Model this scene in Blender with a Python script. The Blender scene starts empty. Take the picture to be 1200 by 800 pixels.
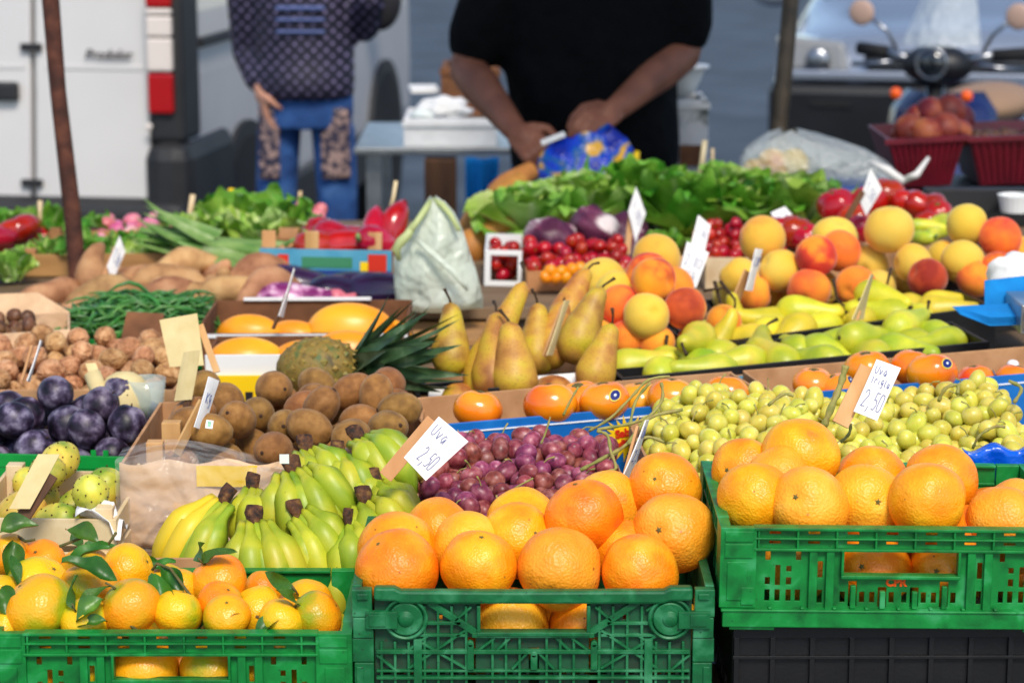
import bpy, bmesh, math, random
import numpy as np
from mathutils import Vector, Matrix, Euler, noise
R = math.radians
rng = random.Random(11)
scene = bpy.context.scene
col = scene.collection
# ------------------------------------------------------------------ camera, sky, sun, exposure
F, PITCH, CAMH = 2800.0, R(11.5), 1.65
cam_d = bpy.data.cameras.new('camera'); cam = bpy.data.objects.new('camera', cam_d); col.objects.link(cam)
cam.location = (0, 0, CAMH); cam.rotation_euler = (R(90) - PITCH, 0, 0)
cam_d.lens = 36 * F / 1200; cam_d.sensor_width = 36; cam_d.clip_end = 500; cam_d.clip_start = .05
cam_d.dof.use_dof = True; cam_d.dof.focus_distance = 2.86; cam_d.dof.aperture_fstop = 6.3
scene.camera = cam
SUN_EL, SUN_AZ = R(50), R(167)
wd = bpy.data.worlds.new('World'); scene.world = wd; wd.use_nodes = True
wn = wd.node_tree.nodes; wl = wd.node_tree.links
sky = wn.new('ShaderNodeTexSky'); sky.sky_type = 'NISHITA'; sky.sun_disc = False
sky.sun_elevation = SUN_EL; sky.sun_rotation = SUN_AZ
wl.new(sky.outputs[0], wn['Background'].inputs[0]); wn['Background'].inputs[1].default_value = .12
sl = bpy.data.lights.new('sun', 'SUN'); sl.energy = 2.0; sl.angle = R(17); sl.color = (1, .93, .82)
sun = bpy.data.objects.new('sun', sl); col.objects.link(sun)
sd = Vector((math.sin(SUN_AZ) * math.cos(SUN_EL), math.cos(SUN_AZ) * math.cos(SUN_EL), math.sin(SUN_EL)))
sun.rotation_euler = sd.to_track_quat('Z', 'Y').to_euler()
scene.view_settings.view_transform = 'Standard'; scene.view_settings.look = 'None'
scene.view_settings.exposure = .72; scene.view_settings.gamma = 1
scene.cycles.max_bounces = 6; scene.cycles.transparent_max_bounces = 12
try: scene.cycles.use_denoising = True
except Exception: pass

def W(u, v, D):
    X = (u - 600) / F; Y = -(v - 400) / F; c, s = math.cos(PITCH), math.sin(PITCH)
    return Vector((X * D, D * (c + Y * s), CAMH + D * (-s + Y * c)))
def atz(u, v, z):
    p = W(u, v, 1); t = (z - CAMH) / (p.z - CAMH)
    return Vector((p.x * t, p.y * t, z))
def S(r, g, b):
    return tuple(((c / 255 / 12.92) if c / 255 <= .04045 else ((c / 255 + .055) / 1.055) ** 2.4) for c in (r, g, b)) + (1,)

# ------------------------------------------------------------------ materials
MATS = {}
def mk(name, ramp, scale=20, rough=.5, bump=None, rnd=(0, 0), sss=0, spec=.5, coat=0, alpha=1, trans=0, metal=0, detail=3, voro=None,
       transm=0, dist=0, band=None, ior=1.45, emit=None, u=1.0, sheen=0, rib=None):
    """u: metres per mesh unit, for meshes modelled at unit size"""
    m = bpy.data.materials.new(name); m.use_nodes = True; MATS[name] = m
    n, l = m.node_tree.nodes, m.node_tree.links
    p = n['Principled BSDF']; out = n['Material Output']
    if isinstance(ramp, tuple): ramp = [(0, ramp)]
    tc = n.new('ShaderNodeTexCoord'); oi = n.new('ShaderNodeObjectInfo')
    mul = n.new('ShaderNodeMath'); mul.operation = 'MULTIPLY'; mul.inputs[1].default_value = 37.0
    l.new(oi.outputs['Random'], mul.inputs[0])
    def noise_tex(sc, det):
        t = n.new('ShaderNodeTexNoise'); t.noise_dimensions = '4D'; t.inputs['Scale'].default_value = sc * u; t.inputs['Detail'].default_value = det
        t.inputs['Distortion'].default_value = dist
        l.new(tc.outputs['Object'], t.inputs['Vector']); l.new(mul.outputs[0], t.inputs['W']); return t
    csock = None
    if len(ramp) > 1:
        t = noise_tex(scale, detail); src = t.outputs['Fac']
        if band:
            mp = n.new('ShaderNodeMapping'); mp.inputs['Scale'].default_value = band
            l.new(tc.outputs['Object'], mp.inputs['Vector']); l.new(mp.outputs[0], t.inputs['Vector'])
        cr = n.new('ShaderNodeValToRGB'); el = cr.color_ramp.elements
        el[0].position, el[0].color = ramp[0]; el[1].position, el[1].color = ramp[-1]
        for q, c in ramp[1:-1]:
            e = el.new(q); e.color = c
        l.new(src, cr.inputs[0]); csock = cr.outputs[0]
    else:
        rgb = n.new('ShaderNodeRGB'); rgb.outputs[0].default_value = ramp[0][1]; csock = rgb.outputs[0]
    if voro:   # (scale, lo, hi, colour): dark or light specks
        vt = n.new('ShaderNodeTexVoronoi'); vt.inputs['Scale'].default_value = voro[0] * u; l.new(tc.outputs['Object'], vt.inputs['Vector'])
        mr = n.new('ShaderNodeMapRange'); mr.inputs[1].default_value = voro[1]; mr.inputs[2].default_value = voro[2]; mr.inputs[3].default_value = 1; mr.inputs[4].default_value = 0
        l.new(vt.outputs['Distance'], mr.inputs[0])
        mx = n.new('ShaderNodeMix'); mx.data_type = 'RGBA'; l.new(mr.outputs[0], mx.inputs['Factor']); l.new(csock, mx.inputs['A']); mx.inputs['B'].default_value = voro[3]
        csock = mx.outputs['Result']
    if rib:   # pale midrib along the leaf's own length
        sx = n.new('ShaderNodeSeparateXYZ'); l.new(tc.outputs['Object'], sx.inputs[0]); ab = n.new('ShaderNodeMath'); ab.operation = 'ABSOLUTE'; l.new(sx.outputs[0], ab.inputs[0])
        ad = n.new('ShaderNodeMath'); ad.operation = 'MULTIPLY_ADD'; l.new(sx.outputs[1], ad.inputs[0]); ad.inputs[1].default_value = .05; l.new(ab.outputs[0], ad.inputs[2])
        mr = n.new('ShaderNodeMapRange'); mr.inputs[1].default_value = .006; mr.inputs[2].default_value = .018; mr.inputs[3].default_value = .85; mr.inputs[4].default_value = 0; l.new(ad.outputs[0], mr.inputs[0])
        mx = n.new('ShaderNodeMix'); mx.data_type = 'RGBA'; l.new(mr.outputs[0], mx.inputs['Factor']); l.new(csock, mx.inputs['A']); mx.inputs['B'].default_value = rib; csock = mx.outputs['Result']
    if rnd != (0, 0):
        hs = n.new('ShaderNodeHueSaturation')
        for k, a in ((0, rnd[0]), (2, rnd[1])):
            wt = n.new('ShaderNodeTexWhiteNoise'); wt.noise_dimensions = '1D'
            ad = n.new('ShaderNodeMath'); ad.operation = 'ADD'; ad.inputs[1].default_value = k * 3.3; l.new(oi.outputs['Random'], ad.inputs[0]); l.new(ad.outputs[0], wt.inputs['W'])
            mr = n.new('ShaderNodeMapRange'); base = .5 if k == 0 else 1.0
            mr.inputs[3].default_value = base - a; mr.inputs[4].default_value = base + a; l.new(wt.outputs['Value'], mr.inputs[0]); l.new(mr.outputs[0], hs.inputs[k])
        l.new(csock, hs.inputs['Color']); csock = hs.outputs[0]
    l.new(csock, p.inputs['Base Color'])
    p.inputs['Roughness'].default_value = rough; p.inputs['Specular IOR Level'].default_value = spec; p.inputs['Metallic'].default_value = metal
    p.inputs['IOR'].default_value = ior; p.inputs['Transmission Weight'].default_value = transm
    if sss:
        p.inputs['Subsurface Weight'].default_value = sss; p.inputs['Subsurface Radius'].default_value = (.012, .006, .002); p.inputs['Subsurface Scale'].default_value = 1
    if sheen: p.inputs['Sheen Weight'].default_value = sheen; p.inputs['Sheen Roughness'].default_value = .4; p.inputs['Sheen Tint'].default_value = (1, .9, .75, 1)
    if coat: p.inputs['Coat Weight'].default_value = coat; p.inputs['Coat Roughness'].default_value = .12
    if alpha < 1: p.inputs['Alpha'].default_value = alpha
    if emit: p.inputs['Emission Color'].default_value = emit[0]; p.inputs['Emission Strength'].default_value = emit[1]
    if bump:
        prev = None
        for b in (bump if isinstance(bump, list) else [bump]):
            if b[0] == 'v':
                t = n.new('ShaderNodeTexVoronoi'); t.feature = 'SMOOTH_F1'; t.inputs['Scale'].default_value = b[1] * u; l.new(tc.outputs['Object'], t.inputs['Vector']); hsock = t.outputs['Distance']
            else:
                t = noise_tex(b[1], 2); hsock = t.outputs['Fac']
            bp = n.new('ShaderNodeBump'); bp.inputs['Strength'].default_value = b[2]; bp.inputs['Distance'].default_value = b[3]
            l.new(hsock, bp.inputs['Height'])
            if prev: l.new(prev.outputs[0], bp.inputs['Normal'])
            prev = bp
        l.new(prev.outputs[0], p.inputs['Normal'])
    if trans:
        tr = n.new('ShaderNodeBsdfTranslucent'); l.new(csock, tr.inputs[0]); ms = n.new('ShaderNodeMixShader'); ms.inputs[0].default_value = trans
        l.new(p.outputs[0], ms.inputs[1]); l.new(tr.outputs[0], ms.inputs[2]); l.new(ms.outputs[0], out.inputs[0])
    return m

mk('orange', [(.22, S(208, 112, 30)), (.32, S(240, 130, 8)), (.5, S(247, 150, 12)), (.66, S(251, 172, 26)), (.8, S(246, 184, 60))], 30, .38, [('v', 430, .42, .0018), ('n', 60, .4, .005)], (.014, .1), sss=.05, spec=.5, detail=6, voro=(38, .03, .06, S(150, 80, 15)), u=.044)
mk('orange_pale', [(.22, S(222, 140, 50)), (.32, S(246, 158, 24)), (.55, S(250, 176, 40)), (.75, S(250, 192, 70))], 26, .42, [('v', 380, .5, .002), ('n', 50, .4, .005)], (.012, .08), sss=.05, spec=.45, detail=6, voro=(30, .03, .07, S(160, 100, 30)), u=.044)
mk('clementine', [(.36, S(150, 160, 20)), (.45, S(222, 172, 20)), (.55, S(248, 172, 18)), (.68, S(250, 150, 12)), (.85, S(244, 128, 10))], 17, .33, [('v', 480, .38, .0016), ('n', 70, .4, .004)], (.02, .08), sss=.1, u=0.03)
mk('calyx', [(.3, S(70, 80, 30)), (.7, S(120, 100, 50))], 300, .8, ('n', 400, .5, .002), u=0.04)
mk('leaf', [(.3, S(36, 78, 20)), (.6, S(64, 112, 30)), (.8, S(98, 140, 44))], 40, .35, ('n', 90, .3, .002), (.02, .2), trans=.15)
mk('twig', [(.3, S(70, 80, 30)), (.7, S(110, 90, 50))], 90, .7)
mk('peach_yellow', [(.3, S(230, 140, 56)), (.42, S(226, 178, 60)), (.7, S(222, 192, 84))], 13, .75, ('n', 300, .12, .001), (.01, .06), sss=.1, spec=.2, u=0.037, sheen=.35)
mk('peach_red', [(.36, S(150, 35, 32)), (.5, S(205, 70, 42)), (.58, S(238, 135, 40)), (.75, S(242, 165, 40))], 14, .75, ('n', 300, .12, .001), (.01, .08), sss=.1, spec=.2, u=0.037, sheen=.35)
mk('peach_orange', [(.35, S(225, 90, 50)), (.5, S(243, 135, 45)), (.7, S(244, 165, 50))], 14, .75, ('n', 300, .12, .001), (.01, .06), sss=.1, spec=.2, u=0.037, sheen=.35)
mk('kiwi', [(.3, S(116, 74, 32)), (.5, S(148, 100, 46)), (.72, S(174, 124, 66))], 70, .52, [('n', 1000, .8, .0014), ('n', 120, .3, .003)], (.012, .14), detail=5, spec=.35, sheen=.15, voro=(420, .05, .25, S(104, 66, 30)), u=.033)
mk('kiwi_end', S(62, 40, 22), rough=.9, bump=('n', 400, .6, .002), u=0.033)
mk('plum', [(.36, S(14, 9, 18)), (.46, S(40, 28, 46)), (.54, S(78, 66, 88)), (.64, S(132, 122, 140))], 46, .42, [('n', 60, .3, .003), ('n', 300, .2, .001)], (.03, .25), detail=9, spec=.45, voro=(150, .03, .09, S(120, 106, 112)), u=.031)
mk('walnut', [(.3, S(132, 84, 46)), (.48, S(190, 136, 88)), (.75, S(222, 176, 128))], 60, .65, [('n', 170, .9, .006), ('n', 480, .4, .002)], (.01, .14), detail=4, dist=.6, u=.0225)
mk('prickly_pear', [(.34, S(132, 150, 44)), (.46, S(196, 184, 70)), (.56, S(226, 200, 78)), (.68, S(222, 160, 64))], 26, .45, ('n', 90, .2, .002), (.03, .08), sss=.1, u=0.029)
mk('spine', S(70, 38, 18), rough=.8)
mk('persimmon', [(.3, S(228, 84, 16)), (.45, S(244, 128, 18)), (.7, S(248, 164, 34))], 11, .2, ('n', 40, .08, .002), (.012, .06), sss=.12, coat=.3, u=0.036)
mk('grape_red', [(.28, S(84, 24, 36)), (.45, S(128, 50, 64)), (.6, S(158, 84, 92)), (.78, S(190, 136, 142))], 90, .38, ('n', 200, .15, .001), (.035, .28), sss=.3, detail=6, voro=(300, .02, .05, S(90, 60, 40)), u=.0135)
mk('grape_green', [(.28, S(188, 178, 54)), (.5, S(208, 198, 80)), (.75, S(226, 214, 118))], 60, .3, ('n', 200, .12, .001), (.018, .1), sss=.4, detail=4, voro=(260, .02, .06, S(140, 120, 50)), u=.0135)
mk('grape_stem', [(.3, S(110, 120, 50)), (.55, S(160, 150, 80)), (.8, S(120, 86, 50))], 60, .7, ('n', 200, .4, .002))
mk('banana', [(.3, S(112, 142, 26)), (.46, S(152, 168, 36)), (.6, S(188, 186, 44)), (.8, S(212, 196, 60))], 14, .42, ('n', 60, .15, .002), (.015, .07), sss=.08, dist=.6, voro=(46, .02, .045, S(120, 80, 30)))
mk('banana_ripe', [(.3, S(206, 180, 26)), (.6, S(230, 196, 46)), (.85, S(240, 212, 90))], 9, .42, ('n', 60, .15, .002), (.01, .05), sss=.08, voro=(46, .03, .06, S(120, 80, 30)))
mk('banana_crown', [(.35, S(34, 22, 16)), (.55, S(92, 56, 32)), (.75, S(140, 104, 50))], 110, .8, ('n', 250, .8, .003))
mk('pear_brown', [(.34, S(150, 94, 40)), (.46, S(186, 134, 54)), (.58, S(200, 160, 48)), (.72, S(196, 176, 44))], 22, .5, ('n', 200, .2, .001), (.02, .1), detail=6, voro=(260, .1, .3, S(140, 96, 40)))
mk('pear_green', [(.3, S(142, 162, 30)), (.48, S(182, 188, 46)), (.62, S(212, 202, 58)), (.78, S(206, 158, 70))], 18, .4, ('n', 150, .15, .001), (.025, .08), sss=.1, voro=(330, .05, .15, S(130, 130, 40)))
mk('pear_yellow', [(.3, S(176, 176, 34)), (.48, S(208, 196, 44)), (.62, S(226, 206, 56)), (.78, S(216, 160, 66))], 18, .4, ('n', 150, .15, .001), (.02, .08), sss=.1, voro=(330, .05, .15, S(140, 126, 40)))
mk('pear_stem', S(60, 44, 24), rough=.8, bump=('n', 300, .5, .002))
mk('melon', [(.35, S(240, 150, 22)), (.6, S(250, 180, 40)), (.8, S(252, 196, 70))], 9, .35, ('n', 30, .2, .004), (.01, .05), sss=.1, u=0.045)
mk('pineapple_skin', [(.3, S(88, 70, 30)), (.5, S(150, 112, 50)), (.7, S(92, 104, 50))], 60, .6, ('n', 200, .5, .002), (.02, .2))
mk('pineapple_leaf', [(.3, S(28, 48, 26)), (.55, S(54, 82, 46)), (.8, S(120, 140, 104))], 30, .45, ('n', 80, .2, .002), (.01, .2))
mk('sweet_potato', [(.3, S(140, 94, 58)), (.5, S(178, 130, 86)), (.75, S(202, 160, 112))], 26, .75, ('n', 70, .6, .004), (.012, .14), detail=5)
mk('bean', [(.3, S(38, 88, 32)), (.55, S(68, 124, 52)), (.8, S(112, 158, 88))], 30, .3, ('n', 90, .2, .001), (.015, .2), spec=.5)
mk('leek', [(.3, S(70, 116, 44)), (.55, S(120, 150, 80)), (.8, S(196, 206, 160))], 16, .45, ('n', 60, .2, .002), (.01, .1))
mk('lettuce', [(.3, S(104, 156, 46)), (.5, S(150, 190, 74)), (.7, S(206, 222, 146))], 12, .42, ('n', 55, .5, .006), (.02, .18), trans=.3, detail=5, rib=S(214, 222, 170))
mk('lettuce_dark', [(.3, S(62, 122, 28)), (.5, S(104, 164, 46)), (.75, S(156, 196, 82))], 12, .42, ('n', 55, .5, .006), (.02, .18), trans=.3, detail=5, rib=S(176, 204, 120))
mk('radicchio', [(.42, S(72, 24, 50)), (.52, S(110, 50, 76)), (.6, S(214, 200, 196))], 13, .45, ('n', 60, .3, .003), detail=4, dist=.8)
mk('tomato', [(.3, S(146, 12, 10)), (.6, S(180, 22, 14)), (.85, S(196, 46, 22))], 14, .22, None, (.01, .12), sss=.08, coat=.2, u=0.035)
mk('tomato_yellow', S(236, 140, 16), rough=.25, rnd=(.01, .06), u=0.0135)
mk('pepper_red', [(.3, S(140, 10, 18)), (.6, S(186, 22, 28)), (.85, S(200, 48, 40))], 14, .14, None, (.01, .1), coat=.5)
mk('eggplant', [(.3, S(22, 14, 34)), (.6, S(46, 26, 60)), (.85, S(96, 60, 112))], 14, .16, None, (.02, .1), coat=.5)
mk('eggplant_striped', [(.42, S(120, 40, 96)), (.5, S(190, 120, 160)), (.6, S(226, 196, 206))], 30, .25, None, band=(1, 1, .15))
mk('chestnut', [(.3, S(70, 40, 22)), (.7, S(130, 88, 54))], 60, .5, ('n', 120, .3, .003), (.01, .2), u=0.018)
mk('radish', [(.3, S(190, 60, 100)), (.6, S(220, 130, 150)), (.8, S(236, 214, 214))], 20, .35, None, (.03, .1), u=0.018)
mk('squash', [(.3, S(150, 96, 36)), (.6, S(186, 126, 54)), (.8, S(200, 150, 80))], 12, .6, ('n', 40, .3, .003), (.01, .1))
# plastics, boards, papers
mk('crate_green', [(.28, S(4, 76, 30)), (.44, S(8, 112, 44)), (.58, S(12, 132, 54)), (.74, S(60, 158, 96))], 30, .42, ('n', 220, .2, .001), detail=10, dist=.7, voro=(70, .03, .10, S(24, 74, 40)))
mk('crate_green_old', [(.28, S(6, 70, 36)), (.5, S(12, 100, 52)), (.72, S(64, 140, 96))], 30, .45, ('n', 200, .25, .001), detail=10, dist=.8, voro=(90, .05, .14, S(26, 56, 38)))
mk('crate_green_dirty', [(.3, S(34, 50, 34)), (.5, S(24, 74, 46)), (.7, S(20, 92, 54))], 34, .6, ('n', 200, .2, .001), detail=8, voro=(90, .05, .2, S(60, 50, 34)))
mk('crate_bright', [(.3, S(0, 128, 48)), (.7, S(10, 156, 62))], 14, .4)
mk('crate_black', [(.3, S(9, 9, 10)), (.6, S(16, 16, 18)), (.8, S(28, 27, 27))], 20, .5, ('n', 200, .2, .001))
mk('crate_maroon', [(.3, S(88, 8, 26)), (.7, S(122, 16, 38))], 14, .4)
mk('kraft', [(.3, S(168, 122, 80)), (.55, S(190, 142, 98)), (.8, S(204, 160, 116))], 30, .85, ('n', 160, .15, .001), detail=5)
mk('kraft_dark', [(.3, S(94, 58, 32)), (.7, S(128, 82, 50))], 24, .85)
mk('paper_tan', [(.3, S(196, 158, 118)), (.6, S(216, 178, 138)), (.85, S(226, 196, 160))], 12, .8, [('n', 14, .7, .035), ('n', 60, .25, .005)], detail=4, dist=.8)
mk('card_white', [(.3, S(228, 226, 222)), (.7, S(242, 240, 236))], 60, .8)
mk('card_beige', [(.3, S(206, 184, 128)), (.7, S(220, 200, 146))], 40, .8, ('n', 120, .1, .001))
mk('card_blue', [(.3, S(6, 92, 168)), (.6, S(12, 108, 186)), (.8, S(30, 122, 196))], 20, .45, ('n', 40, .15, .002))
mk('card_teal', [(.3, S(60, 140, 172)), (.6, S(88, 158, 184))], 20, .5)
mk('card_navy', S(30, 60, 130), rough=.5)
mk('liner_blue', [(.3, S(0, 70, 190)), (.7, S(10, 98, 214))], 30, .25, ('n', 60, .6, .006))
mk('print_yellow', S(246, 204, 10), rough=.5)
mk('print_red', S(206, 44, 20), rough=.5)
mk('print_white', S(238, 240, 242), rough=.5)
mk('print_green', S(60, 130, 90), rough=.5)
mk('ink_blue', S(84, 98, 146), rough=.7)
mk('ink_dark', S(30, 28, 32), rough=.6)
mk('sticker_blue', S(16, 28, 110), rough=.35)
mk('sticker_white', S(226, 232, 226), rough=.35)
mk('sticker_green', S(90, 160, 120), rough=.35)
mk('sticker_yellow', S(240, 214, 60), rough=.35)
mk('sticker_pink', S(230, 70, 90), rough=.35)
mk('wood', [(.3, S(176, 124, 74)), (.5, S(202, 152, 98)), (.75, S(220, 176, 124))], 26, .7, ('n', 130, .3, .001), (.01, .1), band=(1, 1, .12), detail=5)
mk('wood_pale', [(.3, S(206, 176, 130)), (.6, S(226, 202, 160)), (.8, S(236, 216, 180))], 30, .7, ('n', 130, .3, .001), (.01, .08), band=(1, .2, 1), detail=5)
mk('wood_crate', [(.3, S(150, 104, 60)), (.6, S(184, 136, 84)), (.8, S(200, 154, 100))], 22, .75, ('n', 110, .3, .001), (.01, .1), band=(.15, 1, 1), detail=5)
mk('wood_dark', [(.3, S(70, 44, 24)), (.7, S(110, 72, 42))], 30, .7, band=(1, 1, .15))
mk('board', [(.3, S(92, 74, 54)), (.7, S(130, 106, 80))], 14, .8, ('n', 60, .3, .002), band=(.15, 1, 1))
mk('rust', [(.3, S(48, 26, 18)), (.5, S(78, 42, 30)), (.68, S(104, 60, 42)), (.8, S(58, 46, 42))], 26, .8, ('n', 90, .6, .004), detail=7)
mk('pole_metal', [(.3, S(58, 48, 36)), (.6, S(88, 74, 56))], 20, .5, ('n', 60, .3, .002), metal=.3)
mk('film', S(236, 236, 232), rough=.1, alpha=.17, bump=[('n', 16, 1, .06), ('n', 50, .5, .012)])
mk('bag_pale', [(.3, S(228, 236, 216)), (.7, S(240, 245, 230))], 10, .3, ('n', 22, .9, .03), alpha=.78, trans=.3)
mk('bag_rim', S(206, 216, 150), rough=.4, trans=.3)
mk('bag_clear', S(206, 212, 210), rough=.22, alpha=.42, bump=('n', 30, 1, .03))
mk('bag_blue', [(.4, S(10, 34, 140)), (.5, S(16, 60, 190)), (.56, S(14, 90, 150)), (.62, S(226, 168, 40)), (.8, S(214, 150, 30))], 12, .28, ('n', 30, .7, .015), detail=1, dist=1.2)
mk('cloth_blue', [(.3, S(0, 116, 186)), (.7, S(8, 134, 204))], 40, .9, ('n', 500, .3, .001))
mk('foam_white', [(.3, S(224, 222, 218)), (.7, S(240, 238, 234))], 30, .8, ('n', 100, .2, .002))
mk('foam_dirty', [(.3, S(90, 96, 84)), (.42, S(214, 210, 204)), (.8, S(238, 234, 228))], 14, .8)
mk('plastic_white', S(232, 232, 228), rough=.4)
mk('glass', S(210, 232, 226), rough=.05, alpha=.3, spec=.8)
mk('steel', [(.3, S(150, 152, 152)), (.7, S(180, 182, 180))], 20, .3, metal=.8)
mk('chrome', S(150, 152, 156), rough=.3, metal=1)
# street, vehicles, people
mk('asphalt', [(.3, S(44, 53, 63)), (.5, S(58, 68, 79)), (.75, S(76, 86, 98))], 1.6, .75, [('n', 90, .5, .01), ('n', 2, .2, .05)], detail=8)
mk('road_patch', [(.3, S(38, 46, 56)), (.7, S(52, 61, 72))], 3, .75, ('n', 90, .5, .01))
mk('paint_white', [(.3, S(196, 192, 189)), (.7, S(204, 200, 196))], 3, .25, None, coat=.5)
mk('paint_silver', S(150, 158, 170), rough=.25, metal=.5, coat=.6)
mk('paint_blue', S(14, 30, 86), rough=.2, coat=.7)
mk('plastic_dark', [(.3, S(30, 30, 32)), (.7, S(42, 42, 43))], 8, .6, ('n', 200, .2, .001))
mk('bumper_black', [(.3, S(14, 15, 18)), (.7, S(22, 23, 27))], 8, .45)
mk('lamp_grey', S(138, 138, 136), rough=.12, coat=.6)
mk('nectarine', [(.36, S(92, 24, 26)), (.5, S(140, 44, 36)), (.6, S(170, 84, 52)), (.75, S(196, 120, 66))], 14, .5, None, (.01, .1), sss=.1, u=.037)
mk('stucco', [(.3, S(206, 158, 98)), (.6, S(222, 178, 118)), (.8, S(232, 194, 140))], .8, .9, ('n', 30, .3, .01), detail=6)
mk('rubber', S(22, 22, 23), rough=.85)
mk('lamp_red', S(170, 8, 12), rough=.12, coat=.6, bump=('n', 40, .15, .003))
mk('lamp_clear', S(226, 214, 204), rough=.12, coat=.6)
mk('lamp_orange', S(236, 90, 16), rough=.2)
mk('glass_dark', S(22, 26, 32), rough=.05, coat=.8, spec=.8)
mk('glass_screen', S(70, 92, 116), rough=.04, coat=1, spec=1)
mk('leather', S(150, 118, 90), rough=.6)
mk('mirror_back', S(172, 142, 126), rough=.5)
mk('skin', [(.3, S(112, 66, 46)), (.6, S(138, 85, 60)), (.85, S(154, 100, 74))], 16, .55, ('n', 120, .3, .002), sss=.15, detail=5)
mk('skin_light', [(.3, S(190, 134, 108)), (.7, S(208, 152, 126))], 16, .55, sss=.15)
mk('shirt_black', [(.3, S(5, 6, 7)), (.7, S(10, 11, 13))], 30, .9, [('n', 9, .7, .05), ('n', 600, .3, .001)], spec=.15)
mk('jeans', [(.3, S(24, 54, 104)), (.55, S(42, 82, 140)), (.8, S(84, 122, 172))], 14, .85, [('n', 10, .6, .03), ('n', 500, .3, .001)], detail=6)
mk('jeans_dark', [(.3, S(26, 56, 92)), (.7, S(48, 92, 136))], 12, .85, ('n', 10, .6, .03))
mk('hair', S(36, 28, 22), rough=.7)
mk('shoe', S(60, 56, 54), rough=.7)
mk('canvas', [(.3, S(196, 190, 176)), (.7, S(214, 208, 194))], 5, .9, ('n', 300, .2, .001))
# a dark quilted jacket with a lattice of pale dots, and a lace-like patch
def lattice(name, base, dot, sc, thr, rd=.12):
    m = mk(name, base, rough=.6); n, l = m.node_tree.nodes, m.node_tree.links; p = n['Principled BSDF']
    tc = n.new('ShaderNodeTexCoord'); mp = n.new('ShaderNodeMapping'); mp.inputs['Rotation'].default_value = (0, R(45), 0); mp.inputs['Scale'].default_value = (sc, 0, sc)
    l.new(tc.outputs['Object'], mp.inputs['Vector'])
    vt = n.new('ShaderNodeTexVoronoi'); vt.inputs['Randomness'].default_value = rd; vt.inputs['Scale'].default_value = 1; l.new(mp.outputs[0], vt.inputs['Vector'])
    ns = n.new('ShaderNodeTexNoise'); ns.inputs['Scale'].default_value = 7; l.new(tc.outputs['Object'], ns.inputs['Vector'])
    cr = n.new('ShaderNodeValToRGB'); cr.color_ramp.elements[0].position = thr; cr.color_ramp.elements[0].color = dot; cr.color_ramp.elements[1].position = thr + .12; cr.color_ramp.elements[1].color = base
    l.new(vt.outputs['Distance'], cr.inputs[0])
    mx = n.new('ShaderNodeMix'); mx.data_type = 'RGBA'; l.new(ns.outputs['Fac'], mx.inputs['Factor']); mx.inputs['B'].default_value = base; l.new(cr.outputs[0], mx.inputs['A']); l.new(mx.outputs['Result'], p.inputs['Base Color'])
    return m
lattice('jacket', S(22, 20, 38), S(150, 136, 178), 38, .17)
lattice('lace', S(52, 46, 62), S(226, 186, 166), 52, .46, .8)
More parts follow.
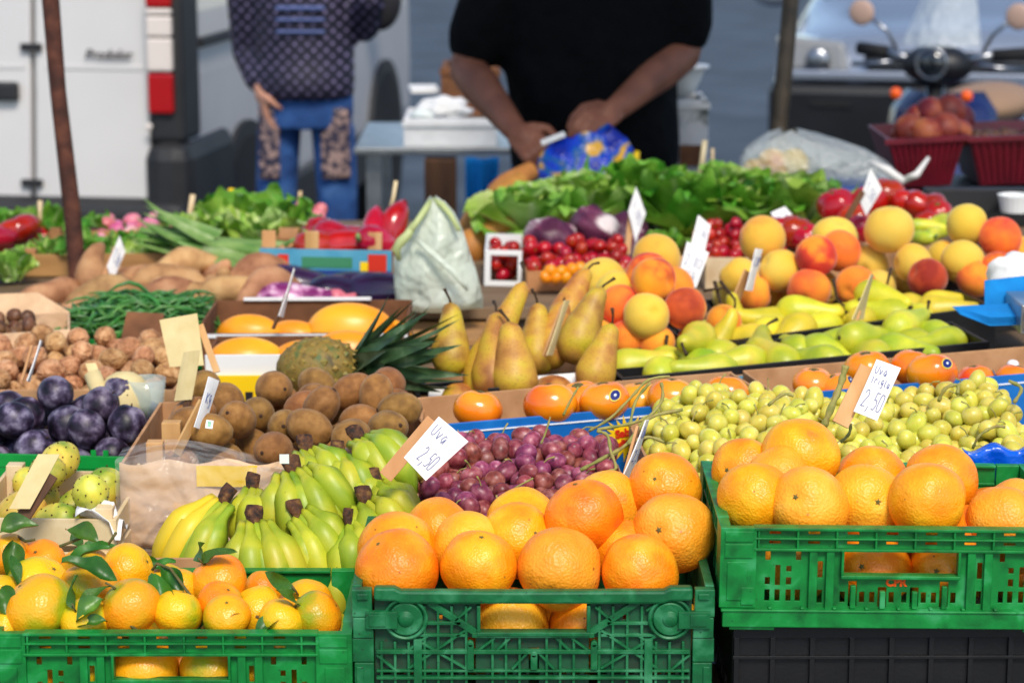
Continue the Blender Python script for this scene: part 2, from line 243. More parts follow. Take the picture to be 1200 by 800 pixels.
# ------------------------------------------------------------------ mesh helpers
class MB:
    def __init__(s): s.v = []; s.f = []
    def add(s, vs, fs):
        b = len(s.v); s.v += [tuple(x) for x in vs]; s.f += [tuple(i + b for i in f) for f in fs]; return s
    def box(s, x0, x1, y0, y1, z0, z1):
        return s.add([(x0, y0, z0), (x1, y0, z0), (x1, y1, z0), (x0, y1, z0), (x0, y0, z1), (x1, y0, z1), (x1, y1, z1), (x0, y1, z1)],
                     [(3, 2, 1, 0), (4, 5, 6, 7), (0, 1, 5, 4), (1, 2, 6, 5), (2, 3, 7, 6), (3, 0, 4, 7)])
    def hexa(s, c):   # 8 corners, same order as box
        return s.add(c, [(3, 2, 1, 0), (4, 5, 6, 7), (0, 1, 5, 4), (1, 2, 6, 5), (2, 3, 7, 6), (3, 0, 4, 7)])
    def bar(s, p, q, w, t, up=Vector((0, 0, 1))):
        p, q = Vector(p), Vector(q); d = (q - p).normalized(); a = d.cross(up)
        if a.length < 1e-4: a = d.cross(Vector((0, 1, 0)))
        a = a.normalized() * w / 2; b = a.cross(d).normalized() * t / 2
        return s.hexa([p - a - b, p + a - b, p + a + b, p - a + b, q - a - b, q + a - b, q + a + b, q - a + b])
    def tube(s, pts, rad, n=8, caps=True, squash=1.0):
        pts = [Vector(p) for p in pts]; k = len(pts)
        if not hasattr(rad, '__len__'): rad = [rad] * k
        ref = Vector((0, 0, 1)); base = len(s.v); t0 = (pts[1] - pts[0]).normalized()
        if abs(t0.dot(ref)) > .9: ref = Vector((1, 0, 0))
        a = t0.cross(ref).normalized()
        for i, p in enumerate(pts):
            t = (pts[min(i + 1, k - 1)] - pts[max(i - 1, 0)]).normalized()
            a = (a - t * a.dot(t)).normalized(); b = t.cross(a)
            for j in range(n):
                w = 2 * math.pi * j / n
                s.v.append(tuple(p + (a * math.cos(w) + b * math.sin(w) * squash) * rad[i]))
        for i in range(k - 1):
            for j in range(n):
                j2 = (j + 1) % n
                s.f.append((base + i * n + j, base + i * n + j2, base + (i + 1) * n + j2, base + (i + 1) * n + j))
        if caps:
            s.f.append(tuple(base + j for j in reversed(range(n)))); s.f.append(tuple(base + (k - 1) * n + j for j in range(n)))
        return s
    def lathe(s, prof, n=24, fn=None):
        base = len(s.v); k = len(prof)
        for r, z in prof:
            for j in range(n):
                w = 2 * math.pi * j / n; s.v.append((r * math.cos(w), r * math.sin(w), z))
        for i in range(k - 1):
            for j in range(n):
                j2 = (j + 1) % n; s.f.append((base + i * n + j, base + i * n + j2, base + (i + 1) * n + j2, base + (i + 1) * n + j))
        s.f.append(tuple(base + j for j in reversed(range(n)))); s.f.append(tuple(base + (k - 1) * n + j for j in range(n)))
        return s
    def ball(s, r, n=16, m=10, c=(0, 0, 0), sc=(1, 1, 1), fn=None):
        base = len(s.v); c = Vector(c); pts = [(0, 0, -1)]
        for i in range(1, m):
            a = math.pi * i / m
            for j in range(n):
                w = 2 * math.pi * j / n; pts.append((math.sin(a) * math.cos(w), math.sin(a) * math.sin(w), -math.cos(a)))
        pts.append((0, 0, 1))
        for p in pts:
            p = Vector(p); k = fn(p) if fn else 1
            s.v.append(tuple(c + Vector((p.x * sc[0], p.y * sc[1], p.z * sc[2])) * (r * k)))
        for j in range(n):
            s.f.append((base, base + 1 + (j + 1) % n, base + 1 + j))
            e = base + 1 + (m - 2) * n; s.f.append((e + j, e + (j + 1) % n, base + len(pts) - 1))
        for i in range(m - 2):
            for j in range(n):
                a = base + 1 + i * n; s.f.append((a + j, a + (j + 1) % n, a + n + (j + 1) % n, a + n + j))
        return s
    def grid(s, fn, nu, nv):
        base = len(s.v)
        for i in range(nu + 1):
            for j in range(nv + 1): s.v.append(tuple(fn(i / nu, j / nv)))
        for i in range(nu):
            for j in range(nv):
                a = base + i * (nv + 1) + j; s.f.append((a, a + nv + 1, a + nv + 2, a + 1))
        return s
    def holed(s, x0, x1, z0, z1, y0, y1, holes, plane='xz'):   # a slab with rectangular openings
        xs = sorted({x0, x1, *[min(max(h[k], x0), x1) for h in holes for k in (0, 1)]}); zs = sorted({z0, z1, *[min(max(h[k], z0), z1) for h in holes for k in (2, 3)]})
        nx, nz = len(xs) - 1, len(zs) - 1
        sol = [[not any(h[0] - 1e-6 < (xs[i] + xs[i + 1]) / 2 < h[1] + 1e-6 and h[2] - 1e-6 < (zs[j] + zs[j + 1]) / 2 < h[3] + 1e-6 for h in holes) for j in range(nz)] for i in range(nx)]
        base = len(s.v); st = (nx + 1) * (nz + 1)
        for y in (y0, y1):
            for x in xs:
                for z in zs: s.v.append((x, y, z) if plane == 'xz' else (y, x, z))
        g = lambda i, j, k: base + k * st + i * (nz + 1) + j
        ok = lambda i, j: 0 <= i < nx and 0 <= j < nz and sol[i][j]
        for i in range(nx):
            for j in range(nz):
                if not sol[i][j]: continue
                s.f.append((g(i, j, 0), g(i + 1, j, 0), g(i + 1, j + 1, 0), g(i, j + 1, 0))); s.f.append((g(i, j + 1, 1), g(i + 1, j + 1, 1), g(i + 1, j, 1), g(i, j, 1)))
                for di, dj, a, b in ((-1, 0, (i, j), (i, j + 1)), (1, 0, (i + 1, j + 1), (i + 1, j)), (0, -1, (i + 1, j), (i, j)), (0, 1, (i, j + 1), (i + 1, j + 1))):
                    if not ok(i + di, j + dj): s.f.append((g(*a, 0), g(*b, 0), g(*b, 1), g(*a, 1)))
        return s
    def mesh(s, name, smooth=True, recalc=True):
        me = bpy.data.meshes.new(name); me.from_pydata(s.v, [], s.f)
        if recalc:
            bm = bmesh.new(); bm.from_mesh(me); bmesh.ops.recalc_face_normals(bm, faces=bm.faces); bm.to_mesh(me); bm.free()
        if smooth: me.polygons.foreach_set('use_smooth', [True] * len(me.polygons))
        return me
def obj(name, me, mat, parent=None, loc=None, rot=None, scale=None, smooth=True, bevel=0):
    if isinstance(me, MB): me = me.mesh(name, smooth)
    if mat and not me.materials: me.materials.append(MATS[mat])
    o = bpy.data.objects.new(name, me); col.objects.link(o)
    if parent is not None: o.parent = parent
    if loc is not None: o.location = loc
    if rot is not None: o.rotation_euler = rot
    if scale is not None: o.scale = (scale,) * 3 if not hasattr(scale, '__len__') else scale
    if bevel:
        b = o.modifiers.new('b', 'BEVEL'); b.width = bevel; b.segments = 2; b.limit_method = 'ANGLE'; b.angle_limit = R(40); b.harden_normals = False
    return o
def flat(name, mb, mat, parent=None, bevel=0, **k): return obj(name, mb, mat, parent, smooth=False, bevel=bevel, **k)
def tag(o, label, cat, group=None, kind=None):
    o['label'] = label
    if cat: o['category'] = cat
    if group: o['group'] = group
    if kind: o['kind'] = kind
    return o
def empty(name, M=None, loc=None):
    o = bpy.data.objects.new(name, None); col.objects.link(o); o.empty_display_size = .05
    if M is not None: o.matrix_world = M
    if loc is not None: o.location = loc
    return o
def dup(o, M, parent=None):
    c = o.copy(); col.objects.link(c); c.parent = parent
    if M is not None: c.matrix_world = M
    for ch in KIDS.get(o.name, []):
        dup_child(ch, c)
    return c
KIDS = {}
def kid(parent, child): KIDS.setdefault(parent.name, []).append(child); return child
def dup_child(ch, p):
    c = ch.copy(); col.objects.link(c); c.parent = p
    for g in KIDS.get(ch.name, []): dup_child(g, c)
def rot_to(dirn, spin=0):   # rotation taking +Z to dirn
    return Vector(dirn).to_track_quat('Z', 'Y').to_matrix().to_4x4() @ Matrix.Rotation(spin, 4, 'Z')
def rand_rot():
    return Euler((rng.uniform(0, 6.28), rng.uniform(0, 6.28), rng.uniform(0, 6.28))).to_matrix().to_4x4()
class Proto:
    """prototypes: the first use places the prototype itself, the later ones copy it with its parts"""
    def __init__(s, variants, words=None): s.words = words or [''] * len(variants); s.vs = variants; s.used = [False] * len(variants); s.i = 0
    def put(s, M, label, cat, group, mat=None, k=None):
        i = (s.i if k is None else k) % len(s.vs); s.i += 1; o = s.vs[i]
        if s.used[i]: o = dup(o, M)
        else: s.used[i] = True; o.matrix_world = M
        tag(o, label.replace('{}', s.words[i]), cat, group); return o
    def finish(s):
        for o, u in zip(s.vs, s.used):
            if not u:
                for c in list(o.children_recursive): bpy.data.objects.remove(c)
                bpy.data.objects.remove(o)
PROTOS = []
def proto(vs, words=None): p = Proto(vs, words); PROTOS.append(p); return p
def TRS(p, rot=None, sc=1):
    M = Matrix.Translation(p)
    if rot is not None: M = M @ rot
    if hasattr(sc, '__len__'): return M @ Matrix.Diagonal((*sc, 1))
    return M @ Matrix.Scale(sc, 4)
class Pack:
    def __init__(s): s.p = np.zeros((0, 4))
    def add(s, c, r): s.p = np.vstack([s.p, [c[0], c[1], c[2], r]])
    def drop(s, x0, x1, y0, y1, zf, r, top, tries=40, squeeze=.96):
        best = None
        for _ in range(tries):
            x = rng.uniform(x0 + r, x1 - r) if x1 - x0 > 2 * r else (x0 + x1) / 2; y = rng.uniform(y0 + r, y1 - r) if y1 - y0 > 2 * r else (y0 + y1) / 2
            z = zf + r
            if len(s.p):
                d2 = (s.p[:, 0] - x) ** 2 + (s.p[:, 1] - y) ** 2; rr = (s.p[:, 3] + r) * squeeze; m = d2 < rr ** 2
                if m.any(): z = max(z, float((s.p[m, 2] + np.sqrt(rr[m] ** 2 - d2[m])).max()))
            key = z - top(x, y)
            if z + r <= top(x, y) and (best is None or key < best[0]): best = (key, x, y, z)
        if best is None: return None
        s.add(best[1:], r); return Vector(best[1:])
def frame(P0, P1, h, tilt=0):
    x = (P1 - P0).normalized(); z = Vector((0, 0, 1)); y = z.cross(x).normalized(); z = x.cross(y).normalized()
    M = Matrix((x, y, z)).transposed().to_4x4()
    M = Matrix.Translation(P0 - z * h) @ M
    if tilt: M = M @ Matrix.Rotation(tilt, 4, 'X')
    return M, (P1 - P0).length
def bez(p, q, r, n):
    return [p * (1 - t) ** 2 + q * 2 * t * (1 - t) + r * t * t for t in (i / n for i in range(n + 1))]
def tmesh(txt, size, name='lettering', shear=0, ext=.0004, bold=0):
    c = bpy.data.curves.new(name, 'FONT'); c.body = txt; c.size = size; c.align_x = 'CENTER'; c.align_y = 'CENTER'; c.shear = shear; c.extrude = ext; c.offset = bold; c.resolution_u = 3
    o = bpy.data.objects.new(name, c); col.objects.link(o); bpy.context.view_layer.update()
    me = bpy.data.meshes.new_from_object(o.evaluated_get(bpy.context.evaluated_depsgraph_get())); bpy.data.objects.remove(o); bpy.data.curves.remove(c); return me
def basis(o, ex, ez):   # x along ex, z along ez
    ex = ex.normalized(); ez = (ez - ex * ez.dot(ex)).normalized(); ey = ez.cross(ex)
    return Matrix.Translation(o) @ Matrix((ex, ey, ez)).transposed().to_4x4()
# ------------------------------------------------------------------ setting
g = MB(); g.grid(lambda a, b: (-150 + 300 * a, -40 + 340 * b, .012 * noise.noise(Vector((a * 40, b * 44, 0)))), 60, 60)
tag(obj('ground', g, 'asphalt'), 'blue grey asphalt street', None, kind='structure')
g = MB(); rp = [(4, 12.2), (9.5, 12.6), (9.7, 14.2), (4.2, 13.7)]
g.add([(x, y, .02) for x, y in rp] + [(x, y, .024) for x, y in rp], [(0, 1, 2, 3), (4, 5, 6, 7), (0, 1, 5, 4), (1, 2, 6, 5), (2, 3, 7, 6), (3, 0, 4, 7)])
tag(flat('road', g, 'road_patch'), 'darker repaired strip of asphalt', None, kind='structure')

st = tag(empty('display_stand', loc=(0, 2.5, 0)), 'stepped wooden market stand that carries the crates', 'stand')
def sb(name, x0, x1, y0, y1, z0, z1): return flat(name, MB().box(x0, x1, y0 - 2.5, y1 - 2.5, z0, z1), 'board', st, bevel=.002)
TIERS = [(2.46, 2.765, .69), (2.775, 3.50, .76), (3.51, 4.28, .80), (4.29, 5.36, .84)]
for y0, y1, z in TIERS:
    n = max(2, round((y1 - y0) / .16)); w = (y1 - y0) / n
    for i in range(n): sb('plank', -1.3, 1.4, y0 + i * w + .002, y0 + (i + 1) * w - .002, z - .022, z)
    for x in (-1.25, 0, 1.33):
        sb('leg', x - .03, x + .03, y0 + .02, y0 + .07, 0, z - .0245)
    sb('cross_beam', -1.28, 1.38, y0 + .075, y0 + .115, z - .09, z - .0245)
for x in (-1.25, 1.33): sb('leg', x - .03, x + .03, 5.26, 5.31, 0, .815)

# stall posts, and an unseen canopy they imply, shaped for its shade
p0, p1 = W(91, 338, 4.62), W(60, 0, 4.52); dd = (p1 - p0).normalized()
b = p0 + dd * ((0 - p0.z) / dd.z); t = p0 + dd * ((2.42 - p0.z) / dd.z)
m = MB(); m.tube([b + (t - b) * (i / 10) + Vector((.003 * math.sin(i * 2.1), .003 * math.cos(i * 1.7), 0)) for i in range(11)], [.0162 + .0012 * math.sin(i * 3.3) for i in range(11)], 14)
root = obj('stall_post', m, 'rust'); tag(root, 'slim rusty red brown post rising among the sweet potatoes', 'post')
postA = t
p0, p1 = W(913, 155, 5.42), W(927, 0, 5.42); dd = (p1 - p0).normalized()
b = p0 + dd * ((0 - p0.z) / dd.z); t = p0 + dd * ((2.4 - p0.z) / dd.z)
m = MB(); m.tube([b, t], .019, 14); root = obj('stall_post', m, 'pole_metal'); tag(root, 'dark metal post behind the lettuces near the parked car', 'post')
cn = tag(empty('shade_canopy', loc=(0, 4.9, 2.42)), 'unseen pale canvas canopy over the back of the stall, sized to shade the keeper', 'canopy')
m = MB(); m.grid(lambda a, b: (-1.5 + 3.2 * a, -.7 + .75 * b, .05 + .16 * math.sin(math.pi * b) * .5 - .02 * math.sin(a * 16)), 24, 10)  # fabric stops short: shades the stall keeper, leaves the table behind lit
o = obj('fabric', m, 'canvas', cn); s_ = o.modifiers.new('s', 'SOLIDIFY'); s_.thickness = .003
for y in (-.7, .05, .55): flat('rail', MB().tube([(-1.5, y, .02), (1.7, y, .02)], .016, 8), 'pole_metal', cn)
for x in (-1.5, 1.7): flat('rail', MB().tube([(x, -.7, .02), (x, .55, .02)], .016, 8), 'pole_metal', cn)

# ------------------------------------------------------------------ crates and boxes
K = .40 / 426
def vented_crate(M, w, d, h, mat, label, text=None, group=None):
    root = tag(empty('fruit_crate', M), label, 'crate', group)
    x = lambda px: px * K
    # front wall, openings copied from the moulded crate
    holes = [(x(146), x(280), h - x(57), h - x(27))]
    for i in range(9):
        c = x(45 + 46 * i) + .012
        if c + .012 < w - .04: holes += [(c, c + .013, h - .0085, h - .0055), (c, c + .013, h - .0195, h - .0165)]
    S1 = [(57, 27, 41), (69, 47, 72), (82, 48, 55), (82, 62, 71), (93, 27, 41), (57, 62, 71), (57, 77, 91), (69, 77, 91), (82, 77, 91), (93, 77, 91), (119, 42, 62), (119, 77, 93)]
    for a, t0, t1 in S1:
        holes += [(x(a - 3), x(a + 3), h - x(t1), h - x(t0)), (w - x(a + 3), w - x(a - 3), h - x(t1), h - x(t0))]
    for a in (146, 169, 181, 204, 219, 242, 254, 277): holes.append((x(a - 3), x(a + 3), h - x(92), h - x(79)))
    teeth = (158, 193, 231, 266)
    for q, a in enumerate(teeth): holes.append((x(a - 5), x(a + 5), h - x(97), h - x(66 if q in (0, 3) else 73)))
    m = MB(); m.holed(x(42), w - x(42), .012, h - .002, .007, .0095, holes); flat('front_panel', m, mat, root, bevel=.0006)
    m = MB()
    m.box(x(40), w - x(40), 0, .016, h - .0032, h); m.box(x(40), w - x(40), .0005, .008, h - .0135, h - .0115); m.box(x(40), w - x(40), 0, .009, h - .0265, h - .0235)
    i = 0
    while x(45 + 46 * i) < w - .045: c = x(45 + 46 * i); m.box(c - .0012, c + .0012, .001, .0075, h - .024, h - .003); i += 1
    flat('rim', m, mat, root, bevel=.0006)
    m = MB()
    for a in (110, 130):
        for c in (x(a), w - x(a)): m.box(c - .0045, c + .0045, .0015, .0075, .018, h - .026)
    a0, a1, z0, z1 = x(146), x(280), h - x(57), h - x(27)
    m.box(a0 - .003, a1 + .003, -.001, .013, z0 - .004, z0); m.box(a0 - .003, a0, 0, .013, z0, z1); m.box(a1, a1 + .003, 0, .013, z0, z1)
    for q, a in enumerate(teeth): m.box(x(a - 3.2), x(a + 3.2), .001, .0075, h - x(98), h - x(70 if q in (0, 3) else 77))
    flat('rib', m, mat, root, bevel=.0008)
    m = MB(); m.box(.004, w - .004, -.003, .012, 0, .0175); m.box(.002, w - .002, -.0045, .01, .0178, .0205)
    for i in range(9): c = x(60 + 38 * i); m.box(c - .002, c + .002, -.0035, .004, .0206, .0232)
    m.box(.012, .062, .0, .02, -.004, -.0002); m.box(w - .062, w - .012, .0, .02, -.004, -.0002)
    flat('base_lip', m, mat, root, bevel=.0008)
    for sx in (0, 1):
        m = MB(); X = (lambda q: q) if sx == 0 else (lambda q: w - q)
        def bx(a, b, *r): m.box(min(X(a), X(b)), max(X(a), X(b)), *r)
        bx(0, .040, .0008, .012, .0212, h - .0005); bx(0, .012, .0122, .045, .0212, h - .0005); bx(.005, .036, -.0006, .0005, h - .016, h - .004); bx(.005, .036, -.0006, .0005, h - .0345, h - .0185)
        bx(.008, .030, -.0006, .0005, .030, h - .039); bx(.024, .038, -.001, .0005, .025, .045); flat('corner_post', m, mat, root, bevel=.001)
        m = MB(); bx(0, .012, d - .045, d, .0212, h - .0005); bx(.0122, .040, d - .012, d, .0212, h - .0005); flat('corner_post', m, mat, root, bevel=.001)
        holes = [(.06 + .03 * i, .068 + .03 * i, .03 + .022 * j, .046 + .022 * j) for i in range(max(1, int((d - .12) / .03))) for j in range(2)]
        m = MB(); xx = .004 if sx == 0 else w - .0065
        m.holed(.045, d - .045, .012, h - .004, xx, xx + .0025, holes, 'yz')
        xr = 0 if sx == 0 else w - .013
        m.box(xr, xr + .013, .046, d - .046, h - .0036, h - .0004); m.box(xr + .001, xr + .012, .046, d - .046, h - .0265, h - .0235)
        for i in range(int((d - .1) / .03)): m.box(xr + .001, xr + .012, .06 + .03 * i, .0625 + .03 * i, h - .0233, h - .0038)
        flat('side_panel', m, mat, root, bevel=.0006)
    m = MB(); m.holed(.041, w - .041, .012, h - .004, d - .009, d - .0065, [(.15, w - .15, h - .055, h - .028)] + [(.06 + .02 * i, .066 + .02 * i, .03, .05) for i in range(14)])
    m.box(.041, w - .041, d - .014, d, h - .0035, h - .0003); m.box(.041, w - .041, d - .011, d - .003, h - .026, h - .023)
    flat('back_panel', m, mat, root, bevel=.0006)
    flat('base', MB().box(.013, w - .013, .0125, d - .0125, .004, .008), mat, root)
    if text:
        o = obj('lettering', tmesh(text, .0125, bold=.0006), 'lamp_orange', root, smooth=False); o.location = (x(209), .0064, h - x(67)); o.rotation_euler = (R(90), 0, 0)
    return root

def folding_crate(M, w, d, h, mat, label):
    root = tag(empty('folding_crate', M), label, 'crate')
    X = lambda u: (u - 412) * K
    Z = lambda v: h - (v - 690) * K
    m = MB(); m.holed(X(438), X(812), .004, Z(706), .009, .0115, [(X(563), X(688), Z(743), Z(711)), (X(545), X(557), .02, Z(752)), (X(620), X(632), .02, Z(765)), (X(691), X(703), .02, Z(752)), (X(513), X(518), Z(730), Z(725)), (X(731), X(736), Z(730), Z(725))]
                      + [(X(a), X(a + 11), Z(798), Z(793)) for a in range(446, 800, 16)]); flat('front_panel', m, 'crate_green_dirty', root, bevel=.0005)
    m = MB()   # top bar with raised ends
    prof = [(438, 688), (462, 688), (470, 692), (600, 693), (690, 692.5), (778, 692), (786, 688), (812, 688)]
    low = [(812, 704), (786, 705), (776, 708), (470, 708), (462, 705), (438, 704)]; out = prof + low; nn = len(out)
    m.add([(X(u), -.002, Z(v)) for u, v in out] + [(X(u), .013, Z(v)) for u, v in out], [tuple(range(nn)), tuple(range(2 * nn - 1, nn - 1, -1))] + [(i, (i + 1) % nn, nn + (i + 1) % nn, nn + i) for i in range(nn)])
    flat('top_bar', m, mat, root, bevel=.003)
    m = MB()   # lattice of ribs
    def vr(u, v0, v1, t=.0014, y=.0035): m.box(X(u) - t, X(u) + t, y, .0088, Z(v1), Z(v0))
    def hr(v, u0, u1, t=.0015, y=.0032): m.box(X(u0), X(u1), y, .0088, Z(v) - t, Z(v) + t)
    for u in (497, 513, 529, 546): vr(u, 712, 850)
    for u in (703, 719, 736, 753): vr(u, 712, 850)
    for u in (577, 593, 609, 641, 657, 673): vr(u, 750, 850)
    for u in (446, 462, 478, 770, 786, 802): vr(u, 756, 850)
    hr(733, 484, 540, .0018); hr(733, 712, 766, .0018); hr(747, 553, 697, .0028, .001); hr(768, 440, 810, .0022, .002); hr(792, 440, 810, .0012); hr(800, 440, 810, .0014, .001); hr(748, 480, 545); hr(748, 705, 770)
    def dg(u0, v0, u1, v1, t=.0026): m.bar((X(u0), .0058, Z(v0)), (X(u1), .0058, Z(v1)), t, .0052, Vector((0, 1, 0)))
    for s in (0, 1):
        Q = (lambda u: u) if s == 0 else (lambda u: 1250 - u)
        for a in ((502, 707, 562, 748, .0075), (552, 713, 533, 730), (480, 749, 545, 789), (545, 742, 478, 789), (440, 772, 462, 791), (483, 712, 492, 718), (500, 749, 476, 768), (560, 767, 580, 751), (668, 767, 652, 751), (600, 790, 618, 770)):
            dg(Q(a[0]), a[1], Q(a[2]), a[3], *(a[4:]))
    vr(489, 752, 850, .0045, .0005); vr(761, 752, 850, .0045, .0005)
    flat('lattice', m, mat, root, bevel=.0004)
    m = MB()   # handle frame
    a0, a1, z0, z1 = X(563), X(688), Z(743), Z(711)
    m.box(a0 - .004, a1 + .004, -.0005, .014, z0 - .0045, z0); m.box(a0 - .004, a0, 0, .0135, z0 + .0002, z1); m.box(a1, a1 + .004, 0, .0135, z0 + .0002, z1)
    for u, v in ((551, 755), (626, 768), (697, 755)):
        m.box(X(u - 4), X(u + 4), .001, .0085, Z(790), Z(v + 3)); m.tube([(X(u), .001, Z(v + 3)), (X(u), .0085, Z(v + 3))], .0037, 12)
    flat('handle_frame', m, mat, root, bevel=.0008)
    for u, s in ((475, -1), (786, 1)):   # round latches
        o = MB(); c = (X(u), Z(727)); pts = [(.0245, .007), (.0245, .001), (.0225, -.0005), (.0205, .001), (.0200, .0045), (.0192, .0045), (.0188, .0005), (.0178, -.0003), (.009, .0), (.0075, -.0016), (.004, -.0030), (.0005, -.0035)]
        o.lathe(pts, 36); o.v = [(c[0] + a, z, c[1] + b_) for a, b_, z in o.v]
        a = c[0] + s * .009; b_ = c[0] + s * .044
        o.box(min(a, b_), max(a, b_), -.0042, .0045, c[1] - .0095, c[1] + .0095)
        o.box(min(c[0] + s * .022, c[0] + s * .040), max(c[0] + s * .022, c[0] + s * .040), -.0055, -.0044, c[1] - .0065, c[1] + .0065)
        flat('latch', o, mat, root, bevel=.0007)
    for sx in (0, 1):
        m = MB(); Q = (lambda q: q) if sx == 0 else (lambda q: w - q)
        def bx(a, b, *r): m.box(min(Q(a), Q(b)), max(Q(a), Q(b)), *r)
        bx(0, .0235, .001, .014, 0, .052); bx(.002, .0235, .0, .014, .0525, .080); bx(0, .0235, .001, .014, .0805, .108); bx(.001, .0235, -.0005, .014, .1085, .132); bx(0, .022, .0005, .014, .1325, h - .001)
        bx(.004, .012, -.002, .0003, .056, .076); bx(.006, .018, -.002, .0, h - .012, h - .005)
        flat('hinge_column', m, mat, root, bevel=.0012)
        m = MB(); xx = 0 if sx == 0 else w - .010
        m.holed(.0145, d - .014, .004, h - .012, xx + .006 if sx == 0 else xx + .0015, xx + .0085 if sx == 0 else xx + .004, [(.03 + .022 * i, .046 + .022 * i, .03 + .03 * j, .052 + .03 * j) for i in range(11) for j in range(3)], 'yz')
        m.box(xx, xx + .010, .0145, d - .014, h - .012, h)
        for i in range(12): m.box(xx + .0005, xx + .0095, .02 + .022 * i, .0225 + .022 * i, .01, h - .0122); m.box(xx - .001 if sx == 0 else xx + .0095, xx + .0005 if sx == 0 else xx + .011, .024 + .022 * i, .034 + .022 * i, h - .010, h - .003)
        for z in (.04, .085, .125): m.box(xx + .001, xx + .009, .0145, d - .014, z, z + .0025)
        flat('side_panel', m, mat, root, bevel=.0006)
    m = MB(); m.holed(.0, w, .004, h, d - .0125, d - .002, [(.15, w - .15, h - .05, h - .022)]); flat('back_panel', m, mat, root, bevel=.001)
    flat('base', MB().box(.011, w - .011, .0146, d - .013, 0, .005), mat, root)
    return root

def grid_crate(M, w, d, h, mat, label, group=None, low_front=False, name='plastic_crate'):
    root = tag(empty(name, M), label, 'crate', group)
    def wall(L, n):
        m = MB(); zs = [(0, .006), (h * .36, h * .36 + .0035), (h * .68, h * .68 + .0035), (h - .012, h)]
        for a, b in zs: m.box(0, L, 0, .006, a, b)
        for i in range(n + 1): c = min(max(L * i / n, .004), L - .004); m.box(c - .0028, c + .0028, .0005, .0055, .0062, h - .0122)
        m.holed(.001, L - .001, .001, h - .001, .0058, .0066, [(L * (i + .2) / n, L * (i + .8) / n, h * .12, h * .3) for i in range(n)])
        return m
    flat('front_panel', wall(w, 9), mat, root, bevel=.0005)
    flat('back_panel', wall(w, 9), mat, root, loc=(0, d - .007, 0)); flat('side_panel', wall(d - .016, 6), mat, root, loc=(.0067, .008, 0), rot=(0, 0, R(90))); flat('side_panel', wall(d - .016, 6), mat, root, loc=(w, .008, 0), rot=(0, 0, R(90)))
    flat('base', MB().box(.008, w - .008, .008, d - .008, .001, .004), mat, root); return root

def carton(M, w, d, h, mat, label, t=.004, top=None, inner=None, name='carton', group=None, fill=None, low=0, fillmat='kraft_dark', strip=0):
    """an open tray; top = colour of a printed strip on the front edge, fill = height of the liner the fruit lies on"""
    root = tag(empty(name, M), label, 'box', group); hf = h - low
    flat('front_panel', MB().box(0, w, 0, t, 0, hf), mat, root, bevel=.0008)
    flat('back_panel', MB().box(0, w, d - t, d, 0, h), inner or mat, root, bevel=.0008)
    flat('side_panel', MB().box(0, t, t + .0004, d - t - .0004, 0, h - .0012), inner or mat, root, bevel=.0008)
    flat('side_panel', MB().box(w - t, w, t + .0004, d - t - .0004, 0, h - .0012), inner or mat, root, bevel=.0008)
    flat('base', MB().box(t + .0004, w - t - .0004, t + .0004, d - t - .0004, .001, .004), mat, root)
    if fill: flat('liner', MB().box(t + .001, w - t - .001, t + .001, d - t - .001, fill - .004, fill), fillmat, root)
    if top: flat('printed_edge', MB().box(.001, w - .001, -.0012, -.0003, hf - (strip or .012), hf - .0006), top, root)
    return root

def wood_crate(M, w, d, h, label, mat='wood_crate', group=None, slats=2, fill=None, posts=.03):
    root = tag(empty('wooden_crate', M), label, 'crate', group); sh = h / slats
    for i in range(slats):
        z0, z1 = i * sh + .001, (i + 1) * sh - (.008 if i < slats - 1 else .001)
        flat('slat', MB().box(0, w, 0, .005, z0, z1), mat, root, bevel=.0006); flat('slat', MB().box(0, w, d - .005, d, z0, z1), mat, root, bevel=.0006)
        flat('slat', MB().box(0, .005, .0055, d - .0055, z0, z1), mat, root, bevel=.0006); flat('slat', MB().box(w - .005, w, .0055, d - .0055, z0, z1), mat, root, bevel=.0006)
    for x in (.0055, w - .0055 - .022):
        for y in (.0055, d - .0055 - .022): flat('corner_post', MB().box(x, x + .022, y, y + .022, .001, h + posts), mat, root, bevel=.001)
    flat('base', MB().box(.006, w - .006, .006, d - .006, .0005, .004), mat, root)
    if fill: flat('liner', MB().box(.006, w - .006, .006, d - .006, fill - .004, fill), 'kraft_dark', root)
    return root

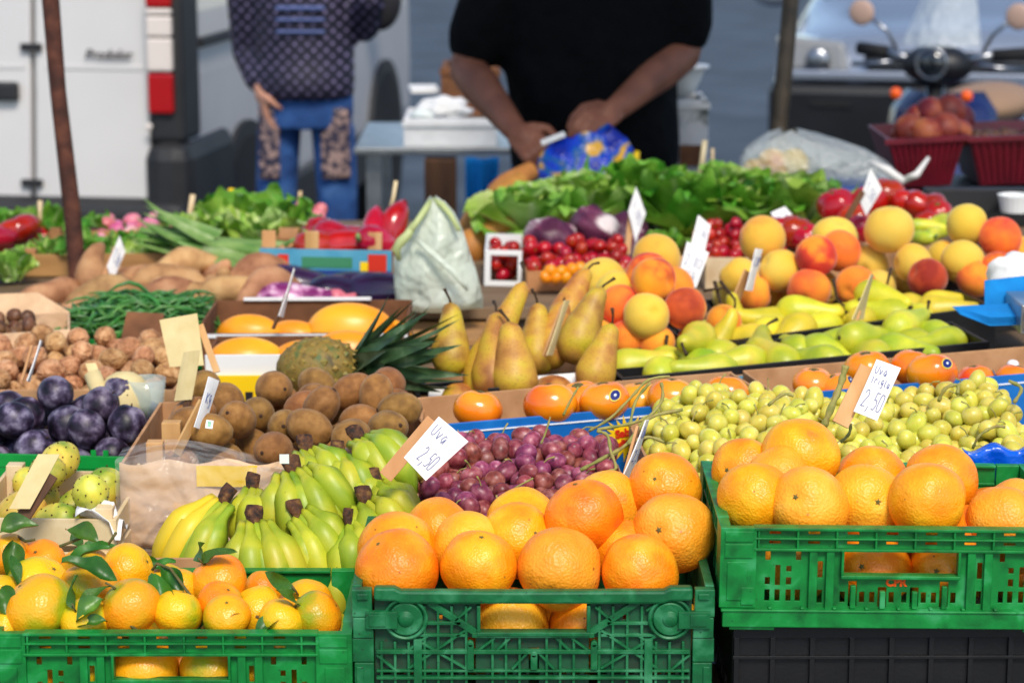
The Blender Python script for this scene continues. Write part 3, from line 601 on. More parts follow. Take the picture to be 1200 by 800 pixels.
# ------------------------------------------------------------------ price signs: card, stick, pen strokes
GL = {'0': [[(0, .2), (.2, 0), (.8, 0), (1, .2), (1, .8), (.8, 1), (.2, 1), (0, .8), (0, .2)]], '1': [[(.2, .75), (.6, 1), (.6, 0)]],
      '2': [[(0, .8), (.3, 1), (.8, .95), (1, .7), (0, 0), (1, .05)]], '3': [[(0, .9), (.5, 1), (.9, .75), (.4, .52), (.95, .3), (.5, 0), (0, .1)]], '4': [[(.8, 0), (.8, 1), (0, .35), (1, .35)]],
      '5': [[(.95, 1), (.15, 1), (.1, .55), (.7, .6), (1, .3), (.6, 0), (0, .05)]], '8': [[(.5, .52), (.1, .75), (.5, 1), (.9, .75), (.1, .25), (.5, 0), (.9, .25), (.5, .52)]], ',': [[(.5, .1), (.3, -.25)]],
      'e': [[(1, .9), (.5, 1), (.15, .5), (.5, 0), (1, .1)], [(0, .6), (.75, .6)], [(0, .42), (.7, .42)]], 'U': [[(0, 1), (.05, .2), (.5, 0), (.9, .2), (1, 1)]], 'V': [[(0, 1), (.5, 0), (1, 1)]], 'v': [[(.05, .62), (.45, 0), (.9, .66)]], 'A': [[(0, 0), (.5, 1), (1, 0)], [(.2, .4), (.8, .4)]],
      'K': [[(0, 0), (0, 1)], [(1, 1), (0, .45), (1, 0)]], 'g': [[(.9, .8), (.4, .9), (.1, .5), (.5, .2), (.9, .6), (.9, -.3), (.3, -.35)]], 'l': [[(.4, 1), (.4, .1), (.7, 0)]], 'r': [[(.1, 0), (.1, .6), (.4, .75), (.9, .65)]], 'i': [[(.5, 0), (.5, .6)]], 'a': [[(.9, .6), (.4, .7), (.1, .3), (.5, 0), (.9, .5), (.9, 0)]]}
def card_sign(cs, label, lines=(), stick=None, mat='card_white', sw=.011, group=None, stick_mat='wood'):
    """cs: four (u, v, D) corners, first top edge then bottom edge, clockwise; stick: two (u, v, D) ends"""
    P = [W(*c) for c in cs]; c0 = (P[0] + P[1] + P[2] + P[3]) / 4
    nrm = (P[1] - P[0]).cross(P[3] - P[0]).normalized()
    if nrm.dot(cam.location - c0) < 0: nrm = -nrm
    root = tag(empty('price_sign', loc=c0), label, 'price sign', group)
    L = [p - c0 for p in P]; k = nrm * .0007; nn = 4
    def pt(s, t, off): return (L[0] * (1 - s) + L[1] * s) * (1 - t) + (L[3] * (1 - s) + L[2] * s) * t + nrm * (off + .0018 * math.sin(3 * s + 1) * math.sin(2.2 * t + .5))
    m = MB(); m.grid(lambda s, t: pt(s, t, .0007), nn, nn); m.grid(lambda s, t: pt(s, t, -.0007), nn, nn)
    N = (nn + 1) ** 2; ring = [i * (nn + 1) for i in range(nn)] + [nn * (nn + 1) + j for j in range(nn)] + [(nn - i) * (nn + 1) + nn for i in range(nn)] + [nn - j for j in range(nn)]
    for a, b in zip(ring, ring[1:] + ring[:1]): m.f.append((a, b, b + N, a + N))
    flat('card', m, mat, root)
    m = MB()
    for txt, x0, x1, z0, z1 in lines:   # pen strokes; box in card coordinates, t down
        n = len(txt); cw = (x1 - x0) / n
        for i, ch in enumerate(txt):
            for pl in GL.get(ch, []):
                pts = [pt(x0 + cw * (i + .1 + .72 * a), z1 + (z0 - z1) * b, .0012) for a, b in pl]
                for p, q in zip(pts, pts[1:]): m.bar(p, q, .0008, .0004, nrm)
    if m.v: flat('lettering', m, 'ink_blue', root)
    if stick:
        p, q = W(*stick[0]) - c0, W(*stick[1]) - c0; m = MB(); m.bar(p - nrm * .0028, q - nrm * .0028, sw, .0035, nrm); flat('stick', m, stick_mat, root, bevel=.0005)
    return root
# ------------------------------------------------------------------ fruit prototypes
def blob(r, sc=(1, 1, 1), amp=.02, fr=1.6, seed=0, n=24, m=16, extra=None):
    def fn(p):
        k = 1 + amp * noise.noise(p * fr + Vector((seed * 7.1, seed * 3.3, 0)))
        return k * (extra(p) if extra else 1)
    return MB().ball(r, n, m, sc=sc, fn=fn)
def dimple(depth, width):   # a dent round the pole +z
    return lambda p: 1 - depth * math.exp(-((1 - p.z) / width) ** 1) if p.z > 0 else 1
def groove(p):
    a = math.atan2(p.y, p.x); return 1 - .035 * math.exp(-(a / .22) ** 2) * max(0, 1 - p.z * p.z * .2)
def star(r, n=5, th=.002, inner=.4):
    m = MB(); pts = []
    for i in range(2 * n):
        a = math.pi * i / n; q = r if i % 2 == 0 else r * inner; pts.append((q * math.cos(a), q * math.sin(a), -.12 * q if i % 2 == 0 else 0))
    m.add([(0, 0, th)] + pts, [(0, 1 + i, 1 + (i + 1) % (2 * n)) for i in range(2 * n)]); return m

def make_orange(seed):
    o = obj('orange', blob(1, (1, 1 - .02 * (seed % 3), .97 - .03 * (seed % 2)), .06, 1.3, seed, 40, 28, dimple(.07, .014)), 'orange_pale' if seed % 3 == 2 else 'orange'); kid(o, obj('calyx', star(.1, 5, .025), 'calyx', o, loc=(0, 0, .915))); return o
ORANGE = proto([make_orange(i) for i in range(6)], ['deep', 'deep', 'pale', 'deep', 'deep', 'pale'])
def leaf_mb(L, Wd, bend=.3, cup=.25):
    def fn(a, b):
        w = Wd * math.sin(math.pi * min(1, a * .96 + .03)) ** .8; s = (b - .5) * 2
        return (s * w / 2, L * a, -bend * L * a * a + cup * w * abs(s) ** 1.5 * .9 + .07 * L * math.sin(a * 7 + L * 900) * s + .02 * L * math.sin(a * 13))
    return MB().grid(fn, 9, 4)
def make_clem(seed, nl):
    r2 = random.Random(seed)
    o = obj('clementine', blob(1, (1, 1, .88), .05, 1.4, seed, 32, 22, dimple(.1, .03)), 'clementine')
    if nl == 0: kid(o, obj('calyx', star(.1, 5, .03), 'calyx', o, loc=(0, 0, .82)))
    else:
        kid(o, obj('stem', MB().tube([(0, 0, .78), (.05, .02, .95), (.1, .1, 1.15)], [.05, .035, .04], 6), 'twig', o))
        for i in range(nl):
            l = obj('leaf', leaf_mb(1.4, .5, r2.uniform(.15, .5)), 'leaf', o, loc=(.04, .04, .93), rot=(r2.uniform(-.1, .45), r2.uniform(-.5, .5), i * 2.6 + r2.uniform(-.6, .6))); kid(o, l)
    return o
CLEM = proto([make_clem(1, 0), make_clem(2, 1), make_clem(3, 0), make_clem(4, 0), make_clem(5, 2)], ['leafless', 'one leaved', 'leafless', 'leafless', 'two leaved'])
def make_peach(mat, seed):
    o = obj('peach', blob(1, (1, 1, .95), .04, 1.3, seed, 28, 20, lambda p: groove(p) * dimple(.16, .03)(p)), mat); return o
def make_nect(seed): return obj('nectarine', blob(1, (1, 1, .95), .04, 1.3, seed, 26, 18, lambda p: groove(p) * dimple(.16, .03)(p)), 'nectarine')
NECT = proto([make_nect(31), make_nect(32)])
PEACH = {k: proto([make_peach('peach_' + k, i + j * 5) for i in range(3)]) for j, k in enumerate(('yellow', 'red', 'orange'))}
def make_kiwi(seed, sticker):
    o = obj('kiwi', blob(1, (.83, .80, 1.08), .04, 1.3, seed, 28, 20), 'kiwi')
    kid(o, obj('tip', MB().ball(.1, 10, 6, (0, 0, 1.07), (1, 1, .5)), 'kiwi_end', o)); kid(o, obj('tip', MB().ball(.13, 10, 6, (0, 0, -1.06), (1, 1, .35)), 'kiwi_end', o))
    if sticker:
        m = MB(); m.grid(lambda a, b: (Vector((.83 * math.cos(a * .5 - .25), .80 * math.sin(a * .5 - .25), (b - .5) * .32)) * 1.012), 5, 3); kid(o, obj('sticker', m, 'sticker_white', o))
        m = MB(); m.grid(lambda a, b: (Vector((.83 * math.cos(a * .3 - .15), .80 * math.sin(a * .3 - .15), (b - .5) * .16)) * 1.02), 4, 2); kid(o, obj('sticker', m, 'sticker_green', o))
    return o
KIWI = proto([make_kiwi(i, i == 1) for i in range(4)], ['plain', 'stickered', 'plain', 'plain'])
def make_plum(seed): 
    o = obj('plum', blob(1, (.95, .95, 1.05), .03, 1.3, seed, 26, 18, lambda p: groove(p) * dimple(.14, .03)(p)), 'plum'); kid(o, obj('stem', MB().tube([(0, 0, .86), (.03, 0, 1.0), (.06, .03, 1.1)], .035, 6), 'pear_stem', o)); return o
PLUM = proto([make_plum(i) for i in range(3)])
def make_walnut(seed):
    def ex(p):
        s = math.exp(-(p.x / .09) ** 2) * .07; return 1 + s + .085 * abs(noise.noise(p * 4.2 + Vector((seed, 0, 0)))) * (1 if abs(p.x) > .1 else .3)
    return obj('walnut', blob(1, (.9, .88, 1.08), .05, 2.2, seed, 40, 30, ex), 'walnut')
WALNUT = proto([make_walnut(i) for i in range(4)])
def make_prickly(seed):
    o = obj('prickly_pear', blob(1, (.78, .78, 1.1), .05, 1.4, seed, 28, 20, lambda p: 1 - .14 * math.exp(-(1 - p.z) / .08) if p.z > 0 else 1), 'prickly_pear')
    m = MB(); r2 = random.Random(seed)
    for i in range(46):
        z = -0.9 + 1.8 * (i + .5) / 46; a = i * 2.4; q = math.sqrt(1 - z * z); p = Vector((.78 * q * math.cos(a), .78 * q * math.sin(a), 1.1 * z)) * 1.0
        m.ball(.04, 6, 4, p)
    kid(o, obj('spine_cushions', m, 'spine', o)); kid(o, obj('crown_scar', MB().lathe([(.18, .90), (.22, .935), (.23, .95), (.18, .94), (.03, .925)], 12), 'twig', o)); return o
PRICKLY = proto([make_prickly(i) for i in range(3)])
def make_persimmon(seed):
    o = obj('persimmon', blob(1, (1, 1, .80), .03, 1.2, seed, 32, 22, lambda p: (1 + .02 * math.cos(4 * math.atan2(p.y, p.x))) * dimple(.14, .06)(p)), 'persimmon')
    def patch(r, k, name, mat, ca):
        m = MB(); m.add([(0, 0, 0)] + [(r * 1.35 * math.cos(i * .4488), r * math.sin(i * .4488), -.5 * (r * math.cos(i * .4488)) ** 2) for i in range(14)], [(0, 1 + i, 1 + (i + 1) % 14) for i in range(14)])
        q = obj(name, m, mat, o); d = Vector((math.cos(ca), math.sin(ca), .35)).normalized(); pos = Vector((d.x * 1.0, d.y * 1.0, d.z * .80)) * k
        q.matrix_local = Matrix.Translation(pos) @ rot_to(Vector((d.x, d.y, d.z * 1.3)), .6); kid(o, q)
    if seed < 2: patch(.22, 1.022, 'sticker', 'sticker_yellow', -1.2); patch(.185, 1.03, 'sticker', 'sticker_blue', -1.2); patch(.05, 1.038, 'sticker', 'sticker_white', -1.2)
    kid(o, obj('calyx', star(.42, 4, .05, .55), 'calyx', o, loc=(0, 0, .72))); return o
PERS = proto([make_persimmon(i) for i in range(3)], ['with a blue sticker', 'with a blue sticker', 'without a sticker'])
def pear_mb(L, r, neck, bend, seed, n=22, cone=.0):
    m = MB(); K_ = 20; prof = []
    for i in range(K_ + 1):
        t = i / K_
        if t < .3: q = r * math.sqrt(max(0, 1 - ((t - .3) / .31) ** 2))
        else:
            k = (t - .3) / .7; lin = 1 - (1 - neck) * k ** 1.15; hour = neck + (1 - neck) * math.exp(-(k / .42) ** 2); q = r * (cone * lin + (1 - cone) * hour)
        if t > .9: q *= math.sqrt(max(.02, 1 - ((t - .9) / .102) ** 2))
        prof.append((max(q, r * .05), t * L))
    m.lathe(prof, n)
    m.v = [(x * (1 + .07 * noise.noise(Vector((x, y, z)) / r * 1.0 + Vector((seed * 5, 0, 0)))) + bend * L * (z / L) ** 2, y * (1 + .07 * noise.noise(Vector((x, y, z)) / r + Vector((0, seed * 5, 0)))), z) for x, y, z in m.v]
    return m
def make_pear(name, L, r, neck, bend, mat, seed, cone=.6):
    o = obj(name, pear_mb(L, r, neck, bend, seed, cone=cone), mat); b = bend * L
    kid(o, obj('stem', MB().tube([(b * .97, 0, L * .97), (b + .004, .001, L * 1.04), (b + .010, .002, L * 1.10), (b + .016 + .004 * seed, .003, L * 1.16)], [.0026, .002, .0021, .0034], 6), 'pear_stem', o))
    kid(o, obj('blossom_end', MB().ball(.006, 8, 5, (0, 0, .002), (1, 1, .5)), 'pear_stem', o)); return o
PEARB = proto([make_pear('brown_pear', .155, .0335, .38, b_, 'pear_brown', i, .85) for i, b_ in enumerate((.06, -.04, .12))])
PEARY = proto([make_pear('green_pear', .112, .0275, .36, b_, 'pear_yellow', i + 7, .65) for i, b_ in enumerate((.1, -.06, .14))])
PEARG = proto([make_pear('green_pear', .112, .0275, .36, b_, 'pear_green', i) for i, b_ in enumerate((.08, -.05, .16, .02))])
def make_bean(seed):
    r2 = random.Random(seed); L = .13; c = r2.uniform(-.03, .03); d = r2.uniform(-.02, .02)
    pts = [Vector((L * (t - .5), c * math.sin(math.pi * t), d * math.sin(2 * math.pi * t))) for t in (i / 8 for i in range(9))]
    return obj('green_bean', MB().tube(pts, [.0008, .0026, .0034, .0036, .0035, .0036, .0034, .0026, .001], 6), 'bean')
BEAN = proto([make_bean(i) for i in range(5)])
def make_spud(seed):
    r2 = random.Random(seed * 3 + 1); L = r2.uniform(.15, .2); pts = []; rad = []
    for i in range(13):
        t = i / 12; pts.append(Vector((L * (t - .5), .022 * math.sin(t * 4 + seed), .012 * math.sin(t * 5 + seed * 2)))); rad.append(max(.003, .029 * math.sin(math.pi * (t * .94 + .03)) ** .55 * (1 + .14 * math.sin(t * 11 + seed))))
    return obj('sweet_potato', MB().tube(pts, rad, 14), 'sweet_potato')
SPUD = proto([make_spud(i) for i in range(4)])
def make_melon(seed):
    o = obj('yellow_melon', blob(1, (.82, .8, 1.25), .03, 1.2, seed, 36, 20, lambda p: 1 + .012 * math.cos(9 * math.atan2(p.y, p.x))), 'melon')
    m = MB(); m.grid(lambda a, b: (Vector((.82 * math.cos(a * .5 - 1.4), .80 * math.sin(a * .5 - 1.4), (b - .5) * .5)) * 1.02), 6, 4)
    if seed == 0: kid(o, obj('sticker', m, 'sticker_pink', o))
    return o
MELON = proto([make_melon(i) for i in range(2)], ['with a pink sticker', 'without a sticker'])
def make_tomato(seed, name='tomato', mat='tomato', rib=.04):
    o = obj(name, blob(1, (1, 1, .84), .03, 1.3, seed, 26, 16, lambda p: (1 + rib * math.cos(5 * math.atan2(p.y, p.x) + seed)) * dimple(.12, .05)(p)), mat); kid(o, obj('calyx', star(.34, 5, .06, .3), 'leaf', o, loc=(0, 0, .76))); return o
TOM = proto([make_tomato(i) for i in range(3)])
CHERRY = proto([make_tomato(i, 'cherry_tomato', 'tomato', 0) for i in range(2)]); CHERRY_Y = proto([make_tomato(5, 'yellow_cherry_tomato', 'tomato_yellow', 0)])
def make_pepper(seed):
    pts = [Vector((.045 * (i / 8 - .5) * 3.6, .012 * math.sin(i * .7 + seed), .01 * math.sin(i * .5))) for i in range(9)]
    o = obj('red_pepper', MB().tube(pts, [.018, .034, .040, .040, .038, .034, .030, .022, .008], 14), 'pepper_red'); kid(o, obj('stem', MB().tube([pts[0], pts[0] + Vector((-.012, 0, .004)), pts[0] + Vector((-.026, .004, .016))], [.008, .005, .006], 7), 'leek', o)); return o
PEPPER = proto([make_pepper(i) for i in range(3)])
def make_aub(seed, mat):
    pts = [Vector((.2 * (i / 10 - .5), .006 * math.sin(i * .5 + seed), 0)) for i in range(11)]
    o = obj('eggplant', MB().tube(pts, [.006, .03, .042, .046, .047, .045, .041, .036, .03, .025, .018], 16), mat)
    kid(o, obj('cap', MB().tube([pts[9], pts[10], pts[10] + Vector((.015, 0, .003)), pts[10] + Vector((.035, .002, .012))], [.027, .022, .009, .006], 10), 'radish' if mat != 'eggplant' else 'leaf', o)); return o
AUB = proto([make_aub(0, 'eggplant'), make_aub(1, 'eggplant')]); AUB_S = proto([make_aub(2, 'eggplant_striped')])
CHEST = proto([obj('chestnut', blob(1, (1, .9, .75), .06, 1.5, i, 18, 12), 'chestnut') for i in range(2)])
RADISH = proto([obj('radish', blob(1, (1, 1, 1.25), .06, 1.5, i, 16, 10, lambda p: 1 - .35 * max(0, -p.z) ** 3), 'radish') for i in range(2)])
def lettuce_leaf(seed, L=.2, Wd=.2):
    r2 = random.Random(seed); ph = r2.uniform(0, 6)
    def fn(a, b):
        s = (b - .5) * 2; w = Wd * (.22 + .78 * math.sin(math.pi * min(1, a * .6 + .1))); e = abs(s) ** 2.5 * a ** 1.2 + max(0, a - .82) * 2.2
        fr = .016 * e * math.sin(7 * s + 8 * a + ph) + .007 * e * math.sin(15 * a + 13 * s + 2 * ph); vein = .003 * math.sin(14 * (a - .35 * abs(s))) * abs(s)
        return (s * w / 2 * (1 - .12 * a), L * a * (1 - .16 * s * s) - .3 * L * max(0, a - .55), .34 * L * math.sin(a * 1.9) + .16 * w * s * s + fr + vein - .006 * math.exp(-(s / .1) ** 2) * (1 - a))
    return MB().grid(fn, 16, 16).mesh('leaf', True, False)
LLEAF = {m_: [] for m_ in ('lettuce', 'lettuce_dark')}
for m_ in LLEAF:
    for i in range(4):
        me = lettuce_leaf(i + len(m_)); me.materials.append(MATS[m_]); LLEAF[m_].append(me)
def lettuce(p, sc, label, mat='lettuce', n=24, group='lettuce heads in a row', lean=(0, 0)):
    root = tag(empty('lettuce', loc=p), label, 'lettuce', group); root.rotation_euler = (lean[0], lean[1], rng.uniform(0, 6)); root.scale = (sc,) * 3
    for i in range(n):
        t = i / n; el = .05 + 1.3 * (1 - t) ** .8; o = bpy.data.objects.new('leaf', rng.choice(LLEAF[mat])); col.objects.link(o); o.parent = root
        o.location = (0, 0, .01 + .05 * (1 - t)); o.rotation_euler = (el - .25 + rng.uniform(-.12, .12), rng.uniform(-.2, .2), i * 2.4 + rng.uniform(-.2, .2)); q = (.62 + .5 * t) * rng.uniform(.9, 1.1); o.scale = (q * 1.05, q, q)
    return root
# ------------------------------------------------------------------ front row: clementines, oranges, oranges
def put_list(P, lst, label, cat, group, tilt_up=.0):
    out = []
    for u, v, dpx, D in lst:
        r = dpx * D / F / 2 * (1.09 if P is CLEM else 1); p = W(u, v, D); ax = Vector((rng.gauss(0, .6), rng.gauss(-.3, .5), 1)) if P is CLEM else Vector((rng.gauss(0, 1), rng.gauss(-.6, 1), rng.gauss(.3, .8)))
        out.append((P.put(TRS(p, rot_to(ax, rng.uniform(0, 6)), r), label, cat, group), p, r))
    return out
def under(P, M, w, d, z0, r, fixed, label, cat, group, layers=1, y1=None):
    """a jittered layer of fruit under the visible ones, so that they rest on something"""
    Mi = M.inverted(); fx = [(Mi @ p, q) for _, p, q in fixed]
    nx = max(1, int(w / (2.05 * r)))
    for k in range(layers):
        ny = max(1, int((d - .03) / (2.02 * r)))
        for i in range(nx):
            for j in range(ny):
                p = Vector(((i + .5) * w / nx + rng.uniform(-.004, .004), .015 + (j + .5) * (d - .03) / ny + rng.uniform(-.004, .004), z0 + r + k * r * 1.7 + rng.uniform(0, .004)))
                if all((p - c).length > .88 * (r + q) for c, q in fx):
                    P.put(TRS(M @ p, rand_rot(), r * rng.uniform(.96, 1.02)), label, cat, group); fx.append((p, r))
D1 = 2.63
# clementines
MA, wA = frame(W(-14, 742, D1), W(412, 742, D1), .113)
zA = MA.translation.z
vented_crate(MA, wA, .25, .113, 'crate_green', 'low green vented crate of leafy clementines')
flat('plank', MB().box(MA.translation.x + .01, MA.translation.x + .39, MA.translation.y + .01 - 2.5, MA.translation.y + .24 - 2.5, .6905, zA - .0045), 'board', st)
LA, GA = '{} yellow orange clementine heaped in the low green crate', 'clementines in the low crate'
fx = put_list(CLEM, [(46, 713, 80, 2.69), (153, 711, 67, 2.68), (208, 717, 55, 2.685), (266, 722, 52, 2.675), (330, 728, 52, 2.675), (372, 722, 58, 2.69), (100, 728, 56, 2.675), (46, 690, 76, 2.755), (106, 692, 70, 2.75), (256, 682, 64, 2.76), (300, 716, 58, 2.73), (358, 712, 64, 2.75),
                     (150, 668, 60, 2.80), (48, 662, 58, 2.83), (100, 668, 56, 2.82), (8, 650, 50, 2.82), (5, 700, 52, 2.72), (210, 690, 50, 2.76), (258, 706, 50, 2.71), (2, 736, 48, 2.68), (310, 690, 44, 2.81), (195, 684, 46, 2.83)], LA, 'clementine', GA)
fx += put_list(CLEM, [(170, 782, 76, 2.685), (246, 786, 66, 2.685), (136, 776, 56, 2.74), (212, 776, 56, 2.745), (100, 785, 60, 2.69), (45, 786, 62, 2.69), (310, 786, 62, 2.69), (372, 788, 60, 2.69)], LA, 'clementine', GA)
under(CLEM, MA, wA, .25, .005, .031, fx, LA, 'clementine', GA, 2)
# loose twig with leaves among the clementines
def spray(pts, leaves, label):
    root = tag(empty('leafy_twig', loc=W(*pts[0])), label, 'twig', 'leafy twigs among the clementines'); o0 = root.location.copy()
    obj('stem', MB().tube([W(*p) - o0 for p in pts], .0018, 6), 'twig', root)
    for a, b, wd in leaves:
        pa, pb = W(*a), W(*b); l = obj('leaf', leaf_mb((pb - pa).length, wd, rng.uniform(.1, .28), .5), 'leaf', root); y = (pb - pa).normalized(); z = (cam.location - pa).normalized() * .55 + Vector((0, 0, .8)) + Vector((rng.uniform(-.3, .3), 0, 0)); z = (z - y * z.dot(y)).normalized()
        l.matrix_local = Matrix.Translation(pa - o0) @ Matrix((y.cross(z), y, z)).transposed().to_4x4()
    return root
spray([(70, 640, 2.74), (100, 628, 2.76), (125, 640, 2.74), (136, 624, 2.73)], [((72, 658, 2.70), (136, 672, 2.68), .026), ((115, 638, 2.74), (78, 612, 2.75), .024), ((128, 640, 2.72), (78, 655, 2.72), .02)], 'twig with long dark leaves lying over the clementines')
spray([(178, 668, 2.72), (184, 660, 2.72), (200, 666, 2.71), (225, 700, 2.68)], [((180, 672, 2.70), (204, 735, 2.655), .026), ((190, 664, 2.72), (214, 698, 2.69), .022), ((182, 664, 2.73), (206, 655, 2.74), .012)], 'twig with a long leaf hanging over the crate front')
spray([(125, 712, 2.66), (140, 722, 2.655), (160, 738, 2.65)], [((123, 702, 2.66), (88, 726, 2.645), .024), ((126, 728, 2.65), (90, 730, 2.645), .014)], 'twig with two pale leaves between the clementines')
spray([(330, 720, 2.67), (320, 728, 2.665), (300, 722, 2.67)], [((330, 722, 2.66), (298, 742, 2.645), .022), ((252, 728, 2.66), (291, 714, 2.67), .022), ((345, 722, 2.67), (378, 718, 2.68), .012)], 'twig with small leaves lying near the crate corner')
spray([(20, 628, 2.82), (30, 634, 2.8), (40, 632, 2.78)], [((0, 624, 2.80), (42, 610, 2.80), .028), ((16, 634, 2.76), (12, 676, 2.74), .026), ((0, 690, 2.68), (8, 716, 2.66), .03)], 'twig with broad leaves behind the clementines')
# oranges in the folding crate
MBx, wB = frame(W(412, 690, D1), W(838, 690, D1), .165)
folding_crate(MBx, wB, .30, .165, 'crate_green_old', 'dark green folding crate with round latches, full of oranges')
LB, GB = 'big {} toned orange heaped in the dark folding crate with round latches', 'oranges in the folding crate'
fx = put_list(ORANGE, [(464, 669, 100, 2.695), (561, 664, 91, 2.69), (655, 666, 101, 2.695), (750, 670, 93, 2.69), (466, 645, 96, 2.775), (548, 642, 88, 2.775), (606, 634, 90, 2.785), (684, 606, 94, 2.775), (790, 624, 99, 2.765), (514, 624, 84, 2.86), (612, 612, 84, 2.865), (712, 594, 86, 2.865), (778, 574, 88, 2.86), (730, 645, 76, 2.775)], LB, 'orange', GB)
fx += put_list(ORANGE, [(598, 733, 94, 2.71), (690, 735, 94, 2.71), (506, 738, 88, 2.715), (780, 738, 88, 2.715)], LB, 'orange', GB)
under(ORANGE, MBx, wB, .30, .006, .043, fx, LB, 'orange', GB, 2)
# oranges in the raised crate
MC, wC = frame(W(845, 618, D1), W(1271, 622, D1), .113)
vented_crate(MC, wC, .30, .113, 'crate_green', 'green vented crate of oranges standing on a black crate', 'CPR')
zc = MC.translation.z
MG = Matrix.Translation((MC.translation.x + .018, MC.translation.y + .012, .6905)) @ Matrix.Rotation(R(.4), 4, 'Z')
grid_crate(MG, .40, .29, zc - .6905 - .006, 'crate_black', 'black lattice plastic crate under the raised crate of oranges')
LC, GC = 'big {} toned orange heaped in the green crate that stands on a black crate', 'oranges in the raised crate'
fx = put_list(ORANGE, [(948, 593, 95, 2.695), (884, 585, 90, 2.72), (1086, 587, 93, 2.69), (1014, 588, 92, 2.735), (938, 536, 93, 2.815), (872, 552, 80, 2.84), (915, 562, 82, 2.785), (1022, 560, 82, 2.84), (1103, 562, 85, 2.80), (1176, 612, 88, 2.70), (1146, 632, 84, 2.73), (1232, 606, 88, 2.72), (1192, 602, 84, 2.80)], LC, 'orange', GC)
fx += put_list(ORANGE, [(1022, 668, 92, 2.71), (1110, 669, 92, 2.71), (932, 668, 86, 2.715), (1200, 668, 86, 2.715)], LC, 'orange', GC)
under(ORANGE, MC, wC, .30, .010, .043, fx, LC, 'orange', GC, 1)

# ------------------------------------------------------------------ second row, left: prickly pears, bananas, kiwis, plums
ME_, wE = frame(W(-40, 604, 3.0), W(136, 606, 3.0), .06)
ME_.translation.z = .762; hE = W(136, 606, 3.0).z - .762
wood_crate(ME_, wE, .24, hE, 'pale wooden crate of prickly pears lined with paper', 'wood_pale', posts=.012)
def heap(P, M, x0, x1, y0, y1, zf, r, top, n, label, cat, group, jit=.06, rot=None, tries=40, sq=.96, put=None, pk=None):
    pk = pk or Pack()
    for i in range(n):
        q = r * rng.uniform(1 - jit, 1 + jit); c = pk.drop(x0, x1, y0, y1, zf, q, top, tries, sq)
        if c is None: continue
        if put: put(M @ c, q)
        else: P.put(TRS(M @ c, rot() if rot else rand_rot(), q), label, cat, group)
    return pk
heap(PRICKLY, ME_, .01, wE - .01, .01, .24, .025, .0325, lambda x, y: .118 + .02 * min(1, y / .15), 40, 'spotted yellow green prickly pear in the pale crate', 'prickly pear', 'prickly pears in the pale crate', .08)
m = MB(); m.grid(lambda a, b: (wE - .05 + .056 * a, -.008 + .06 * b, hE + .004 + .01 * math.sin(a * 5 + b * 7) - (.02 if a > .8 else 0)), 8, 8)
o = obj('paper_sheet', m, 'card_white'); o.matrix_world = ME_; tag(o, 'crumpled white paper lining the edge of the prickly pear crate', 'paper'); o.modifiers.new('s', 'SOLIDIFY').thickness = .0008
# kiwi box wrapped in paper and clear film
MF, wF = frame(W(140, 541, 3.1), W(487, 541, 3.1), .12); MF.translation.z = .762; hF = W(140, 541, 3.1).z - .762
kb = tag(empty('kiwi_box', MF), 'tan paper wrapped box of kiwis under clear plastic film', 'box')
dF = .36
m = MB(); m.grid(lambda a, b: (wF * a, .004 * math.sin(a * 14 + b * 4) - .004 * math.sin(b * 3.1), hF * b - .004 * (b > .9) * math.sin(a * 30)), 30, 12); o = obj('front_panel', m, 'paper_tan', kb); o.modifiers.new('s', 'SOLIDIFY').thickness = .003
for x in (0, wF - .004): flat('side_panel', MB().box(x, x + .004, .008, dF, 0, hF - .004), 'kraft', kb)
flat('back_panel', MB().box(.0045, wF - .0045, dF - .004, dF, 0, hF - .003), 'kraft', kb); flat('liner', MB().box(.005, wF - .005, .01, dF - .005, .058, .062), 'kraft_dark', kb)
m = MB(); m.grid(lambda a, b: (-.004 + (wF + .008) * a, -.012 + (.07 if b > .7 else 0) * (b - .7) / .3 + .006 * math.sin(a * 23 + b * 9) * math.sin(b * 6), (hF + .004) * min(1, b / .7) + .012 * math.sin(a * 9) * (b > .65)), 36, 20); obj('plastic_film', m, 'film', kb)
m = MB(); m.grid(lambda a, b: (.045 + .1 * a, -.0085 + .07 * a * 0 + .0012 * math.sin(a * 9), hF - .03 + .028 * b), 6, 2); obj('label_strip', m, 'print_yellow', kb).location = (.055, .004, -.002)
flat('corner_block', MB().box(.030, .052, .030, .05, .06, hF + .018), 'wood', kb, bevel=.001); flat('corner_block', MB().box(.045, .07, .07, .09, .06, hF + .035), 'wood', kb, bevel=.001); flat('corner_block', MB().box(wF - .05, wF - .024, .02, .045, .06, hF + .028), 'wood', kb, bevel=.001)
KL, KG = '{} fuzzy brown kiwi heaped in the paper wrapped box', 'kiwis in the paper wrapped box'
heap(KIWI, MF, .035, wF + .004, .012, dF, .06, .0305, lambda x, y: hF + .03 + .04 * min(1, y / .14) - .02 * max(0, (.1 - x) / .1), 180, KL, 'kiwi', KG, .05, lambda: rot_to(Vector((rng.gauss(0, 1), rng.gauss(-.5, .8), rng.gauss(0, .35))), rng.uniform(0, 6)), 60)
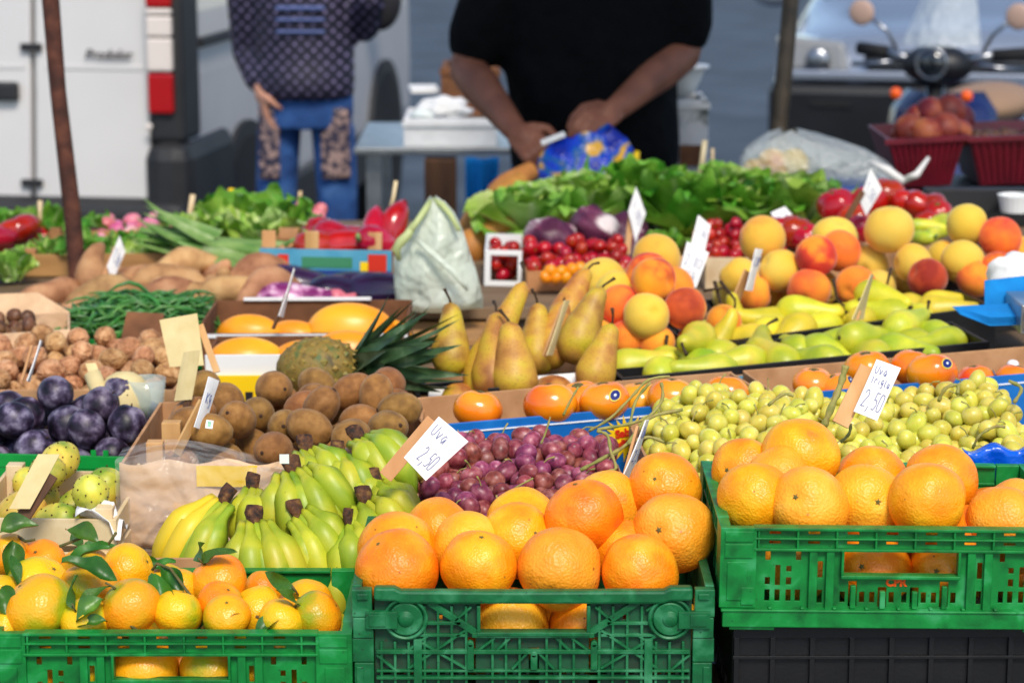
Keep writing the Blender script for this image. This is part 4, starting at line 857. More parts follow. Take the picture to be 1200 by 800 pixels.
# bananas: each hand hangs from its crown
def banana_hand(crown, tips, label, ripe=False, rad=.0192, bulge=.035):
    c = W(*crown); root = tag(empty('banana_bunch', loc=c), label, 'bananas', 'banana bunches piled behind the clementines')
    n = len(tips); side = (W(*tips[-1]) - W(*tips[0]))
    for i, tp in enumerate(tips):
        e = W(*tp) - c; d = e.normalized(); start = d * .018 + side.normalized() * (.0055 * (i - (n - 1) / 2)) if n > 1 else d * .018
        out = Vector((0, -.5, .85)); out = (out - d * out.dot(d)).normalized(); mid = e * .45 + out * bulge * rng.uniform(.9, 1.2)
        pts = bez(start, mid, e, 14); rr = []
        for k in range(15):
            t = k / 14; rr.append(.0058 + (rad - .0058) * (lambda q: q * q * (3 - 2 * q))(min(1, max(0, (t - .15) / .32))) if t < .7 else max(.0035, rad * (1 - ((t - .7) / .3) ** 2.4 * .86)))
        m = MB(); m.tube(pts, rr, 10)
        for q in range(len(m.v)):    # five soft ridges
            ring = q // 10; v_ = Vector(m.v[q]); cc = pts[min(ring, 14)]; m.v[q] = tuple(cc + (v_ - cc) * (1.10 if q % 2 == 0 else .93))
        obj('banana', m, 'banana_ripe' if ripe and i < 2 else 'banana', root)
        obj('tip', MB().tube([e - d * .002, e + (pts[-1] - pts[-2]).normalized() * .008], [.0045, .003], 7), 'banana_crown', root)
    dirn = sum(((W(*t) - c).normalized() for t in tips), Vector()).normalized()
    m = MB(); w = .0066 + .0013 * n; up = -dirn
    m.tube([dirn * .022, dirn * .012, dirn * .003, up * .005 + Vector((.002, 0, 0))], [w * .66, w * .82, w * .92, w * .84], 9, True, .72); m.v = [tuple(Vector(v_) * (1 + .12 * noise.noise(Vector(v_) * 120 + c * 30))) for v_ in m.v]
    obj('crown', m, 'banana_crown', root)
    return root
BH = [
 ((268, 574, 2.985), [(186, 672, 2.985), (200, 690, 2.965), (236, 702, 2.945)], True, 'bunch of ripe yellow bananas spreading in front of the tan paper'),
 ((297, 597, 2.94), [(276, 708, 2.915), (320, 716, 2.905), (360, 712, 2.905)], False, 'bunch of broad green yellow bananas right behind the clementines'),
 ((343, 590, 2.955), [(372, 706, 2.93), (400, 690, 2.935), (412, 664, 2.95)], False, 'bunch of spotted green yellow bananas leaning on the folding crate'),
 ((296, 559, 3.03), [(280, 640, 3.01), (312, 650, 3.0)], False, 'small bunch of green bananas between two dark crowns'),
 ((340, 538, 3.02), [(316, 640, 2.99), (362, 646, 2.98), (400, 636, 2.985), (416, 612, 3.0)], False, 'wide bunch of green yellow bananas with a pale tag on its crown'),
 ((356, 514, 3.075), [(356, 596, 3.05), (394, 598, 3.05), (412, 582, 3.06)], False, 'bunch of green bananas under the kiwis with a pale brown crown'),
 ((395, 521, 3.06), [(402, 606, 3.03), (440, 608, 3.025)], False, 'bunch of green bananas beside the kiwi box with an orange brown crown'),
 ((414, 504, 3.09), [(444, 580, 3.05), (480, 584, 3.045), (494, 562, 3.055)], False, 'bunch of pale green bananas lying against the price sign stick'),
 ((424, 574, 2.975), [(420, 668, 2.95), (462, 652, 2.955), (488, 626, 2.97)], False, 'bunch of green bananas with a split reddish brown crown'),
 ((437, 553, 3.02), [(456, 634, 2.995), (486, 626, 3.0)], False, 'short bunch of green bananas under the tilted price sign'),
 ((407, 600, 2.935), [(402, 706, 2.92), (432, 672, 2.93)], False, 'bunch of green bananas squeezed beside the folding crate'),
 ((398, 644, 2.915), [(396, 734, 2.90)], False, 'small green banana wedged between the two crates'),
 ((416, 543, 3.05), [(412, 622, 3.03), (440, 614, 3.03)], False, 'small bunch of green bananas with a blackened crown'),
]
for cr, tips, ripe, lab in BH:
    if len(tips) > 1:   # fuller hands: spread more, slimmer fingers over the same fan
        k = len(tips) + (2 if len(tips) > 2 else 1); full = []
        for i in range(k):
            q = i * (len(tips) - 1) / (k - 1); j = min(int(q), len(tips) - 2); f_ = q - j; full.append(tuple(a + (b - a) * f_ for a, b in zip(tips[j], tips[j + 1])))
        tips = [(a, b + 8 * math.sin(math.pi * i / (k - 1)), d - .012 * (i % 2)) for i, (a, b, d) in enumerate(full)]
    banana_hand(cr, tips, lab, ripe, rad=.0170 if len(tips) > 3 else .0185, bulge=.045)
o = flat('banana_tray', MB().box(-.45, -.13, 0, .18, 0, .014).box(-.45, -.13, -.008, -.001, 0, .05), 'kraft'); o.location = (.0, W(300, 690, 2.925).y, .7605); tag(o, 'low tan cardboard tray under the bananas', 'tray')
o = flat('sticker_tag', MB().box(0, .012, 0, .0008, 0, .012), 'sticker_white'); o.parent = bpy.data.objects['banana_bunch.004']; o.location = (-.012, -.014, -.002); o.name = 'tag'
# plums in a bright green crate
MP, wP = frame(W(-60, 527, 3.3), W(167, 533, 3.3), .09); hP = .105; MP.translation.z = W(167, 530, 3.3).z - hP
carton(MP, wP, .28, hP, 'crate_bright', 'bright green plastic crate of dark plums', name='plum_crate', fill=.05, top='crate_bright', strip=.018)
cr = bpy.data.objects['plum_crate']
flat('rim_stud', MB().box(wP - .072, wP - .065, .0, .004, hP, hP + .008).box(wP - .055, wP - .048, .0, .004, hP, hP + .008).box(wP - .010, wP - .001, .001, .02, hP, hP + .014), 'crate_bright', cr)
heap(PLUM, MP, .01, wP - .002, .006, .25, .05, .0285, lambda x, y: hP + .042 + .036 * min(1, y / .1) - .022 * max(0, x - wP + .07) / .07, 110, 'dark purple plum with pale bloom in the bright green crate', 'plum', 'plums in the bright green crate', .05)
# walnuts
MW, wW = frame(W(-60, 470, 3.62), W(205, 470, 3.62), .08); MW.translation.z = .802; hW = .055
carton(MW, wW, .26, hW, 'kraft', 'low brown carton of walnuts', name='walnut_box', fill=.02)
heap(WALNUT, MW, .0, wW - .004, .006, .255, .02, .0198, lambda x, y: hW + .022 + .035 * min(1, y / .16) - .02 * max(0, .05 - (wW - x)) / .05, 260, 'wrinkled tan walnut in the low carton', 'walnut', 'walnuts in the low carton', .08)
flat('flap', MB().hexa([(.29, .262, .04), (.21, .262, .04), (.21, .265, .04), (.29, .265, .04), (.285, .30, .115), (.225, .30, .118), (.225, .303, .118), (.285, .303, .115)]), 'kraft_dark', bpy.data.objects['walnut_box'])
# ------------------------------------------------------------------ second row, middle and right: grapes, persimmons
def zrim(M, rim_z): return rim_z - M.translation.z
def sun_logo(root, x, z, s, y=-.0016):
    m = MB(); n = 22; pts = []
    for i in range(2 * n):
        a = math.pi * i / n; q = s * (1 if i % 2 == 0 else .62) * (1.12 if i % 4 == 0 else 1); pts.append((x + q * math.cos(a) * 1.25, y, z + q * math.sin(a)))
    m.add([(x, y, z)] + pts, [(0, 1 + i, 1 + (i + 1) % (2 * n)) for i in range(2 * n)]); o = flat('sun_print', m, 'print_yellow', root)
    for k, (t, dz) in enumerate((('Sabor', .009), ('Mediterran', -.005))):
        l = obj('lettering', tmesh(t, .0155 if k == 0 else .0125, bold=.0007), 'print_red', root, smooth=False); l.location = (x, y - .0012, z + dz); l.rotation_euler = (R(90), R(-8), 0)
def blue_carton(P0, P1, depth, label, suns):
    M, w = frame(P0, P1, P0.z - .762)
    h = P0.z - .762
    r = carton(M, w, depth, h, 'card_blue', label, name='blue_carton', inner='kraft', fill=h - .062)
    flat('printed_edge', MB().box(.002, w - .002, -.0014, -.0004, h - .0135, h - .0115), 'print_white', r); flat('printed_edge', MB().box(.002, w - .002, -.0014, -.0004, .006, .010), 'print_white', r)
    for x in suns: sun_logo(r, x, h - .042, .031)
    return M, w, h
MK1, wK1, hK1 = blue_carton(W(499, 499, 3.24), W(905, 464, 3.36), .17, 'blue printed carton with a yellow sun logo between grapes and pears', (.05, .285, .46))
MK2, wK2, hK2 = blue_carton(W(911, 463, 3.37), W(1290, 430, 3.46), .17, 'blue printed carton of persimmons behind the white grapes', (.2,))
def pers(lst, label, group):
    for u, v, dpx, D, st_ in lst:
        r = dpx * D / F / 2; p = W(u, v, D); PERS.put(TRS(p, Euler((rng.uniform(-.35, .1), rng.uniform(-.3, .3), rng.uniform(-.3, .9))).to_matrix().to_4x4(), r), label, 'persimmon', group, k=st_)
pers([(645, 474, 66, 3.31, 2), (709, 470, 60, 3.32, 0), (787, 466, 60, 3.33, 1), (852, 462, 56, 3.37, 2), (560, 480, 60, 3.33, 2), (680, 470, 58, 3.385, 2), (750, 470, 58, 3.39, 2)], 'glossy orange persimmon {} in the blue carton with the sun logo', 'persimmons beside the pears')
pers([(953, 450, 50, 3.43, 0), (980, 456, 46, 3.42, 1), (1016, 432, 54, 3.47, 2), (1072, 432, 56, 3.47, 2), (1092, 437, 60, 3.43, 1), (1143, 446, 48, 3.47, 0), (1190, 446, 48, 3.47, 2)], 'glossy orange persimmon {} in the carton behind the white grapes', 'persimmons behind the white grapes')
# grapes
def grape_box(P0, P1, depth, label, boxmat, r, n, top, centres, mat, glabel, ggroup, zf, name, x_pad=.004):
    h = P0.z - .762; M, w = frame(P0, P1, h)
    carton(M, w, depth, h, boxmat, label, name=name, fill=zf, low=.02)
    me = [blob(1, (.96, .96, s_), .03, 1.4, i, 18, 12).mesh('grape') for i, s_ in enumerate((1.08, 1.22, 1.36))]
    for q in me: q.materials.append(MATS[mat])
    roots = [tag(empty('grape_bunch', loc=M @ Vector((c[0] * w, c[1] * depth, zf + .03))), glabel[i], 'grapes', ggroup) for i, c in enumerate(centres)]
    def put(p, q):
        i = min(range(len(roots)), key=lambda k: ((roots[k].location - p) * Vector((1, 1, .6))).length if False else (roots[k].location.xy - p.xy).length)
        o = bpy.data.objects.new('grape', rng.choice(me)); col.objects.link(o); o.parent = roots[i]; o.matrix_local = TRS(p - roots[i].location, rand_rot(), q)
    heap(None, M, x_pad, w - x_pad, .004, depth - .003, zf, r, top, n, '', '', '', .1, put=put, tries=50, sq=.86)
    for rt in roots:   # thin green pedicels showing between the berries
        tops = sorted((o_ for o_ in bpy.data.objects if o_.parent == rt), key=lambda o_: -o_.location.z)[:45]
        for o_ in rng.sample(tops, min(9, len(tops))):
            p = o_.location + Vector((0, -.003, .008)); d = Vector((rng.uniform(-1, 1), rng.uniform(-.6, .4), rng.uniform(.1, .7))).normalized(); obj('pedicel', MB().tube([p - d * .008, p, p + d * .010 + Vector((0, 0, .003)), p + d * .02], [.0009, .0011, .0009, .0014], 5), 'grape_stem', rt)
    return M, w, roots
MR, wR, RG = grape_box(W(490, 604, 2.93), W(752, 604, 2.95), .255, 'brown carton of red grapes', 'kraft', .0126, 420, lambda x, y: .095 + .058 * min(1, y / .2) - .015 * max(0, .05 - x) / .05,
    [(.2, .3), (.55, .55), (.85, .4)], 'grape_red', ['bunch of dusky red grapes by the banana pile', 'bunch of red grapes with a long bent stalk under the sun logo', 'bunch of dark red grapes beside the white grapes'], 'red grape bunches in the carton', .045, 'grape_carton')
MGn, wGn, GG = grape_box(W(772, 568, 2.97), W(1250, 545, 3.0), .33, 'carton of white grapes with a blue plastic liner', 'kraft', .0126, 800, lambda x, y: .118 + .058 * min(1, y / .26) + .012 * math.sin(x * 14) - .035 * max(0, .09 - x) / .09,
    [(.12, .4), (.3, .6), (.5, .45), (.72, .6), (.9, .35)], 'grape_green', ['bunch of small yellow green grapes beside the sun logo', 'bunch of white grapes with a thick green stalk by the price card', 'bunch of white grapes under the written price card', 'bunch of plump white grapes with a bent stalk', 'bunch of white grapes above the blue liner'], 'white grape bunches in the carton', .072, 'grape_carton')
def stalk(root, pts, rad=.0028, n=10):
    P = [W(*p) - root.location for p in pts]; q = []
    for i in range(len(P) - 1):
        a = P[max(i - 1, 0)]; b = P[i]; c = P[i + 1]; d = P[min(i + 2, len(P) - 1)]
        for k in range(4):
            t = k / 4; q.append(.5 * ((2 * b) + (c - a) * t + (2 * a - 5 * b + 4 * c - d) * t * t + (3 * b - a - 3 * c + d) * t ** 3))
    q.append(P[-1]); obj('stalk', MB().tube(q, [rad * .72 * (1 + .25 * math.sin(i * 2.3)) for i in range(len(q))], 7), 'grape_stem', root)
stalk(RG[1], [(690, 505, 3.06), (715, 490, 3.05), (740, 465, 3.05), (760, 445, 3.05), (785, 441, 3.05)], .0026); stalk(RG[1], [(738, 500, 3.04), (745, 470, 3.05), (762, 448, 3.05)]); stalk(RG[1], [(775, 448, 3.05), (776, 468, 3.05), (760, 488, 3.04), (735, 497, 3.04), (700, 503, 3.03)], .003)
stalk(RG[1], [(680, 551, 2.98), (710, 535, 2.98), (735, 520, 2.99), (760, 490, 3.02), (800, 480, 3.03)], .0034); stalk(RG[1], [(700, 505, 2.99), (712, 510, 2.98), (716, 530, 2.97), (722, 548, 2.96), (712, 552, 2.96)], .003); stalk(RG[0], [(660, 487, 3.1), (668, 470, 3.1), (678, 453, 3.1)], .0022); stalk(RG[0], [(634, 520, 3.05), (640, 505, 3.05), (645, 488, 3.05)], .0018)
stalk(RG[0], [(590, 580, 2.95), (610, 568, 2.94), (625, 560, 2.94)], .0018); stalk(RG[2], [(735, 520, 2.98), (760, 512, 2.98), (778, 518, 2.98)], .003)
stalk(GG[1], [(965, 500, 3.05), (975, 475, 3.05), (985, 450, 3.06), (991, 428, 3.06)], .0062); stalk(GG[1], [(900, 475, 3.08), (918, 462, 3.08), (930, 464, 3.08)], .003); stalk(GG[3], [(1100, 470, 3.15), (1108, 455, 3.14), (1122, 451, 3.14), (1122, 461, 3.13)], .0034); stalk(GG[4], [(1188, 472, 3.15), (1197, 455, 3.15), (1182, 446, 3.15)], .0034); stalk(GG[4], [(1140, 525, 3.02), (1148, 510, 3.01), (1165, 500, 3.01), (1178, 500, 3.01)], .0026); stalk(GG[2], [(985, 518, 3.0), (995, 508, 3.0), (997, 496, 3.0)], .0028)
m = MB(); P0, P1 = W(1128, 566, 2.955), W(1260, 562, 2.975)
m.grid(lambda a, b: P0 + (P1 - P0) * a + Vector((0, -.004 + .05 * max(0, b - .6), .042 * min(1, b / .6) - .006 * math.sin(a * 17) * b)) + Vector((0, .003 * math.sin(a * 23 + b * 5), 0)), 24, 10); o = obj('plastic_liner', m, 'liner_blue'); tag(o, 'shiny blue plastic liner folded over the white grape carton', 'liner'); o.modifiers.new('s', 'SOLIDIFY').thickness = .0008

# ------------------------------------------------------------------ third row, right: brown pears, green pears, peaches
P0, P1 = W(484, 472, 3.545), W(800, 447, 3.58); hQ = P0.z - .802; MQ, wQ = frame(P0, P1, hQ)
r = carton(MQ, wQ, .24, hQ, 'kraft', 'brown carton with black inner tray holding long brown pears', name='pear_carton', fill=.012, top='card_teal', strip=.004)
flat('inner_tray', MB().box(.005, .012, .006, .232, .02, hQ + .012).box(.0125, wQ - .006, .1, .106, .02, hQ + .004), 'crate_black', r)
flat('inner_sheet', MB().hexa([(.02, .03, .03), (.12, .03, .03), (.12, .034, .03), (.02, .034, .03), (.03, .08, hQ + .002), (.12, .08, hQ + .002), (.12, .084, hQ + .002), (.03, .084, hQ + .002)]).hexa([(.17, .05, .03), (.27, .05, .03), (.27, .054, .03), (.17, .054, .03), (.175, .09, hQ + .006), (.26, .09, hQ + .006), (.27, .094, hQ + .002), (.17, .094, hQ + .002)]), 'card_white', r)
flat('black_tab', MB().box(.113, .172, .0055, .009, hQ - .02, hQ + .012), 'crate_black', r, bevel=.001)
for b_, t_, q in [((526, 440, 3.63), (533, 374, 3.66), 1.0), ((553, 462, 3.61), (611, 330, 3.70), .95), ((575, 470, 3.59), (585, 362, 3.63), 1.05), ((603, 470, 3.575), (604, 376, 3.60), 1.15), ((630, 440, 3.70), (628, 368, 3.72), 1.0), ((642, 432, 3.70), (655, 350, 3.73), 1.0), ((668, 425, 3.68), (698, 334, 3.70), 1.05), ((690, 462, 3.60), (712, 390, 3.62), 1.0), ((655, 390, 3.76), (676, 326, 3.78), .9), ((530, 474, 3.58), (548, 462, 3.66), .8), ((665, 462, 3.60), (632, 458, 3.66), .9)]:
    p, e = W(*b_), W(*t_); L = (e - p).length; s_ = L / .155
    s2 = max(s_, .75); PEARB.put(TRS(p, rot_to(e - p, rng.uniform(0, 6)), (max(q * .9, .8) * 1.04, max(q * .9, .8) * 1.04, s2)), 'long russet brown pear standing in the brown carton', 'pear', 'brown pears in the carton')
def pears_box(P0, P1, depth, label, n, top, glabel, group, base=.802, PP=None):
    PP = PP or PEARG
    h = P0.z - base; M, w = frame(P0, P1, h); r = carton(M, w, depth, h, 'crate_black', label, t=.006, name='pear_tray', fill=max(.012, h - .04), fillmat='kraft')
    def put(p, q):
        d = Vector((rng.gauss(0, 1), rng.gauss(.2, .8), rng.gauss(.05, .14))).normalized(); s_ = rng.uniform(.92, 1.12); PP.put(TRS(p - d * .043 * s_, rot_to(d, rng.uniform(0, 6)), s_), glabel, 'pear', group)
    heap(None, M, .015, w - .01, .0, depth + .01, max(.012, h - .04), .027, lambda x, y: top(x, y) + h, n, '', '', '', .04, put=put, tries=30, sq=.9)
    return M, w, h, r
M1, w1, h1, r1 = pears_box(W(728, 443, 3.61), W(1160, 400, 3.70), .165, 'black tray of light green pears behind the persimmons', 60, lambda x, y: .0 + .042 * min(1, y / .12), 'light green pear with a dark stem in the first black tray', 'green pears in the first tray')
flat('printed_edge', MB().box(0, w1, -.010, -.004, .0, h1 - .012), 'kraft', r1); flat('printed_edge', MB().box(0, w1, -.0112, -.0102, h1 - .017, h1 - .0125), 'card_teal', r1); flat('printed_edge', MB().box(.3, .345, -.0122, -.0114, h1 - .017, h1 - .0125).box(w1 - .09, w1 - .06, -.0122, -.0114, h1 - .017, h1 - .0125), 'print_yellow', r1)
M2, w2, h2, r2_ = pears_box(W(818, 404, 3.85), W(1165, 358, 3.93), .15, 'black tray of yellow green pears below the peaches', 56, lambda x, y: .0 + .046 * min(1, y / .12), 'yellow green pear lying in the second black tray', 'green pears in the second tray', PP=PEARY)
def box_for(P0, P1, depth, mat, label, name='carton', base=.802, fill=None, **k):
    h = P0.z - base; M, w = frame(P0, P1, h); r = carton(M, w, depth, h, mat, label, name=name, fill=fill or h - .03, **k); return M, w, h, r
MH1, wH1, hH1, _ = box_for(W(684, 412, 3.80), W(812, 404, 3.83), .24, 'crate_black', 'black tray of peaches behind the brown pears', 'peach_tray', fill=.035)
MH2, wH2, hH2, _ = box_for(W(842, 371, 4.09), W(1225, 335, 4.13), .16, 'crate_black', 'black tray of large yellow peaches', 'peach_tray')
def peaches(lst, label, group):
    out = []
    for u, v, d, D, c in lst:
        r = d * D / F / 2; p = W(u, v, D); PEACH[c].put(TRS(p, rot_to(Vector((rng.gauss(0, 1), rng.gauss(0, 1), rng.gauss(.2, .6))), rng.uniform(0, 6)), r), label.replace('{}', {'yellow': 'yellow', 'red': 'dark red blushed', 'orange': 'orange'}[c]), 'peach', group); out.append((None, p, r))
    return out
LP1, GP1 = 'downy {} peach piled behind the brown pears', 'peaches behind the brown pears'
f1 = peaches([(757, 370, 55, 3.82, 'yellow'), (803, 361, 51, 3.84, 'red'), (766, 328, 54, 3.86, 'red'), (760, 322, 54, 3.92, 'red'), (769, 302, 57, 3.96, 'yellow'), (706, 330, 58, 3.96, 'yellow'), (727, 358, 50, 3.87, 'orange'), (738, 362, 46, 3.88, 'orange'), (722, 342, 52, 3.93, 'yellow'), (735, 397, 46, 3.84, 'orange'), (770, 404, 46, 3.83, 'orange'), (814, 398, 42, 3.86, 'orange'), (848, 378, 44, 3.95, 'orange'), (700, 396, 46, 3.86, 'orange'), (790, 338, 50, 3.95, 'orange')], LP1, GP1)
under(PEACH['orange'], MH1, wH1, .22, .036, .036, f1, LP1.replace('{}', 'orange'), 'peach', GP1)
LP2, GP2 = 'large downy {} peach in the tray behind the green pears', 'peaches in the far tray'
f2 = peaches([(893, 280, 56, 4.2, 'yellow'), (866, 325, 48, 4.14, 'yellow'), (914, 317, 51, 4.15, 'yellow'), (957, 300, 49, 4.12, 'red'), (948, 340, 52, 4.11, 'orange'), (984, 294, 50, 4.18, 'orange'), (978, 280, 55, 4.23, 'yellow'), (1003, 336, 50, 4.11, 'orange'), (1018, 310, 46, 4.2, 'yellow'), (1042, 269, 59, 4.16, 'yellow'), (1070, 308, 47, 4.14, 'yellow'), (1087, 326, 48, 4.10, 'red'), (1133, 263, 51, 4.2, 'yellow'), (1172, 279, 51, 4.17, 'orange'), (1128, 307, 52, 4.14, 'yellow'), (1106, 303, 44, 4.22, 'yellow'), (1143, 326, 46, 4.12, 'orange'), (1168, 318, 48, 4.13, 'red'), (1195, 300, 48, 4.2, 'yellow'), (882, 345, 46, 4.13, 'orange'), (1210, 318, 46, 4.14, 'orange')], LP2, GP2)
under(PEACH['yellow'], MH2, wH2, .18, hH2 - .028, .035, f2, LP2.replace('{}', 'yellow'), 'peach', GP2)
# blue paper napkins and the scale edge
m = MB(); a, b, c, d = W(1154, 329, 3.72), W(1215, 322, 3.72), W(1215, 374, 3.71), W(1154, 379, 3.71)
root = tag(empty('napkin_pack', loc=d), 'stack of bright blue paper napkins leaning on the pear tray', 'napkins')
flat('upright_sheet', MB().hexa([d - d, c - d, c - d + Vector((0, .004, 0)), Vector((0, .004, 0)), a - d, b - d, b - d + Vector((0, .004, 0)), a - d + Vector((0, .004, 0))]), 'cloth_blue', root)
for i in range(5):
    q0, q1, q2, q3 = (W(1116 + i * 2, 360 + i * 2, 3.66 - .004 * i), W(1160, 373 + i * 2.2, 3.63), W(1220, 371 + i * 2.2, 3.63), W(1220, 354 + i * 1.6, 3.70)); k = Vector((0, 0, .0012))
    flat('sheet', MB().hexa([p - d for p in (q1, q2, q3, q0)] + [p - d + k for p in (q1, q2, q3, q0)]), 'cloth_blue', root)
o = flat('scale_edge', MB().box(0, .1, 0, .12, 0, .045).box(.003, .1, -.004, -.0005, .008, .036), 'steel', bevel=.003); o.location = W(1196, 392, 3.6); tag(o, 'brushed steel corner of a weighing scale beside the napkins', 'scale'); o.name = 'weighing_scale'
o = obj('paper_bag', blob(.045, (1, .8, .8), .25, 2.2, 3, 20, 14), 'card_white'); o.location = W(1190, 322, 3.86); tag(o, 'crumpled white paper bag tucked behind the blue napkins', 'paper bag')
o = obj('garlic_bulb', blob(.009, (1, 1, .8), .05, 1.3, 2, 14, 10), 'card_white'); o.location = W(1187, 427, 3.53); tag(o, 'tiny white bulb on the edge of the persimmon carton', 'bulb')
# ------------------------------------------------------------------ third row, left: melons, pineapple, beans, chestnuts, small vessels
P0, P1 = W(240, 416, 3.72), W(426, 415, 3.72); h = P0.z - .802; M, w = frame(P0, P1, h)
r = carton(M, w, .15, h, 'plastic_white', 'white fronted tray of yellow melons with a yellow printed strip', name='melon_tray', fill=h - .03, inner='kraft_dark'); flat('printed_edge', MB().box(-.004, w + .004, -.006, -.001, .0, h - .032), 'print_yellow', r)
m = MB()
for i in range(9): m.box(.01 + i * .026, .022 + i * .026, -.0072, -.0062, .012, .020 + .004 * (i % 3))
flat('lettering', m, 'ink_dark', r)
P0, P1 = W(236, 391, 3.90), W(478, 390, 3.90); h = P0.z - .802; M, w = frame(P0, P1, h)
r = carton(M, w, .19, h + .02, 'kraft_dark', 'dark carton of yellow melons with a white front edge', name='melon_tray', fill=h - .045, low=.02, inner='kraft_dark', top='plastic_white', strip=.007)
flat('back_flap', MB().box(.05, w - .07, .180, .1855, h + .021, h + .026), 'card_white', r)
def melon(u, v, wp, D, k, lab, grp):
    rr = wp * D / F / 2.5; MELON.put(TRS(W(u, v, D), rot_to(Vector((1, rng.uniform(-.15, .15), rng.uniform(-.05, .05))), rng.uniform(-.3, .3) + 1.6), rr), lab, 'melon', grp, k=k)
for u, v, wp, D, k in ((288, 424, 92, 3.785, 0), (358, 426, 86, 3.79, 1), (405, 414, 82, 3.80, 1)): melon(u, v, wp, D, k, 'smooth yellow melon {} in the white fronted tray', 'melons in the white fronted tray')
for u, v, wp, D, k in ((292, 393, 78, 3.97, 1), (412, 388, 104, 3.98, 0), (345, 398, 70, 3.98, 1), (452, 392, 60, 4.0, 1)): melon(u, v, wp, D, k, 'smooth yellow melon {} in the dark carton', 'melons in the dark carton')
# pineapple lying on its side
pc = W(374, 432, 3.61); root = tag(empty('pineapple', loc=pc), 'pineapple lying on its side with its dark crown toward the pears', 'pineapple')
obj('body', MB().ball(.05, 20, 14, sc=(1.3, 1, .95)), 'pineapple_skin', root)
m = MB()
for i in range(11):
    for j in range(14):
        a = math.pi * (i + .7) / 12; b = 2 * math.pi * (j + .5 * (i % 2)) / 14; nrm = Vector((-math.cos(a), math.sin(a) * math.cos(b), math.sin(a) * math.sin(b))); p = Vector((nrm.x * .065, nrm.y * .05, nrm.z * .0475)); tx = nrm.cross(Vector((1, 0, 0))).normalized(); ty = nrm.cross(tx); q = .0068 * max(.5, math.sin(a))
        m.add([p + tx * q, p + ty * q, p - tx * q, p - ty * q, p + nrm * .0032 + Vector((.003, 0, 0))], [(0, 1, 4), (1, 2, 4), (2, 3, 4), (3, 0, 4)])
obj('scales', m, 'pineapple_skin', root, smooth=False)['kind'] = 'stuff'
def blade(L, wd, bend):
    def fn(a, b):
        s = (b - .5) * 2; return (s * wd / 2 * (1 - a ** 1.6), L * a, bend * L * a * a + .35 * wd * abs(s) * (1 - a))
    return MB().grid(fn, 8, 2)
for i in range(44):
    t = i / 44; a = i * 2.4; el = .25 + 1.0 * t; L = .165 - .055 * t; d = Vector((math.cos(el) * 1.0, math.sin(el) * math.cos(a), math.sin(el) * math.sin(a) * .75 + .05)).normalized()
    o = obj('leaf', blade(L * rng.uniform(.85, 1.1), .03, rng.uniform(-.1, .3)), 'pineapple_leaf', root); z = (Vector((-1, 0, 0)) - d * -d.x).normalized()
    o.matrix_local = Matrix.Translation(Vector((.058 + .012 * (1 - t), d.y * .018, d.z * .018))) @ Matrix((d.cross(z), d, z)).transposed().to_4x4()
o = flat('low_box', MB().box(-.09, .19, -.05, .05, 0, pc.z - .047 - .8015), 'kraft'); o.location = (pc.x, pc.y, .8012); tag(o, 'low kraft box under the pineapple', 'box')
# green beans
P0, P1 = W(68, 398, 4.0), W(244, 396, 4.0); h = P0.z - .802; M, w = frame(P0, P1, h); carton(M, w, .22, h, 'crate_green', 'green crate heaped with green beans', name='bean_crate', fill=.02)
for i in range(230):
    x, y = rng.uniform(.03, w - .03), rng.uniform(.01, .21); k = max(0, 1 - ((x - w / 2) / (w * .52)) ** 2) * max(0.1, 1 - ((y - .12) / .14) ** 2)
    z = h - .02 + .055 * k + rng.uniform(-.006, .012); BEAN.put(TRS(M @ Vector((x, y, z)), Euler((rng.uniform(-.4, .4), rng.uniform(-.22, .22), rng.gauss(.1, .7) + (math.pi if i % 2 else 0))).to_matrix().to_4x4(), rng.uniform(.8, 1.1)), 'slender green bean in the heap behind the walnuts', 'green bean', 'green beans in the heap')
flat('mound', MB().grid(lambda a, b: (.01 + (w - .02) * a, .006 + .207 * b, .022 + (h - .045) + .05 * max(0, 1 - ((a - .5) / .52) ** 2) * max(0, 1 - ((b * .22 - .12) / .14) ** 2) - (h - .03) * (a in (0, 1) or b in (0, 1))), 10, 8), 'bean', bpy.data.objects['bean_crate'])
# chestnut carton with open flaps
P0, P1 = W(-90, 398, 3.84), W(82, 386, 3.88); h = P0.z - .802; M, w = frame(P0, P1, h)
r = carton(M, w, .16, h, 'paper_tan', 'open pale carton of chestnuts with folded flaps', name='chestnut_carton', fill=h - .03)
flat('flap', MB().hexa([(0, -.045, h - .02), (w, -.03, h - .03), (w, -.028, h - .03), (0, -.043, h - .02), (0, -.002, h + .001), (w, -.002, h + .001), (w, .001, h + .001), (0, .001, h + .001)]), 'paper_tan', r); flat('flap', MB().hexa([(0, .160, h - .001), (w, .160, h - .001), (w, .163, h - .001), (0, .163, h - .001), (0, .20, h + .035), (w - .05, .19, h + .03), (w - .05, .193, h + .03), (0, .203, h + .035)]), 'paper_tan', r)
heap(CHEST, M, .03, w - .05, .02, .15, h - .03, .016, lambda x, y: h + .022, 40, 'small dark chestnut in the open pale carton', 'chestnut', 'chestnuts in the pale carton', .12)
